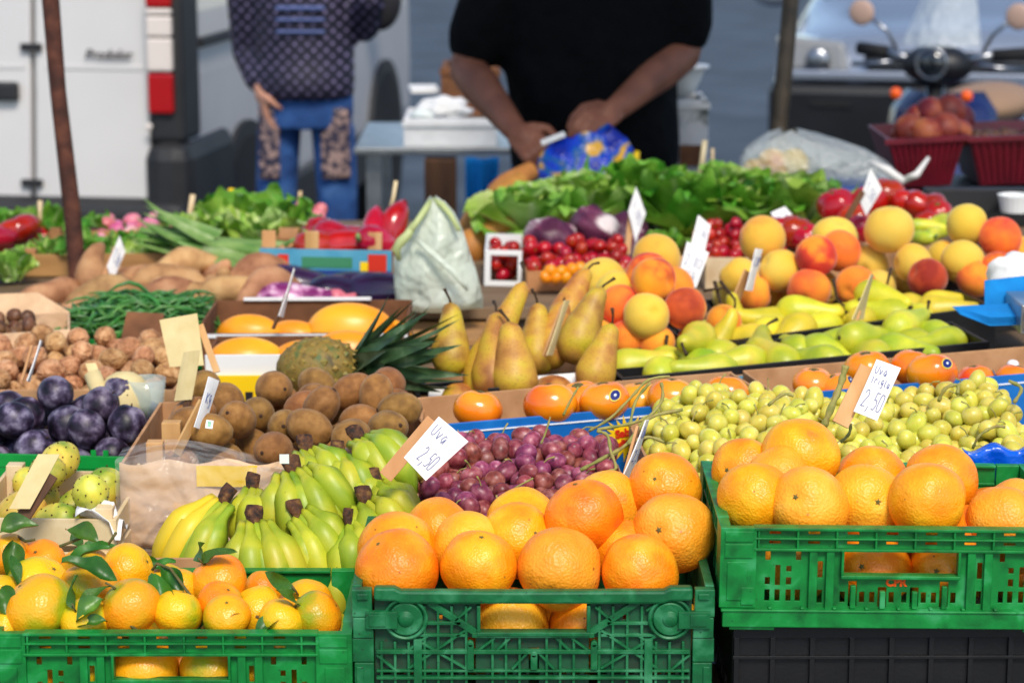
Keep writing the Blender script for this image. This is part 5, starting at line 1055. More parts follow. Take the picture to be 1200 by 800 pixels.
# white dish, paper roll and glass cup between plums and walnuts
p = W(146, 462, 3.5); o = obj('bowl', MB().lathe([(.001, .034), (.012, .033), (.025, .026), (.034, .014), (.038, .0), (.039, -.012), (.036, -.03)], 28), 'card_beige'); o.location = p; o.rotation_euler = (R(-12), 0, 0); tag(o, 'upturned cream bowl between the plums and the walnuts', 'bowl')
root = tag(empty('paper_roll', loc=W(112, 452, 3.5)), 'rolled tan paper standing at a slant behind the plums', 'paper roll'); e = W(128, 490, 3.47) - root.location
obj('tube', MB().tube([Vector((0, 0, .006)) + Vector((-.004, 0, .012)), e], .0125, 14, False), 'card_beige', root).modifiers.new('s', 'SOLIDIFY').thickness = .002
p = W(172, 486, 3.5); o = obj('glass_cup', MB().lathe([(.022, 0), (.026, .02), (.030, .055), (.0285, .055), (.0245, .02), (.02, .003)], 24), 'glass'); o.location = p; tag(o, 'clear glass cup beside the walnuts', 'cup')
# ------------------------------------------------------------------ fourth row
def carton_at(P0, P1, depth, mat, label, name, **k): return box_for(P0, P1, depth, mat, label, name, base=.842, **k)
def spud(u, v, D, a, el=0, s_=1.0): SPUD.put(TRS(W(u, v, D), Euler((rng.uniform(0, 6), el, a)).to_matrix().to_4x4(), s_), 'knobbly tan sweet potato in the heap beside the rusty post', 'sweet potato', 'sweet potatoes in the heap')
for a in [(60, 350, 4.45, .7), (95, 362, 4.42, -.3), (110, 335, 4.5, 1.3, -.9), (135, 352, 4.42, .2), (118, 356, 4.4, 1.0), (165, 345, 4.45, -.2), (150, 330, 4.52, .5), (180, 322, 4.55, -.35), (205, 335, 4.48, .25), (225, 350, 4.42, 0), (215, 318, 4.58, .3), (240, 332, 4.5, 2.2, .4), (265, 345, 4.42, .3), (255, 322, 4.55, -.9, -.4), (290, 338, 4.45, -.4), (305, 325, 4.5, .6, -.3), (280, 352, 4.4, 0), (75, 372, 4.4, .4), (190, 355, 4.4, .2), (320, 345, 4.42, .9), (312, 312, 4.56, .5, -.3), (245, 356, 4.4, -.2), (160, 362, 4.38, .5)]: spud(*a)
# wooden crate of radish greens
P0, P1 = W(24, 298, 4.66), W(212, 296, 4.66); h = P0.z - .842; M, w = frame(P0, P1, h); wood_crate(M, w, .3, h, 'brown wooden crate of leafy greens behind the sweet potatoes', fill=h - .02, slats=1, posts=.008)
def leaf_tuft(name, p, n, sc, mat, label, cat, group, spread=1.0, up=.4):
    root = tag(empty(name, loc=p), label, cat, group)
    for i in range(n):
        o = bpy.data.objects.new('leaf', rng.choice(LLEAF[mat])); col.objects.link(o); o.parent = root; o.location = (rng.uniform(-.03, .03), rng.uniform(-.03, .03), 0)
        q = sc * rng.uniform(.7, 1.2); o.rotation_euler = (rng.uniform(0, up + .4), rng.uniform(-.5, .5) * spread, i * 2.4 + rng.uniform(-.4, .4)); o.scale = (q, q, q)
    return root
for i, (x, y) in enumerate([(.03, .05), (.09, .04), (.15, .06), (.21, .04), (.27, .05), (.06, .14), (.13, .15), (.2, .14), (.26, .16)]): leaf_tuft('greens_bundle', M @ Vector((x, y, h - .015)), 8, .24, 'lettuce_dark' if i % 3 else 'lettuce', 'bundle of small green leaves in the brown wooden crate', 'greens', 'leaf bundles in the wooden crate')
for i, u in enumerate((-8, 8, 24, 2)): leaf_tuft('greens_bundle', W(u, 322 + 6 * (i % 2), 4.6), 8, .28, 'lettuce', 'bundle of greens hanging beside the brown wooden crate', 'greens', 'leaf bundles beside the wooden crate')
heap(RADISH, frame(W(95, 286, 4.95), W(235, 282, 4.95), .03)[0], 0, .24, 0, .18, .0, .016, lambda x, y: .085, 50, 'pink and white radish behind the leafy crate', 'radish', 'radishes behind the leafy crate', .2)
def pep(u, v, D, a, el, s_, lab, grp): PEPPER.put(TRS(W(u, v, D), Euler((rng.uniform(0, 6), el, a)).to_matrix().to_4x4(), s_), lab, 'pepper', grp)
for i, (u, v) in enumerate(((-5, 278), (14, 274), (30, 268), (8, 284), (34, 280), (46, 272))): pep(u, v, 4.85 + .03 * i, .5 + .3 * i, -.2, .62, 'slim red pepper among greens beyond the rusty post', 'red peppers beyond the post')
for i, (u, v) in enumerate(((2, 266), (22, 264), (60, 262), (75, 270), (118, 274), (205, 276))): leaf_tuft('greens_bundle', W(u, v + 6, 5.02), 6, .3, 'lettuce_dark', 'bundle of dark greens at the far edge of the stall', 'greens', 'greens at the far edge')
o = flat('low_box', MB().box(-1.25, -.62, 0, .3, 0, .03), 'kraft_dark'); o.location = (0, 4.86, .8412); tag(o, 'long low box under the radishes and peppers', 'box')
# leeks and celery
def leek(p, e, rad, k):
    p, e = W(*p), W(*e); root = tag(empty('leek', loc=p), 'thick green leek stalk lying beside the sweet potatoes', 'leek', 'leeks beside the sweet potatoes'); d = e - p
    obj('stalk', MB().tube([d * t + Vector((0, 0, .006 * math.sin(3 * t + k))) for t in (0, .25, .5, .75, 1)], [rad * .8, rad, rad * .95, rad * .9, rad * .7], 12, squash=.8), 'leek', root)
    for i in range(4):
        o = obj('leaf', blade(.16, .035, rng.uniform(-.2, .25)), 'leek', root); y = (-d.normalized() + Vector((rng.uniform(-.3, .3), rng.uniform(-.3, .3), rng.uniform(0, .4)))).normalized(); z = (Vector((0, -.3, 1)) - y * y.dot(Vector((0, -.3, 1)))).normalized(); o.matrix_local = Matrix.Translation(d * .06) @ Matrix((y.cross(z), y, z)).transposed().to_4x4()
for k, a in enumerate((((240, 288, 4.66), (330, 302, 4.6), .017), ((238, 298, 4.64), (330, 316, 4.58), .018), ((244, 310, 4.62), (325, 322, 4.56), .018), ((236, 306, 4.63), (300, 324, 4.57), .016), ((250, 280, 4.7), (335, 290, 4.64), .016))): leek(*a, k)
for i, (u, v, D) in enumerate(((275, 268, 4.85), (298, 264, 4.87), (320, 262, 4.86), (262, 276, 4.8), (335, 274, 4.82), (305, 278, 4.78))): leaf_tuft('chard_bunch', W(u, v + 14, D), 9, .5, 'lettuce' if i % 2 else 'lettuce_dark', 'bright leafy chard bunch behind the leeks', 'chard', 'chard bunches behind the leeks')
heap(RADISH, frame(W(325, 268, 4.95), W(385, 266, 4.95), .02)[0], 0, .1, 0, .08, .0, .014, lambda x, y: .075, 22, 'small pale turnip behind the chard', 'turnip', 'turnips behind the chard', .2)
o = flat('low_box', MB().box(0, .36, 0, .25, 0, .045), 'kraft_dark'); o.location = (W(250, 300, 4.8).x, 4.72, .8412); tag(o, 'dark low box under the chard and turnips', 'box')
# teal printed carton of red peppers, eggplants below
P0, P1 = W(304, 291, 4.5), W(459, 294, 4.5); hT = .052; MT, wT = frame(P0, P1, hT)
r = carton(MT, wT, .26, hT, 'card_teal', 'teal and blue printed carton of red peppers on wooden corner blocks', name='pepper_carton', fill=.03, inner='kraft')
flat('printed_band', MB().box(.001, wT - .001, -.0016, -.0004, .002, .013), 'card_navy', r); flat('printed_band', MB().box(.08, .175, -.0016, -.0004, .018, .038), 'print_green', r); flat('printed_band', MB().box(.19, .23, -.0016, -.0004, .004, .03), 'print_yellow', r); flat('printed_band', MB().box(.205, .24, -.003, -.0018, .008, .045).box(.035, .055, -.003, -.0018, .025, .042), 'print_red', r)
for x in (.004, .085, wT - .045): flat('corner_block', MB().box(x, x + .026, .006, .012, hT, hT + .033), 'wood', r, bevel=.001)
for i, (u, v, D, a, el) in enumerate(((385, 282, 4.55, .2, .1), (405, 278, 4.58, -.3, 0), (430, 274, 4.6, .9, -.8), (412, 288, 4.54, .1, 0), (445, 286, 4.56, 1.0, .2), (395, 272, 4.66, .3, .2), (375, 277, 4.64, 2.5, .1))): pep(u, v + 2, D, a, el, .78, 'shiny red pepper in the teal printed carton', 'red peppers in the teal carton')
pep(463, 272, 4.62, 1.2, -1.1, .8, 'curved red pepper standing up beside the pale plastic bag', None)
for x in (.0, wT - .05): flat('support_block', MB().box(x + .01, x + .04, .1, .24, -(P0.z - hT - .842), -.0005), 'crate_black', r)
flat('support_block', MB().box(.012, wT - .012, .245, .25, -(P0.z - hT - .842), -.0005), 'crate_black', r)
for i, (u, v, D, a) in enumerate(((425, 342, 4.45, .15), (448, 346, 4.42, -.3), (345, 338, 4.48, .1), (405, 348, 4.44, .7))): AUB.put(TRS(W(u, v, D), Euler((rng.uniform(0, 6), 0, a)).to_matrix().to_4x4(), .95), 'glossy dark eggplant under the teal carton', 'eggplant', 'dark eggplants under the carton')
AUB_S.put(TRS(W(348, 352, 4.38), Euler((1, 0, .1)).to_matrix().to_4x4(), .8), 'pink striped eggplant beside the dark ones', 'eggplant', None); 
# pale plastic bag standing up
def sack(name, prof, D, depth, mat, label, cat):
    """prof: rows of (v, u_left, u_right); a thin-walled pouch of elliptic section"""
    c0 = W((prof[-1][1] + prof[-1][2]) / 2, prof[-1][0], D); root = tag(empty(name, loc=c0), label, cat); m = MB(); n = 28
    for k, (v, a, b) in enumerate(prof):
        p = W((a + b) / 2, v, D); q = (b - a) * D / F / 2; t = k / (len(prof) - 1); dq = depth * (.25 + .75 * math.sin(math.pi * min(1, t * .7 + .12)))
        for j in range(n):
            w_ = 2 * math.pi * j / n; wr = 1 + .10 * math.sin(5 * w_ + k * .7) + .07 * math.sin(9 * w_ - k * 1.1); m.v.append(tuple(p - c0 + Vector((q * math.cos(w_), dq * math.sin(w_) * wr, .004 * math.sin(3 * w_ + k)))))
    for k in range(len(prof) - 1):
        for j in range(n): m.f.append((k * n + j, k * n + (j + 1) % n, (k + 1) * n + (j + 1) % n, (k + 1) * n + j))
    m.f.append(tuple((len(prof) - 1) * n + j for j in range(n))); obj('film', m, mat, root); return root, c0
root, c0 = sack('plastic_bag', [(233, 503, 511), (240, 497, 522), (250, 491, 532), (262, 486, 539), (275, 478, 545), (288, 466, 549), (302, 461, 553), (318, 461, 558), (335, 462, 562), (350, 464, 566), (360, 466, 566)], 4.3, .06, 'bag_pale', 'pale green translucent plastic bag with knotted handles', 'plastic bag')
obj('handle', MB().tube([W(*p) - c0 for p in ((486, 262, 4.24), (478, 275, 4.23), (470, 283, 4.23), (464, 292, 4.235), (468, 305, 4.24))], [.006, .008, .009, .008, .004], 8), 'bag_rim', root); obj('handle', MB().tube([W(*p) - c0 for p in ((504, 236, 4.27), (498, 246, 4.25), (490, 258, 4.24), (482, 270, 4.23))], [.005, .006, .006, .005], 8), 'bag_rim', root); obj('handle', MB().tube([W(*p) - c0 for p in ((508, 234, 4.28), (518, 240, 4.26), (528, 252, 4.25), (538, 270, 4.24))], [.005, .006, .005, .004], 8), 'bag_rim', root)
obj('fold', MB().tube([W(*p) - c0 for p in ((487, 280, 4.225), (505, 296, 4.22), (530, 318, 4.22), (548, 340, 4.225))], [.003, .007, .006, .003], 8), 'bag_pale', root)
o = flat('low_box', MB().box(-.09, .1, -.09, .1, 0, c0.z - .8425), 'wood_crate'); o.location = (c0.x, c0.y, .8412 if c0.y > 4.3 else .8012); tag(o, 'small wooden box under the pale plastic bag', 'box')
# white plastic crate, cherry tomatoes, radicchio
P0, P1 = W(568, 293, 4.56), W(612, 294, 4.56); h = P0.z - .842; M, w = frame(P0, P1, h)
root = tag(empty('white_crate', M), 'white plastic crate corner beside the cherry tomatoes', 'crate'); flat('frame', MB().holed(0, w, 0, h, 0, .006, [(.012, w - .008, .01, h - .010)]).box(0, .006, .0065, .2, 0, h), 'plastic_white', root, bevel=.001); flat('back_panel', MB().box(0, w, .2, .206, 0, h), 'plastic_white', root)
heap(CHERRY, M, .006, w, .008, .19, .002, .0145, lambda x, y: h + .004, 40, 'small red cherry tomato inside the white plastic crate', 'cherry tomato', 'cherry tomatoes in the white crate', .1)
P0, P1 = W(617, 318, 4.5), W(748, 314, 4.52); MX, wX, hX, _ = box_for(P0, P1, .26, 'wood_crate', 'wooden tray of cherry tomatoes and radicchio', 'tomato_tray', base=.842, fill=P0.z - .842 - .015)
heap(CHERRY, MX, .0, wX, .0, .18, hX - .015, .0145, lambda x, y: hX + .018 + .04 * y / .18, 70, 'small red cherry tomato beside the radicchio', 'cherry tomato', 'cherry tomatoes beside the radicchio', .12)
for i, (u, v) in enumerate(((645, 318), (657, 318), (670, 316), (680, 315), (652, 325), (640, 324), (664, 325))): CHERRY_Y.put(TRS(W(u, v, 4.47), rand_rot(), .0135), 'tiny orange yellow tomato in front of the red ones', 'cherry tomato', 'yellow cherry tomatoes')
for i, (u, v, D, s_, lab) in enumerate(((648, 280, 4.70, .05, 'small dark purple radicchio head by the cherry tomatoes'), (696, 272, 4.74, .054, 'large radicchio head with white ribs below the lettuce'), (732, 278, 4.78, .05, 'round radicchio head tucked beside a price card'), (655, 292, 4.66, .026, 'half cut pale radicchio on the cherry tomatoes'))):
    o = obj('radicchio', blob(s_, (1.15, 1, .8), .18, 2.3, i, 26, 18), 'radicchio'); o.location = W(u, v, D); o.rotation_euler = (i, .3, i * 2); tag(o, lab, 'radicchio', 'radicchio heads')
for u, v in ((860, 295),): heap(CHERRY, frame(W(828, 310, 4.55), W(925, 306, 4.55), .02)[0], 0, .16, 0, .16, 0, .0135, lambda x, y: .055 + .05 * y / .16, 70, 'small red cherry tomato in the tray behind the peaches', 'cherry tomato', 'cherry tomatoes behind the peaches', .12)
o = flat('low_box', MB().box(0, .2, 0, .2, 0, .05).box(0, .2, -.01, -.001, 0, .062), 'wood_pale'); o.location = W(826, 340, 4.54); o.location.z = .8412; tag(o, 'pale wooden tray edge below the cherry tomatoes', 'tray')
# lettuces on a long crate
o = flat('long_box', MB().box(-.05, .72, 0, .3, 0, .035), 'wood_crate', bevel=.001); o.location = (0, 4.80, .8412); tag(o, 'long wooden crate under the row of lettuces', 'crate')
LT = [(622, 262, 4.95, 1.0, 'lettuce', 'pale frilly lettuce head with white ribs near the squashes'), (684, 252, 5.0, 1.05, 'lettuce', 'pale green lettuce head under the blue bag above the radicchio'), (745, 240, 5.08, 1.1, 'lettuce_dark', 'tall deep green lettuce head behind the upright price card'), (800, 252, 4.98, 1.05, 'lettuce_dark', 'dark green lettuce head above the pair of price cards'),
      (765, 284, 4.84, .6, 'lettuce_dark', 'low loose green lettuce head above the peaches'), (848, 244, 5.06, 1.05, 'lettuce', 'large light green lettuce head in the middle of the row'), (890, 252, 5.0, 1.0, 'lettuce_dark', 'deep green lettuce head behind the lone peach'), (938, 248, 5.02, 1.0, 'lettuce', 'bright frilly lettuce head below the clear bag beside the tomatoes')]
for u, v, D, s_, m_, lab in LT: lettuce(W(u, v + 38, D), s_ * .82, lab, m_, 15)
# tomatoes
tp = [(980, 241, 46), (1000, 258, 42), (1018, 236, 44), (1040, 228, 46), (1075, 240, 40), (1092, 242, 36), (932, 272, 46), (945, 278, 36), (915, 270, 36), (1060, 238, 36), (1010, 268, 36), (1100, 250, 34), (1085, 262, 34)]
for i, (u, v, d) in enumerate(tp): D = 4.62 + (270 - v) * .004; TOM.put(TRS(W(u, v, D), rot_to(Vector((rng.uniform(-.6, .6), rng.uniform(-.6, .6), 1))), d * D / F / 2), 'glossy ripe red tomato behind the yellow peaches', 'tomato', 'tomatoes behind the peaches')
o = flat('low_box', MB().box(0, .33, 0, .2, 0, .06), 'kraft'); o.location = (W(905, 280, 4.6).x, 4.52, .8412); tag(o, 'kraft box under the red tomatoes', 'box')
def make_green_pepper(seed):
    o = obj('green_pepper', MB().tube([(-.07, 0, 0), (-.04, .008, 0), (0, .012, .006), (.04, .006, .01), (.075, -.006, .012)], [.012, .024, .022, .016, .004], 12), 'pear_green'); kid(o, obj('stem', MB().tube([(-.07, 0, 0), (-.09, .003, .008)], [.006, .004], 6), 'leek', o)); return o
PEPPER_G = proto([make_green_pepper(0)])
for i, (u, v, D) in enumerate(((1088, 268, 4.5), (1100, 276, 4.48), (1080, 280, 4.46), (1112, 266, 4.52), (1095, 262, 4.54))): PEPPER_G.put(TRS(W(u, v, D), Euler((0, .2, i)).to_matrix().to_4x4(), .6), 'small pale green pepper between peaches and tomatoes', 'pepper', 'small green peppers')
o = flat('low_box', MB().box(0, .22, 0, .1, 0, .05), 'kraft_dark'); o.location = (W(1070, 280, 4.5).x, 4.40, .8412); tag(o, 'dark low box under the small green peppers', 'box')
# ------------------------------------------------------------------ back edge of the stall
P0, P1 = W(1040, 163, 5.28), W(1132, 158, 5.28)
def basket(P0, P1, depth, h, label):
    M, w = frame(P0, P1, h); root = tag(empty('maroon_crate', M), label, 'crate', 'maroon crates at the back of the stall'); t = .012
    def wall(a, b): return MB().hexa([Vector(a) + Vector((t, t, 0)) * 0 for a in a] + [Vector(q) for q in b])
    x0, x1, y0, y1 = .03, w - .03, .03, depth - .03
    for nm, a, b in (('front_panel', [(x0, y0), (x1, y0), (x1, y0 + .004), (x0, y0 + .004)], [(0, 0), (w, 0), (w, .004), (0, .004)]), ('back_panel', [(x0, y1 - .004), (x1, y1 - .004), (x1, y1), (x0, y1)], [(0, depth - .004), (w, depth - .004), (w, depth), (0, depth)]),
                     ('side_panel', [(x0, y0), (x0 + .004, y0), (x0 + .004, y1), (x0, y1)], [(0, .0045), (.004, .0045), (.004, depth - .0045), (0, depth - .0045)]), ('side_panel', [(x1 - .004, y0), (x1, y0), (x1, y1), (x1 - .004, y1)], [(w - .004, .0045), (w, .0045), (w, depth - .0045), (w - .004, depth - .0045)])):
        flat(nm, MB().hexa([(*q, 0) for q in a] + [(*q, h) for q in b]), 'crate_maroon', root)
    m = MB(); n = 12
    for i in range(n): c = w * (i + .5) / n; k = .03 * (1 - 2 * (i + .5) / n); m.hexa([(c + k - .003, .024, .004), (c + k + .003, .024, .004), (c + k + .003, .03, .004), (c + k - .003, .03, .004), (c - .003, -.005, h - .004), (c + .003, -.005, h - .004), (c + .003, 0, h - .004), (c - .003, 0, h - .004)])
    m.box(-.006, w + .006, -.008, .0, h - .012, h); flat('rib', m, 'crate_maroon', root); flat('base', MB().box(x0, x1, y0, y1, .001, .005), 'crate_maroon', root)
    return M, w
M, w = basket(P0, P1, .28, .115, 'maroon plastic crate heaped with red nectarines')
M2_, w2_ = basket(W(1136, 160, 5.3), W(1250, 156, 5.3), .28, .115, 'maroon plastic crate of dark fruit beside the nectarines')
b_ = Matrix.Translation((M.translation.x - .02, M.translation.y - .01, 0)); hb = M.translation.z - .842
o = flat('black_box', MB().box(-.02, .46, -.01, .29, 0, hb - .001), 'crate_black', bevel=.003); o.location = (M.translation.x, M.translation.y, .8415); tag(o, 'long black box under the two maroon crates', 'box')
for u, v, d, D in ((1066, 152, 38, 5.36), (1086, 156, 38, 5.34), (1106, 152, 42, 5.36), (1122, 156, 36, 5.38), (1090, 132, 38, 5.42), (1112, 130, 40, 5.42), (1076, 140, 36, 5.43), (1124, 140, 38, 5.46), (1098, 146, 40, 5.48), (1060, 162, 36, 5.44)):
    NECT.put(TRS(W(u, v, D), rand_rot(), d * D / F / 2), 'dark red nectarine heaped in the maroon crate', 'nectarine', 'nectarines in the maroon crate')
flat('liner', MB().box(.012, w - .012, .012, .268, .066, .07), 'crate_maroon', bpy.data.objects['maroon_crate'])
heap(CHEST, M2_, .02, w2_ - .02, .02, .24, .07, .02, lambda x, y: .125, 40, 'small dark fruit in the second maroon crate', 'fruit', 'dark fruit in the second maroon crate', .1)
# clear plastic bag of yellow fruit
root, c0 = sack('clear_bag', [(153, 915, 935), (158, 896, 958), (166, 880, 985), (175, 872, 1015), (185, 868, 1035), (195, 866, 1048), (206, 868, 1052), (214, 872, 1052)], 5.2, .07, 'bag_clear', 'clear plastic bag of yellow fruit behind the lettuces', 'plastic bag')
for i, (u, v, d) in enumerate(((884, 200, 28), (905, 192, 36), (930, 193, 38), (915, 204, 30), (895, 208, 28))): PEACH['yellow'].put(TRS(W(u, v, 5.2), rand_rot(), d * 5.2 / F / 2), 'yellow fruit wrapped in the clear plastic bag', 'fruit', 'fruit in the clear bag')
o = flat('flat_box', MB().box(0, .35, 0, .2, 0, c0.z - .8425), 'card_navy', bevel=.002); o.location = (c0.x - .18, c0.y - .1, .8415); tag(o, 'dark blue flat box under the clear plastic bag', 'box')
o = obj('paper_twist', MB().tube([W(*p) for p in ((1020, 190, 5.12), (1040, 200, 5.1), (1058, 212, 5.08), (1074, 205, 5.1), (1088, 185, 5.12))], [.005, .010, .009, .008, .004], 8), 'foam_dirty'); tag(o, 'twisted white paper beside the maroon crate', 'paper')
o = flat('steel_tray', MB().box(0, .26, 0, .04, 0, .05), 'plastic_dark', bevel=.002); o.location = W(1084, 250, 4.95); o.location.z = W(1084, 250, 4.95).z; tag(o, 'dark grey tray edge behind the tomatoes', 'tray')
o = flat('white_tub', MB().lathe([(.03, 0), (.034, .02), (.038, .035), (.035, .035), (.03, .005)], 20), 'plastic_white'); o.location = W(1190, 248, 4.9); tag(o, 'white plastic tub at the end of the dark tray', 'tub')
for i, (u, v, D, a) in enumerate(((572, 258, 5.02, .6), (590, 235, 5.1, .9), (600, 222, 5.18, .8), (565, 285, 4.9, .3))):
    o = obj('squash', MB().tube([Vector((-.09, 0, 0)), Vector((-.075, 0, 0)), Vector((-.04, 0, .004)), Vector((0, .004, .006)), Vector((.05, .006, .006)), Vector((.09, 0, .002)), Vector((.1, 0, 0))], [.01, .036, .048, .044, .030, .026, .008], 16), 'squash'); o.matrix_world = TRS(W(u, v, D), Euler((0, -.5, a)).to_matrix().to_4x4(), .8); tag(o, 'tan elongated squash beside the lettuces', 'squash', 'squashes beside the lettuces')
o = flat('low_box', MB().box(0, .16, 0, .3, 0, .05), 'kraft_dark'); o.location = (W(548, 280, 5).x, 4.82, .8415); tag(o, 'dark box under the tan squashes', 'box')
# loose sticks standing in the far produce
def stick(name, p, q, wd, mat, label): o = obj(name, MB().tube([W(*p), (W(*p) + W(*q)) / 2 + Vector((.002, 0, 0)), W(*q)], wd, 8), mat); tag(o, label, 'stick'); return o
stick('sign_stick', (44, 275, 5.0), (47, 235, 5.0), .0055, 'wood_pale', 'pale stick standing in the far greens beyond the post'); stick('sign_stick', (216, 280, 4.9), (226, 228, 4.9), .006, 'wood_pale', 'pale stick standing beside the radishes'); stick('sign_stick', (228, 282, 4.85), (236, 258, 4.85), .005, 'wood_pale', 'short pale stick beside the leeks'); stick('sign_stick', (456, 250, 4.9), (464, 212, 4.9), .004, 'wood_pale', 'thin stick standing behind the red peppers'); stick('sign_stick', (348, 242, 5.0), (352, 224, 5.0), .004, 'wood_pale', 'thin stick standing behind the turnips')
stick('yellow_rod', (262, 262, 4.9), (272, 222, 4.92), .008, 'print_yellow', 'curved yellow handle standing in the chard'); stick('sign_stick', (818, 212, 5.3), (826, 165, 5.3), .006, 'wood_pale', 'tall pale stick behind the lettuces beside the foam box'); stick('sign_stick', (833, 208, 5.35), (835, 174, 5.35), .004, 'wood_pale', 'thin pale stick behind the lettuces')

# ------------------------------------------------------------------ price signs
card_sign([(514, 488, 2.90), (549, 517, 2.90), (499, 563, 2.88), (473, 536, 2.88)], 'white price card tilted on a thick stick above the bananas', [('2,50', .3, .85, .55, .85), ('Uva', .1, .6, .12, .35)], ((452, 558, 2.91), (508, 492, 2.895)), sw=.018)
card_sign([(756, 492, 2.915), (761, 492, 2.955), (741, 560, 2.945), (728, 560, 2.90)], 'narrow white price card edge on between red grapes and oranges', [('Uva', .1, .9, .1, .3), ('2,5', .1, .9, .5, .7)], ((733, 562, 2.925), (750, 500, 2.925)), sw=.014)
card_sign([(1027, 421, 2.93), (1056, 431, 2.93), (1028, 493, 2.915), (1000, 482, 2.915)], 'white handwritten price card standing in the white grapes', [('Uva', .1, .62, .1, .24), ('lrigla', .12, .9, .3, .42), ('2,50', .12, .95, .55, .86)], ((985, 497, 2.92), (1018, 430, 2.935)), sw=.021, stick_mat='wood')
card_sign([(244, 441, 3.17), (257, 446, 3.19), (239, 505, 3.17), (227, 500, 3.14)], 'white price card in the kiwis turned sideways', [('Kg', .2, .8, .3, .5)], ((208, 532, 3.15), (240, 470, 3.165)), sw=.016)
card_sign([(216, 413, 3.30), (234, 410, 3.28), (224, 468, 3.27), (205, 470, 3.29)], 'bare tan card back beside the kiwis', (), ((212, 500, 3.27), (226, 430, 3.285)), 'card_beige', .012, stick_mat='wood_dark')
card_sign([(187, 375, 3.46), (231, 367, 3.46), (239, 428, 3.45), (199, 430, 3.45)], 'large tan card back in front of the green beans', (), ((254, 436, 3.45), (234, 380, 3.465)), 'card_beige', .010)
card_sign([(45, 532, 2.955), (70, 532, 2.955), (35, 596, 2.94), (11, 596, 2.94)], 'tan card back slanting over the prickly pears', (), ((22, 612, 2.945), (60, 555, 2.952)), 'card_beige', .018, stick_mat='wood_dark')
card_sign([(47, 398, 3.52), (50, 400, 3.56), (35, 448, 3.55), (31, 446, 3.50)], 'thin white price card seen edge on in the walnuts', (), ((28, 446, 3.53), (40, 405, 3.53)), sw=.012)
card_sign([(140, 276, 4.45), (147, 295, 4.46), (132, 330, 4.46), (125, 312, 4.45)], 'white price card on a stick in the sweet potatoes', [('1,50', .1, .9, .3, .6)], ((112, 350, 4.45), (138, 290, 4.462)), sw=.012)
card_sign([(344, 314, 3.84), (346, 316, 3.87), (332, 372, 3.86), (326, 370, 3.83)], 'white card seen edge on above the melon trays', (), ((322, 386, 3.855), (338, 345, 3.855)), sw=.026, stick_mat='wood_dark')
card_sign([(745, 219, 4.62), (757, 250, 4.63), (745, 284, 4.63), (736, 248, 4.62)], 'white price card standing on its corner before the lettuces', [('1,80', .1, .9, .3, .6)], ((735, 298, 4.63), (741, 245, 4.632)), sw=.012)
card_sign([(818, 252, 4.30), (833, 264, 4.30), (825, 300, 4.29), (809, 288, 4.29)], 'small white price card behind another above the peaches', [('2,50', .1, .9, .3, .5)], ((806, 320, 4.30), (816, 270, 4.31)), sw=.01)
card_sign([(805, 283, 4.16), (831, 296, 4.16), (816, 337, 4.15), (792, 334, 4.15)], 'white price card with blue writing above the peaches', [('2,80', .1, .9, .25, .5), ('Kg', .3, .8, .6, .85)], ((786, 345, 4.16), (800, 300, 4.17)), sw=.012)
card_sign([(885, 291, 4.02), (894, 292, 4.05), (882, 341, 4.04), (873, 340, 4.0)], 'narrow white price card before the yellow peaches', [('2,80', .1, .9, .2, .4)], ((858, 366, 4.03), (878, 318, 4.035)), sw=.028)
card_sign([(1020, 197, 4.55), (1034, 222, 4.56), (1015, 253, 4.56), (1007, 235, 4.55)], 'white price card on a brown stick among the tomatoes', [('1,50', .1, .9, .3, .6)], ((993, 256, 4.54), (1012, 224, 4.54)), sw=.012, stick_mat='wood_dark')
card_sign([(903, 250, 4.72), (920, 242, 4.74), (938, 262, 4.72), (912, 266, 4.70)], 'white price card lying behind the lone yellow peach', [('1,8', .2, .8, .3, .6)], None)
card_sign([(1020, 321, 3.80), (1024, 322, 3.86), (1012, 374, 3.84), (998, 374, 3.78)], 'pale wooden card edge standing in the green pears', (), ((994, 412, 3.79), (1010, 365, 3.80)), 'card_beige', .004)
card_sign([(100, 426, 3.5), (112, 425, 3.5), (130, 470, 3.48), (118, 474, 3.48)], 'folded tan card leaning by the cream bowl', (), None, 'card_beige')
card_sign([(661, 352, 3.62), (668, 352, 3.64), (648, 416, 3.63), (640, 416, 3.60)], 'pale wooden slip standing between the brown pears', (), ((640, 418, 3.63), (662, 358, 3.635)), 'card_beige', .012)
# ------------------------------------------------------------------ people
def capsules(m, chain, n=14, sq=1.0):
    """tapered tube with round ends through (point, radius) pairs"""
    P = [Vector(p) for p, _ in chain]; Rr = [r for _, r in chain]; d0 = (P[0] - P[1]).normalized(); d1 = (P[-1] - P[-2]).normalized()
    pts = [P[0] + d0 * Rr[0] * .9, P[0] + d0 * Rr[0] * .6] + P + [P[-1] + d1 * Rr[-1] * .6, P[-1] + d1 * Rr[-1] * .9]; rr = [Rr[0] * .3, Rr[0] * .78] + Rr + [Rr[-1] * .78, Rr[-1] * .3]
    m.tube(pts, rr, n, True, sq)
def fuse(name, m, mat, parent, vox=.012, it=6):
    o = obj(name, m, mat, parent); r = o.modifiers.new('r', 'REMESH'); r.mode = 'VOXEL'; r.voxel_size = vox; r.use_smooth_shade = True; s = o.modifiers.new('s', 'SMOOTH'); s.iterations = it; s.factor = .5; return o
def ell(m, c, sx, sy, sz, n=20): m.ball(1, n, 14, c, (sx, sy, sz))
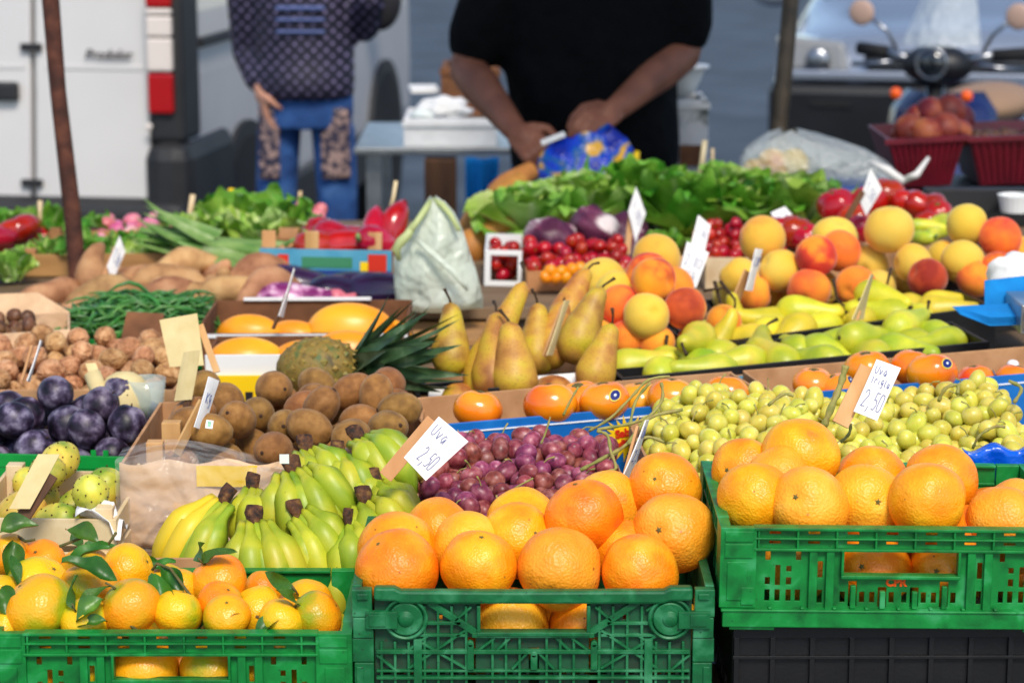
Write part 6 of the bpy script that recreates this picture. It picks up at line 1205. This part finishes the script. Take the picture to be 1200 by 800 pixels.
def torso(m, rows, n=28):
    for x, y, z, rx, ry in rows:
        for j in range(n):
            a = 2 * math.pi * j / n; m.v.append((x + rx * math.cos(a), y + ry * math.sin(a), z))
    b = len(m.v) - n * len(rows)
    for k in range(len(rows) - 1):
        for j in range(n): m.f.append((b + k * n + j, b + k * n + (j + 1) % n, b + (k + 1) * n + (j + 1) % n, b + (k + 1) * n + j))
    m.f.append(tuple(b + j for j in reversed(range(n)))); m.f.append(tuple(b + (len(rows) - 1) * n + j for j in range(n)))
def hand(m, wrist, dirn, palm_n, curl, side, s=1.0):
    """palm, four fingers of unequal length with knuckle bends and a thumb leaving the side of the palm"""
    d = Vector(dirn).normalized(); nrm = Vector(palm_n); nrm = (nrm - d * nrm.dot(d)).normalized(); lat = d.cross(nrm) * side
    w = Vector(wrist); capsules(m, [(w, .027 * s), (w + d * .04 * s, .026 * s)])
    for k in range(4): o_ = lat * (.027 - .018 * k) * s; capsules(m, [(w + d * .02 * s + o_ * .7, .014 * s), (w + d * .085 * s + o_, .0125 * s)], 8)
    for k, L in enumerate((.070, .078, .072, .056)):
        p = w + d * .085 * s + lat * (.028 - .0185 * k) * s; a = 0; ch = [(p, .0105 * s)]
        for seg in (.45, .32, .23):
            a += curl * (.8 + .1 * k); p = p + (d * math.cos(a) + nrm * math.sin(a)) * L * seg * s; ch.append((p, (.0098 - .001 * len(ch)) * s))
        capsules(m, ch, 8)
    p = w + d * .028 * s + lat * .028 * s; q = p + (lat * .75 + d * .5 + nrm * .4).normalized() * .034 * s; e = q + (d * .75 + nrm * .6 + lat * .1).normalized() * .032 * s; f_ = e + (d * .6 + nrm * .7 - lat * .2).normalized() * .024 * s
    capsules(m, [(p, .016 * s), (q, .0125 * s), (e, .0105 * s), (f_, .0085 * s)], 8)
def head(m, c, s=1.0):
    c = Vector(c); ell(m, c + Vector((0, 0, .02)) * s, .076 * s, .095 * s, .105 * s); ell(m, c + Vector((0, -.03, -.06)) * s, .055 * s, .06 * s, .062 * s); ell(m, c + Vector((0, -.098, -.015)) * s, .014 * s, .02 * s, .026 * s)
    for x in (-1, 1): ell(m, c + Vector((.077 * x, .005, -.005)) * s, .012 * s, .022 * s, .032 * s)
    ell(m, c + Vector((0, -.083, -.058)) * s, .026 * s, .012 * s, .010 * s)
# the stall keeper
base = W(690, 100, 5.78); bx, by = base.x, base.y
ven = tag(empty('person', loc=(bx, by, 0)), 'person in a black T-shirt opening a blue bag with both hands', 'person')
def V(u, v, D): p = W(u, v, D); return Vector((p.x - bx, p.y - by, p.z))
m = MB()
torso(m, [(0, .02, .86, .17, .12), (0, .01, .95, .18, .135), (0, 0, 1.08, .175, .14), (0, 0, 1.22, .18, .135), (0, .0, 1.34, .195, .125), (0, .01, 1.42, .17, .1), (0, .01, 1.47, .09, .08)])
SL, SR = Vector((-.20, .01, 1.40)), Vector((.21, .01, 1.40))
EL, ER = V(548, 82, 5.74), V(800, 62, 5.74); HL, HR = V(603, 152, 5.52), V(722, 128, 5.52)
capsules(m, [(SL, .068), ((SL + EL) / 2, .058), (EL, .046)]); capsules(m, [(SR, .068), ((SR + ER) / 2, .058), (ER, .046)])
for E_, H_ in ((EL, HL), (ER, HR)): d = H_ - E_; capsules(m, [(E_, .046), (E_ + d * .3, .047), (E_ + d * .7, .036), (H_, .029)])
hand(m, HL, V(628, 176, 5.47) - HL, Vector((.3, .6, -.6)), .75, 1, 1.05); hand(m, HR, V(692, 145, 5.45) - HR, Vector((-.2, .5, -.8)), .75, -1, 1.05)
capsules(m, [(Vector((0, .01, 1.44)), .062), (Vector((0, -.01, 1.55)), .058)]); head(m, (0, -.03, 1.66))
for s in (-1, 1): capsules(m, [(Vector((.095 * s, .02, .88)), .09), (Vector((.105 * s, .0, .48)), .062), (Vector((.11 * s, .03, .1)), .045)]); ell(m, (.11 * s, -.05, .045), .045, .13, .045)
fuse('body', m, 'skin', ven, .0052, 2)
m = MB(); torso(m, [(0.015, .0, .90, .205, .165), (.015, -.005, .97, .208, .17), (.01, -.01, 1.08, .205, .172), (0, -.005, 1.22, .215, .165), (0, .0, 1.34, .225, .15), (0, .01, 1.42, .20, .125), (0, .01, 1.475, .10, .09)])
for S_, E_ in ((SL, EL), (SR, ER)): e = S_ + (E_ - S_) * .72; capsules(m, [(S_, .088), (S_ + (e - S_) * .5, .082), (e, .078)])
fuse('t_shirt', m, 'shirt_black', ven, .014, 5)
m = MB(); torso(m, [(0, .02, .80, .185, .145), (0, .015, .9, .19, .15), (0, .01, .99, .19, .15)])
for s in (-1, 1): capsules(m, [(Vector((.095 * s, .02, .86)), .105), (Vector((.105 * s, .0, .48)), .078), (Vector((.11 * s, .03, .10)), .07)])
fuse('trousers', m, 'jeans_dark', ven, .014, 4)
m = MB(); ell(m, (0, .0, 1.71), .083, .1, .085); fuse('hair', m, 'hair', ven, .012, 2)
# blue bag and knife in his hands
root = tag(empty('blue_bag', loc=W(688, 205, 5.42)), 'crumpled royal blue bag with yellow print held open', 'bag'); c0 = root.location.copy(); rows = [(160, 648, 716), (168, 640, 735), (178, 634, 742), (190, 630, 746), (202, 630, 748), (214, 632, 746), (226, 636, 742)]
m = MB(); n = 30
for k, (v, a, b) in enumerate(rows):
    p = W((a + b) / 2, v, 5.42); q = (b - a) * 5.42 / F / 2
    for j in range(n):
        w_ = 2 * math.pi * j / n; m.v.append(tuple(p - c0 + Vector((q * math.cos(w_), (.02 + .05 * k / 6) * math.sin(w_) * (1 + .2 * math.sin(4 * w_ + k)), .012 * math.sin(3 * w_ + 1.3 * k) + (.02 * math.cos(w_) if k == 0 else 0)))))
for k in range(len(rows) - 1):
    for j in range(n): m.f.append((k * n + j, k * n + (j + 1) % n, (k + 1) * n + (j + 1) % n, (k + 1) * n + j))
m.f.append(tuple((len(rows) - 1) * n + j for j in range(n))); obj('film', m, 'bag_blue', root)
obj('lining', MB().tube([W(730, 205, 5.40) - c0, W(742, 195, 5.40) - c0, W(747, 178, 5.41) - c0], [.016, .014, .006], 8), 'print_yellow', root)
o = flat('knife', MB().bar(W(634, 168, 5.40), W(662, 157, 5.40), .016, .012), 'plastic_white', bevel=.002); tag(o, 'small white handled knife at the mouth of the blue bag', 'knife')
# passer-by in a patterned jacket
base = W(358, 120, 7.25); bx, by = base.x, base.y
per = tag(empty('person', loc=(bx, by, 0)), 'person in a dark patterned quilted jacket and patched jeans, hand in pocket', 'person')
m = MB(); torso(m, [(0, .01, .88, .12, .09), (0, .01, .95, .125, .095), (0, 0, 1.1, .13, .1), (0, 0, 1.28, .16, .105), (0, .01, 1.36, .14, .09), (0, .01, 1.41, .07, .07)])
def V(u, v, D): p = W(u, v, D); return Vector((p.x - bx, p.y - by, p.z))
SL, SR = Vector((-.165, .01, 1.33)), Vector((.165, .01, 1.33)); EL, HL = V(294, 62, 7.27), V(306, 100, 7.19); ER, HR = V(425, 30, 7.2), V(436, -8, 7.05)
capsules(m, [(SL, .05), (EL, .038), (HL, .028)]); capsules(m, [(SR, .05), (ER, .038), (HR, .028)])
hand(m, HL, Vector((.12, -.05, -1)), Vector((.9, .2, 0)), .3, 1, .92); hand(m, HR, Vector((.1, -.3, .9)), Vector((-.5, -.8, 0)), .9, 1, .92)
for s in (-1, 1): capsules(m, [(Vector((.084 * s, .01, .84)), .05), (Vector((.096 * s, .0, .46)), .042), (Vector((.098 * s, .03, .1)), .036)]); ell(m, (.098 * s, -.05, .04), .04, .12, .04)
capsules(m, [(Vector((0, .01, 1.38)), .05), (Vector((0, -.01, 1.48)), .05)]); head(m, (0, -.03, 1.57), .92)
fuse('body', m, 'skin_light', per, .009, 3)
m = MB(); torso(m, [(0, .0, .93, .140, .122), (0, -.005, .95, .150, .132), (0, -.005, .985, .152, .136), (0, 0, 1.05, .15, .13), (0, 0, 1.15, .152, .13), (0, 0, 1.27, .165, .13), (0, .01, 1.35, .16, .11), (0, .01, 1.42, .08, .08)])
capsules(m, [(SL, .075), ((SL + EL) / 2, .068), (EL, .058), (EL + (HL - EL) * .8, .046)]); capsules(m, [(SR, .075), ((SR + ER) / 2, .068), (ER, .058), (ER + (HR - ER) * .85, .046)])
fuse('jacket', m, 'jacket', per, .011, 3)
m = MB()
for z in (1.20, 1.165, 1.13): m.box(-.075, .075, -.142, -.132, z, z + .014)
fuse('jacket_band', m, 'ink_blue', per, .006, 2)
m = MB(); torso(m, [(0, .01, .84, .135, .105), (0, .01, .88, .145, .112), (0, .01, .95, .145, .114)])
for s in (-1, 1): capsules(m, [(Vector((.082 * s, .01, .83)), .068), (Vector((.092 * s, .0, .66)), .064), (Vector((.096 * s, .0, .46)), .056), (Vector((.098 * s, .03, .10)), .052)])
fuse('jeans', m, 'jeans', per, .0085, 3)
for s, xw, cx in ((-1, .032, -.106), (1, .044, .094)):
    m = MB(); m.grid(lambda a, b: (cx + xw * 2 * (a - .5), -.012 - .066 * math.sqrt(max(.1, 1 - ((cx + xw * 2 * (a - .5) - .09 * s) / .075) ** 2)), .905 - .215 * b), 10, 12); o = obj('lace_patch', m, 'lace', per); o.modifiers.new('s', 'SOLIDIFY').thickness = .006
m = MB(); ell(m, (0, .015, 1.61), .078, .092, .085); fuse('hair', m, 'hair', per, .011, 2)
o = obj('shoulder_bag', MB().ball(.085, 20, 14, sc=(.75, .45, 1.15)), 'ink_dark'); o.location = W(446, -2, 7.2); tag(o, 'small black bag hanging from the raised arm', 'bag')
# ------------------------------------------------------------------ table and boxes behind the stall keeper
p0, p1 = W(415, 172, 6.4), W(600, 172, 6.4); tb = tag(empty('steel_table', loc=(p0.x, p0.y, 0)), 'steel topped work table behind the stall', 'table'); w = p1.x - p0.x; z = p0.z
flat('top', MB().box(0, w + .5, -.02, .6, z - .02, z), 'steel', tb, bevel=.004); flat('shelf', MB().box(.05, w + .4, .05, .55, .28, .30), 'wood_dark', tb)
for x in (.03, w + .44):
    for y in (.02, .55): flat('leg', MB().box(x, x + .04, y, y + .04, 0, z - .0205), 'steel', tb)
o = flat('wooden_post', MB().box(0, .085, 0, .08, 0, z - .03), 'wood_dark', bevel=.004); o.location = (W(498, 200, 6.42).x, W(498, 200, 6.42).y - .05, 0); tag(o, 'short brown wooden post under the steel table', 'post')
m = MB(); a = W(545, 185, 6.3); m.grid(lambda s, t: (.09 * s + .02 * t * math.sin(6 * s), .02 * math.sin(9 * s), -.16 * t), 10, 10); o = obj('blue_cloth', m, 'cloth_blue'); o.location = a; tag(o, 'bright blue cloth hanging from the steel table', 'cloth'); o.modifiers.new('s', 'SOLIDIFY').thickness = .003
def foambox(u0, v0, u1, v1, D, depth, label, mat='foam_white', name='foam_box'):
    a, b = W(u0, v1, D), W(u1, v0, D); w, h = b.x - a.x, W(u0, v0, D).z - a.z; r = tag(empty(name, loc=a), label, 'box')
    flat('wall', MB().holed(0, w, 0, h, 0, .015, []).box(0, .015, .0155, depth, 0, h).box(w - .015, w, .0155, depth, 0, h).box(.0155, w - .0155, depth - .015, depth, 0, h), mat, r, bevel=.003); flat('base', MB().box(.0155, w - .0155, .0155, depth - .0155, 0, .015), mat, r)
    flat('rim', MB().holed(-.004, w + .004, h - .022, h - .006, -.006, -.0004, []), mat, r, bevel=.002); return r
foambox(473, 139, 582, 172, 6.42, .3, 'white foam box on the steel table'); foambox(517, 78, 585, 137, 6.62, .25, 'brown carton stacked behind the foam box', 'kraft_dark', 'carton')
o = obj('paper_heap', blob(.055, (1.3, 1, .6), .35, 2.5, 1, 24, 16), 'card_white'); o.location = W(520, 128, 6.5); tag(o, 'heap of crumpled white paper in the foam box', 'paper')
o = obj('paper_heap', blob(.035, (1.2, 1, .5), .3, 2.5, 4, 20, 12), 'sticker_white'); o.location = W(497, 136, 6.48); tag(o, 'small white parcel beside the paper heap', 'parcel')
o = flat('paper_stack', MB().box(0, .08, 0, .15, 0, .012), 'card_white', bevel=.002); o.location = W(482, 110, 6.75); tag(o, 'white card resting on the carton behind the foam box', 'card'); o.rotation_euler = (0, 0, .1)
fb = foambox(782, 116, 829, 212, 5.95, .22, 'tall stained white foam box beside the stall keeper', 'foam_dirty')
flat('bracket', MB().box(.03, .09, -.012, -.0065, .04, .09), 'kraft_dark', fb)
p = W(800, 112, 6.0); o = obj('white_bowl', MB().lathe([(.02, 0), (.035, .02), (.05, .05), (.058, .068), (.066, .070), (.066, .076), (.052, .074), (.03, .02), (.01, .01)], 28), 'plastic_white'); o.location = p; tag(o, 'white plastic bowl standing on the stained foam box', 'bowl')
o = flat('post_stool', MB().box(-.07, .07, -.02, .2, 0, W(800, 212, 5.95).z - .002), 'wood_dark'); o.location = (W(805, 212, 5.95).x, W(805, 212, 5.95).y, 0); tag(o, 'dark wooden box stand under the foam box', 'stand')
# ------------------------------------------------------------------ white van seen from behind
cR = W(212, 100, 7.55); yaw = -R(8)     # right rear corner; the van points away and to the right
vn = tag(empty('white_van', Matrix.Translation((cR.x, cR.y, 0)) @ Matrix.Rotation(yaw, 4, 'Z')), 'white delivery van with black bumper parked behind the stall', 'van')
# local: x < 0 towards the left side, y along the van, z up
def rake(z): return .10 * max(0, z - .4)
def sec(y, top, wid, zb=.30, inset=.10):
    z = [zb, .48, .72, .95, 1.15, top * .8, top - .06, top]; xo = [-.03, 0, 0, -.004, -.02, -.06, -.12, -.25]
    R_ = [(x, y + (rake(q) if y < .1 else 0), q) for x, q in zip(xo, z)]; L_ = [(-wid - x, y + (rake(q) if y < .1 else 0), q) for x, q in zip(xo, z)]
    return R_ + L_[::-1]
m = MB(); ss = [sec(0.05, 1.78, 1.66), sec(.5, 1.83, 1.68), sec(2.2, 1.83, 1.68), sec(2.75, 1.75, 1.66), sec(3.25, 1.12, 1.62), sec(3.7, 1.02, 1.52), sec(4.0, .85, 1.35)]
n = len(ss[0])
for s in ss: m.v += s
for k in range(len(ss) - 1):
    for j in range(n): m.f.append((k * n + j, k * n + (j + 1) % n, (k + 1) * n + (j + 1) % n, (k + 1) * n + j))
m.f.append(tuple(range(n))); m.f.append(tuple((len(ss) - 1) * n + j for j in range(n))); o = obj('body', m, 'paint_white', vn, bevel=.02, smooth=False)
def door(x0, x1, name):
    def p(x, y, z): return (x, y + rake(z), z)
    r = []
    for y0, y1, z0, z1, g_ in ((-.03, .03, .44, 1.7, 0),):
        d = MB(); d.hexa([p(x0, y0, z0), p(x1, y0, z0), p(x1, y1, z0), p(x0, y1, z0), p(x0, y0, z1), p(x1, y0, z1), p(x1, y1, z1), p(x0, y1, z1)]); o = flat(name, d, 'paint_white', vn, bevel=.012); r.append(o)
    d = MB(); d.hexa([p(x0 + .04, -.034, .98), p(x1 - .02, -.034, .98), p(x1 - .02, -.0305, .98), p(x0 + .04, -.0305, .98), p(x0 + .04, -.034, .995), p(x1 - .02, -.034, .995), p(x1 - .02, -.0305, .995), p(x0 + .04, -.0305, .995)]); flat('crease', d, 'paint_white', r[0], bevel=.002); return r[0]
xg = -(212 - 27) * 7.5 / F; xe = -(212 - 172) * 7.5 / F
dr = door(xg + .006, xe, 'rear_door'); dl = door(-1.58, xg - .006, 'rear_door')
d = flat('window', MB().hexa([(xg + .06, -.034 + rake(1.26), 1.26), (xe - .05, -.034 + rake(1.26), 1.26), (xe - .05, -.03 + rake(1.26), 1.26), (xg + .06, -.03 + rake(1.26), 1.26), (xg + .06, -.034 + rake(1.6), 1.6), (xe - .05, -.034 + rake(1.6), 1.6), (xe - .05, -.03 + rake(1.6), 1.6), (xg + .06, -.03 + rake(1.6), 1.6)]), 'glass_dark', dr)
for z in (1.05, .62): flat('hinge', MB().box(xg - .035, xg + .035, -.05 + rake(z), -.032 + rake(z), z - .012, z + .012), 'plastic_dark', dl, bevel=.004)
flat('handle', MB().box(xg - .16, xg - .04, -.065 + rake(.91), -.032 + rake(.91), .88, .94), 'plastic_dark', dl, bevel=.01)
t = obj('lettering', tmesh('Prodolor', .042, shear=.3, bold=.001), 'ink_dark', dr, smooth=False); t.location = (-(212 - 122) * 7.5 / F, -.036 + rake(.93), W(122, 67, 7.5).z); t.rotation_euler = (R(90) , 0, 0)
def zz(v): return W(200, v, 7.55).z
lz = [(-20, 8, 'lamp_red'), (8, 17, 'lamp_clear'), (17, 43, 'lamp_clear'), (43, 84, 'lamp_clear'), (85, 134, 'lamp_red')]
flat('lamp_surround', MB().box(-.105, .01, -.012, .2, zz(170), zz(-60)), 'plastic_dark', vn, bevel=.02)
for v0, v1, mt in lz: flat('tail_light', MB().box(-.1, -.018, -.035, .05, zz(v1) + .002, zz(v0) - .002), mt, vn, bevel=.008)
flat('reflector', MB().ball(.012, 12, 8, (-.10, -.03, zz(149)), (1, .5, 1)), 'lamp_clear', vn)
flat('bumper', MB().box(-1.70, .03, -.09, .12, .24, zz(236)), 'plastic_dark', vn, bevel=.05); flat('bumper_corner', MB().box(-.12, .035, -.06, .55, .245, zz(168)), 'plastic_dark', vn, bevel=.055)
flat('bumper_step', MB().box(-1.66, .036, -.10, -.02, zz(262), zz(248)), 'plastic_dark', vn, bevel=.01)
def wheel(parent, c, r, wd, axis=(1, 0, 0)):
    o = obj('wheel', MB().lathe([(.05, -wd / 2 + .02), (r * .62, -wd / 2 + .01), (r * .66, -wd / 2), (r * .9, -wd / 2), (r, -wd / 2 + .03), (r, wd / 2 - .03), (r * .9, wd / 2), (r * .66, wd / 2), (r * .6, wd / 2 - .03), (.05, wd / 2 - .02)], 40), 'rubber', parent); o.location = c; o.rotation_euler = (0, R(90), 0)
    h = obj('hub', MB().lathe([(.02, wd / 2 - .02), (r * .3, wd / 2 - .016), (r * .58, wd / 2 - .026), (r * .58, wd / 2 - .035), (.02, wd / 2 - .04)], 24), 'steel', o); return o
for y in (.78, 3.32):
    ar = MB(); ar.tube([(-.14, y, .36), (.018, y, .36)], .385, 40); flat('wheel_arch', ar, 'plastic_dark', vn); ar = MB(); ar.tube([(-.12, y, .35), (.022, y, .35)], .34, 40); flat('wheel_well', ar, 'rubber', vn); wheel(vn, (-.095, y, .31), .31, .2)
    wheel(vn, (-1.6, y, .31), .31, .2)
flat('side_sill', MB().box(-.02, .03, 1.2, 2.9, .26, .46), 'plastic_dark', vn, bevel=.01)
flat('side_strip', MB().box(-.008, .014, .22, 3.0, zz(62) - .0, zz(50)), 'plastic_dark', vn, bevel=.004)
flat('side_window', MB().hexa([(-.02, 1.6, 1.2), (-.02, 2.7, 1.2), (-.016, 2.7, 1.2), (-.016, 1.6, 1.2), (-.07, 1.7, 1.62), (-.07, 2.5, 1.62), (-.066, 2.5, 1.62), (-.066, 1.7, 1.62)]), 'glass_dark', vn)
flat('side_mirror', MB().box(.02, .2, 2.75, 2.86, 1.08, 1.3), 'plastic_dark', vn, bevel=.03)
# ------------------------------------------------------------------ silver car facing the stall
cc = W(1152, 100, 9.3); car = tag(empty('silver_car', Matrix.Translation((cc.x, cc.y, 0)) @ Matrix.Rotation(R(-13), 4, 'Z')), 'silver car with black bumper facing the stall behind the scooter', 'car')
def csec(y, rows): return [(x, y, z) for x, z in rows] + [(-x, y, z) for x, z in rows[::-1]]
prof = [(0, [(.70, .22), (.80, .35), (.82, .55), (.80, .76), (.72, .84), (.4, .89), (.0, .90)]), (.12, [(.78, .2), (.85, .38), (.86, .6), (.84, .82), (.76, .91), (.45, .96), (.0, .97)]), (.5, [(.80, .2), (.87, .4), (.88, .62), (.86, .86), (.78, .96), (.5, 1.01), (0, 1.025)]), (1.05, [(.80, .2), (.87, .4), (.88, .65), (.87, .9), (.80, 1.01), (.5, 1.06), (0, 1.08)]), (1.75, [(.80, .2), (.87, .4), (.88, .65), (.87, .9), (.70, 1.35), (.5, 1.43), (0, 1.45)]), (3.2, [(.80, .2), (.87, .4), (.88, .65), (.87, .9), (.68, 1.36), (.5, 1.44), (0, 1.46)]), (4.0, [(.76, .25), (.84, .4), (.85, .65), (.82, .85), (.72, .95), (.5, .98), (0, .99)])]
m = MB(); S_ = [csec(y, r) for y, r in prof]; n = len(S_[0])
for s in S_: m.v += s
for k in range(len(S_) - 1):
    for j in range(n): m.f.append((k * n + j, k * n + (j + 1) % n, (k + 1) * n + (j + 1) % n, (k + 1) * n + j))
m.f.append(tuple(range(n))); m.f.append(tuple((len(S_) - 1) * n + j for j in range(n))); o = obj('body', m, 'paint_silver', car); o.modifiers.new('sd', 'SUBSURF').levels = 2; o.modifiers['sd'].render_levels = 2
zc_ = lambda v: W(1000, v, 9.28).z
flat('bumper', MB().box(-.83, .83, -.085, .16, .2, zc_(97)), 'bumper_black', car, bevel=.05); flat('bumper_strip', MB().box(-.80, .80, -.10, -.08, zc_(96), zc_(84)), 'paint_silver', car, bevel=.01)
flat('lower_grille', MB().box(-.45, .45, -.092, -.07, .26, .36), 'rubber', car, bevel=.01)
gr = flat('grille', MB().box(-.46, .46, -.05, .05, zc_(84), zc_(62)), 'rubber', car, bevel=.02)
for i in range(3): flat('grille_bar', MB().box(-.44, .44, -.058, -.051, zc_(80 - 7 * i), zc_(77.5 - 7 * i)), 'chrome', gr)
flat('fog_slot', MB().box(-.66, -.5, -.094, -.08, zc_(128), zc_(120)), 'rubber', car); flat('fog_slot', MB().box(.1, .26, -.094, -.08, zc_(128), zc_(120)), 'rubber', car)
for s in (-1, 1): h_ = flat('headlight', MB().hexa([(s * .52, -.06, zc_(90)), (s * .80, .02, zc_(88)), (s * .80, .2, zc_(88)), (s * .52, .1, zc_(90)), (s * .54, -.03, zc_(52)), (s * .82, .06, zc_(46)), (s * .82, .25, zc_(46)), (s * .54, .12, zc_(52))]), 'lamp_grey', car, bevel=.02); obj('bulb_bowl', MB().ball(.05, 16, 10, (s * .64, -.04, zc_(74)), (1, .4, 1)), 'chrome', h_)
ws = flat('windscreen', MB().hexa([(-.74, 1.12, 1.0), (.74, 1.12, 1.0), (.74, 1.14, .99), (-.74, 1.14, .99), (-.62, 1.76, 1.40), (.62, 1.76, 1.40), (.62, 1.78, 1.39), (-.62, 1.78, 1.39)]), 'glass_screen', car); ws.location = (0, -.06, .06)
for x0 in (-.35, .25): flat('wiper', MB().bar((x0, 1.08, 1.045), (x0 + .45, 1.16, 1.09), .012, .012), 'rubber', car)
flat('number_plate', MB().box(-.25, .25, -.112, -.1, .40, .50), 'card_white', car)
for y in (.75, 3.2):
    for s in (-.76, .76): wheel(car, (s, y, .3), .3, .2)
for s in (-1, 1): flat('side_mirror', MB().ball(.09, 14, 10, (s * .98, 1.3, 1.05), (1.1, .6, .75)), 'paint_silver', car)
# ------------------------------------------------------------------ blue scooter
so = W(1088, 120, 7.6); sc_ = tag(empty('blue_scooter', Matrix.Translation((so.x, so.y, 0)) @ Matrix.Rotation(R(-24), 4, 'Z')), 'dark blue motor scooter with round mirrors parked before the car', 'scooter')
# local frame: front of the scooter towards -y
m = MB(); m.grid(lambda a, b: ((a - .5) * (.46 - .12 * b) * (1 - .25 * (b > .9)), -.05 + .22 * (2 * a - 1) ** 2 * .5 + .16 * b, .28 + .62 * b), 12, 10); o = obj('leg_shield', m, 'paint_blue', sc_); o.modifiers.new('s', 'SOLIDIFY').thickness = .03
flat('shield_trim', MB().box(-.028, .028, -.075, -.03, .62, .86), 'paint_silver', sc_, bevel=.01)
m = MB(); m.ball(.24, 24, 14, (0, -.12, .30), (.36, 1.15, .75), lambda p: 1 if p.z > -.2 else .75); obj('front_fender', m, 'paint_blue', sc_)
def wheel2(c, r): o = obj('wheel', MB().lathe([(.04, -.03), (r * .6, -.035), (r * .7, -.05), (r * .95, -.04), (r, 0), (r * .95, .04), (r * .7, .05), (r * .6, .035), (.04, .03)], 32), 'rubber', sc_); o.location = c; o.rotation_euler = (0, R(90), 0); obj('rim', MB().lathe([(.03, -.042), (r * .55, -.04), (r * .6, 0), (r * .55, .04), (.03, .042)], 20), 'steel', o)
wheel2((0, -.12, .22), .22); wheel2((0, 1.15, .22), .22)
obj('handlebar_cover', MB().ball(.105, 24, 14, (0, .1, .99), (1.1, .8, .62)), 'bumper_black', sc_)
h_ = obj('headlight', MB().lathe([(.046, 0), (.045, .012), (.038, .022), (.02, .027), (.005, .028)], 24), 'glass_dark', sc_); h_.location = (0, .03, 1.0); h_.rotation_euler = (R(90), 0, 0)
obj('headlight_ring', MB().lathe([(.045, -.01), (.054, .0), (.054, .012), (.048, .015), (.044, .012)], 24), 'chrome', h_)
o = obj('horn_cover', MB().ball(.085, 18, 12, (0, -.055, .75), (.8, .35, 1)), 'mirror_back', sc_)
for s in (-1, 1):
    obj('handlebar', MB().tube([(s * .08, .1, 1.0), (s * .15, .12, 1.02), (s * .19, .14, 1.025)], .016, 10), 'chrome', sc_); obj('grip', MB().tube([(s * .17, .13, 1.022), (s * .28, .17, 1.03)], .021, 12), 'rubber', sc_); obj('brake_lever', MB().tube([(s * .14, .06, 1.0), (s * .2, .06, .99), (s * .28, .10, .985)], .008, 8), 'chrome', sc_)
    st2 = obj('mirror_stem', MB().tube([(s * .14, .12, 1.03), (s * .17, .12, 1.09), (s * .22, .1, 1.13)], .007, 8), 'chrome', sc_); obj('mirror', MB().ball(.042, 22, 14, (s * .255, .1, 1.15), (1, .3, 1)), 'mirror_back', st2)
    obj('turn_signal', MB().ball(.02, 12, 8, (s * .115, .03, .9), (1, .8, 1)), 'lamp_orange', sc_)
m = MB(); m.grid(lambda a, b: ((a - .5) * .26 * (1 - .35 * b), .06 + .1 * b + .08 * (2 * a - 1) ** 2, 1.05 + .16 * b), 10, 8); obj('fly_screen', m, 'bag_clear', sc_)
obj('seat', MB().ball(1, 24, 14, (0, .82, .80), (.15, .38, .07)), 'leather', sc_); obj('rear_body', MB().ball(1, 24, 14, (0, .88, .55), (.21, .45, .24)), 'paint_blue', sc_); flat('floor_board', MB().box(-.17, .17, .1, .6, .26, .32), 'plastic_dark', sc_, bevel=.02); flat('rear_rack', MB().box(-.12, .12, 1.15, 1.4, .8, .83), 'chrome', sc_)
obj('steering_column', MB().tube([(0, -.1, .25), (0, .09, .95)], .03, 12), 'chrome', sc_); obj('stand', MB().tube([(-.14, .75, .01), (-.1, .7, .28), (.1, .7, .28), (.14, .75, .01)], .012, 8), 'chrome', sc_)
for p in PROTOS: p.finish()
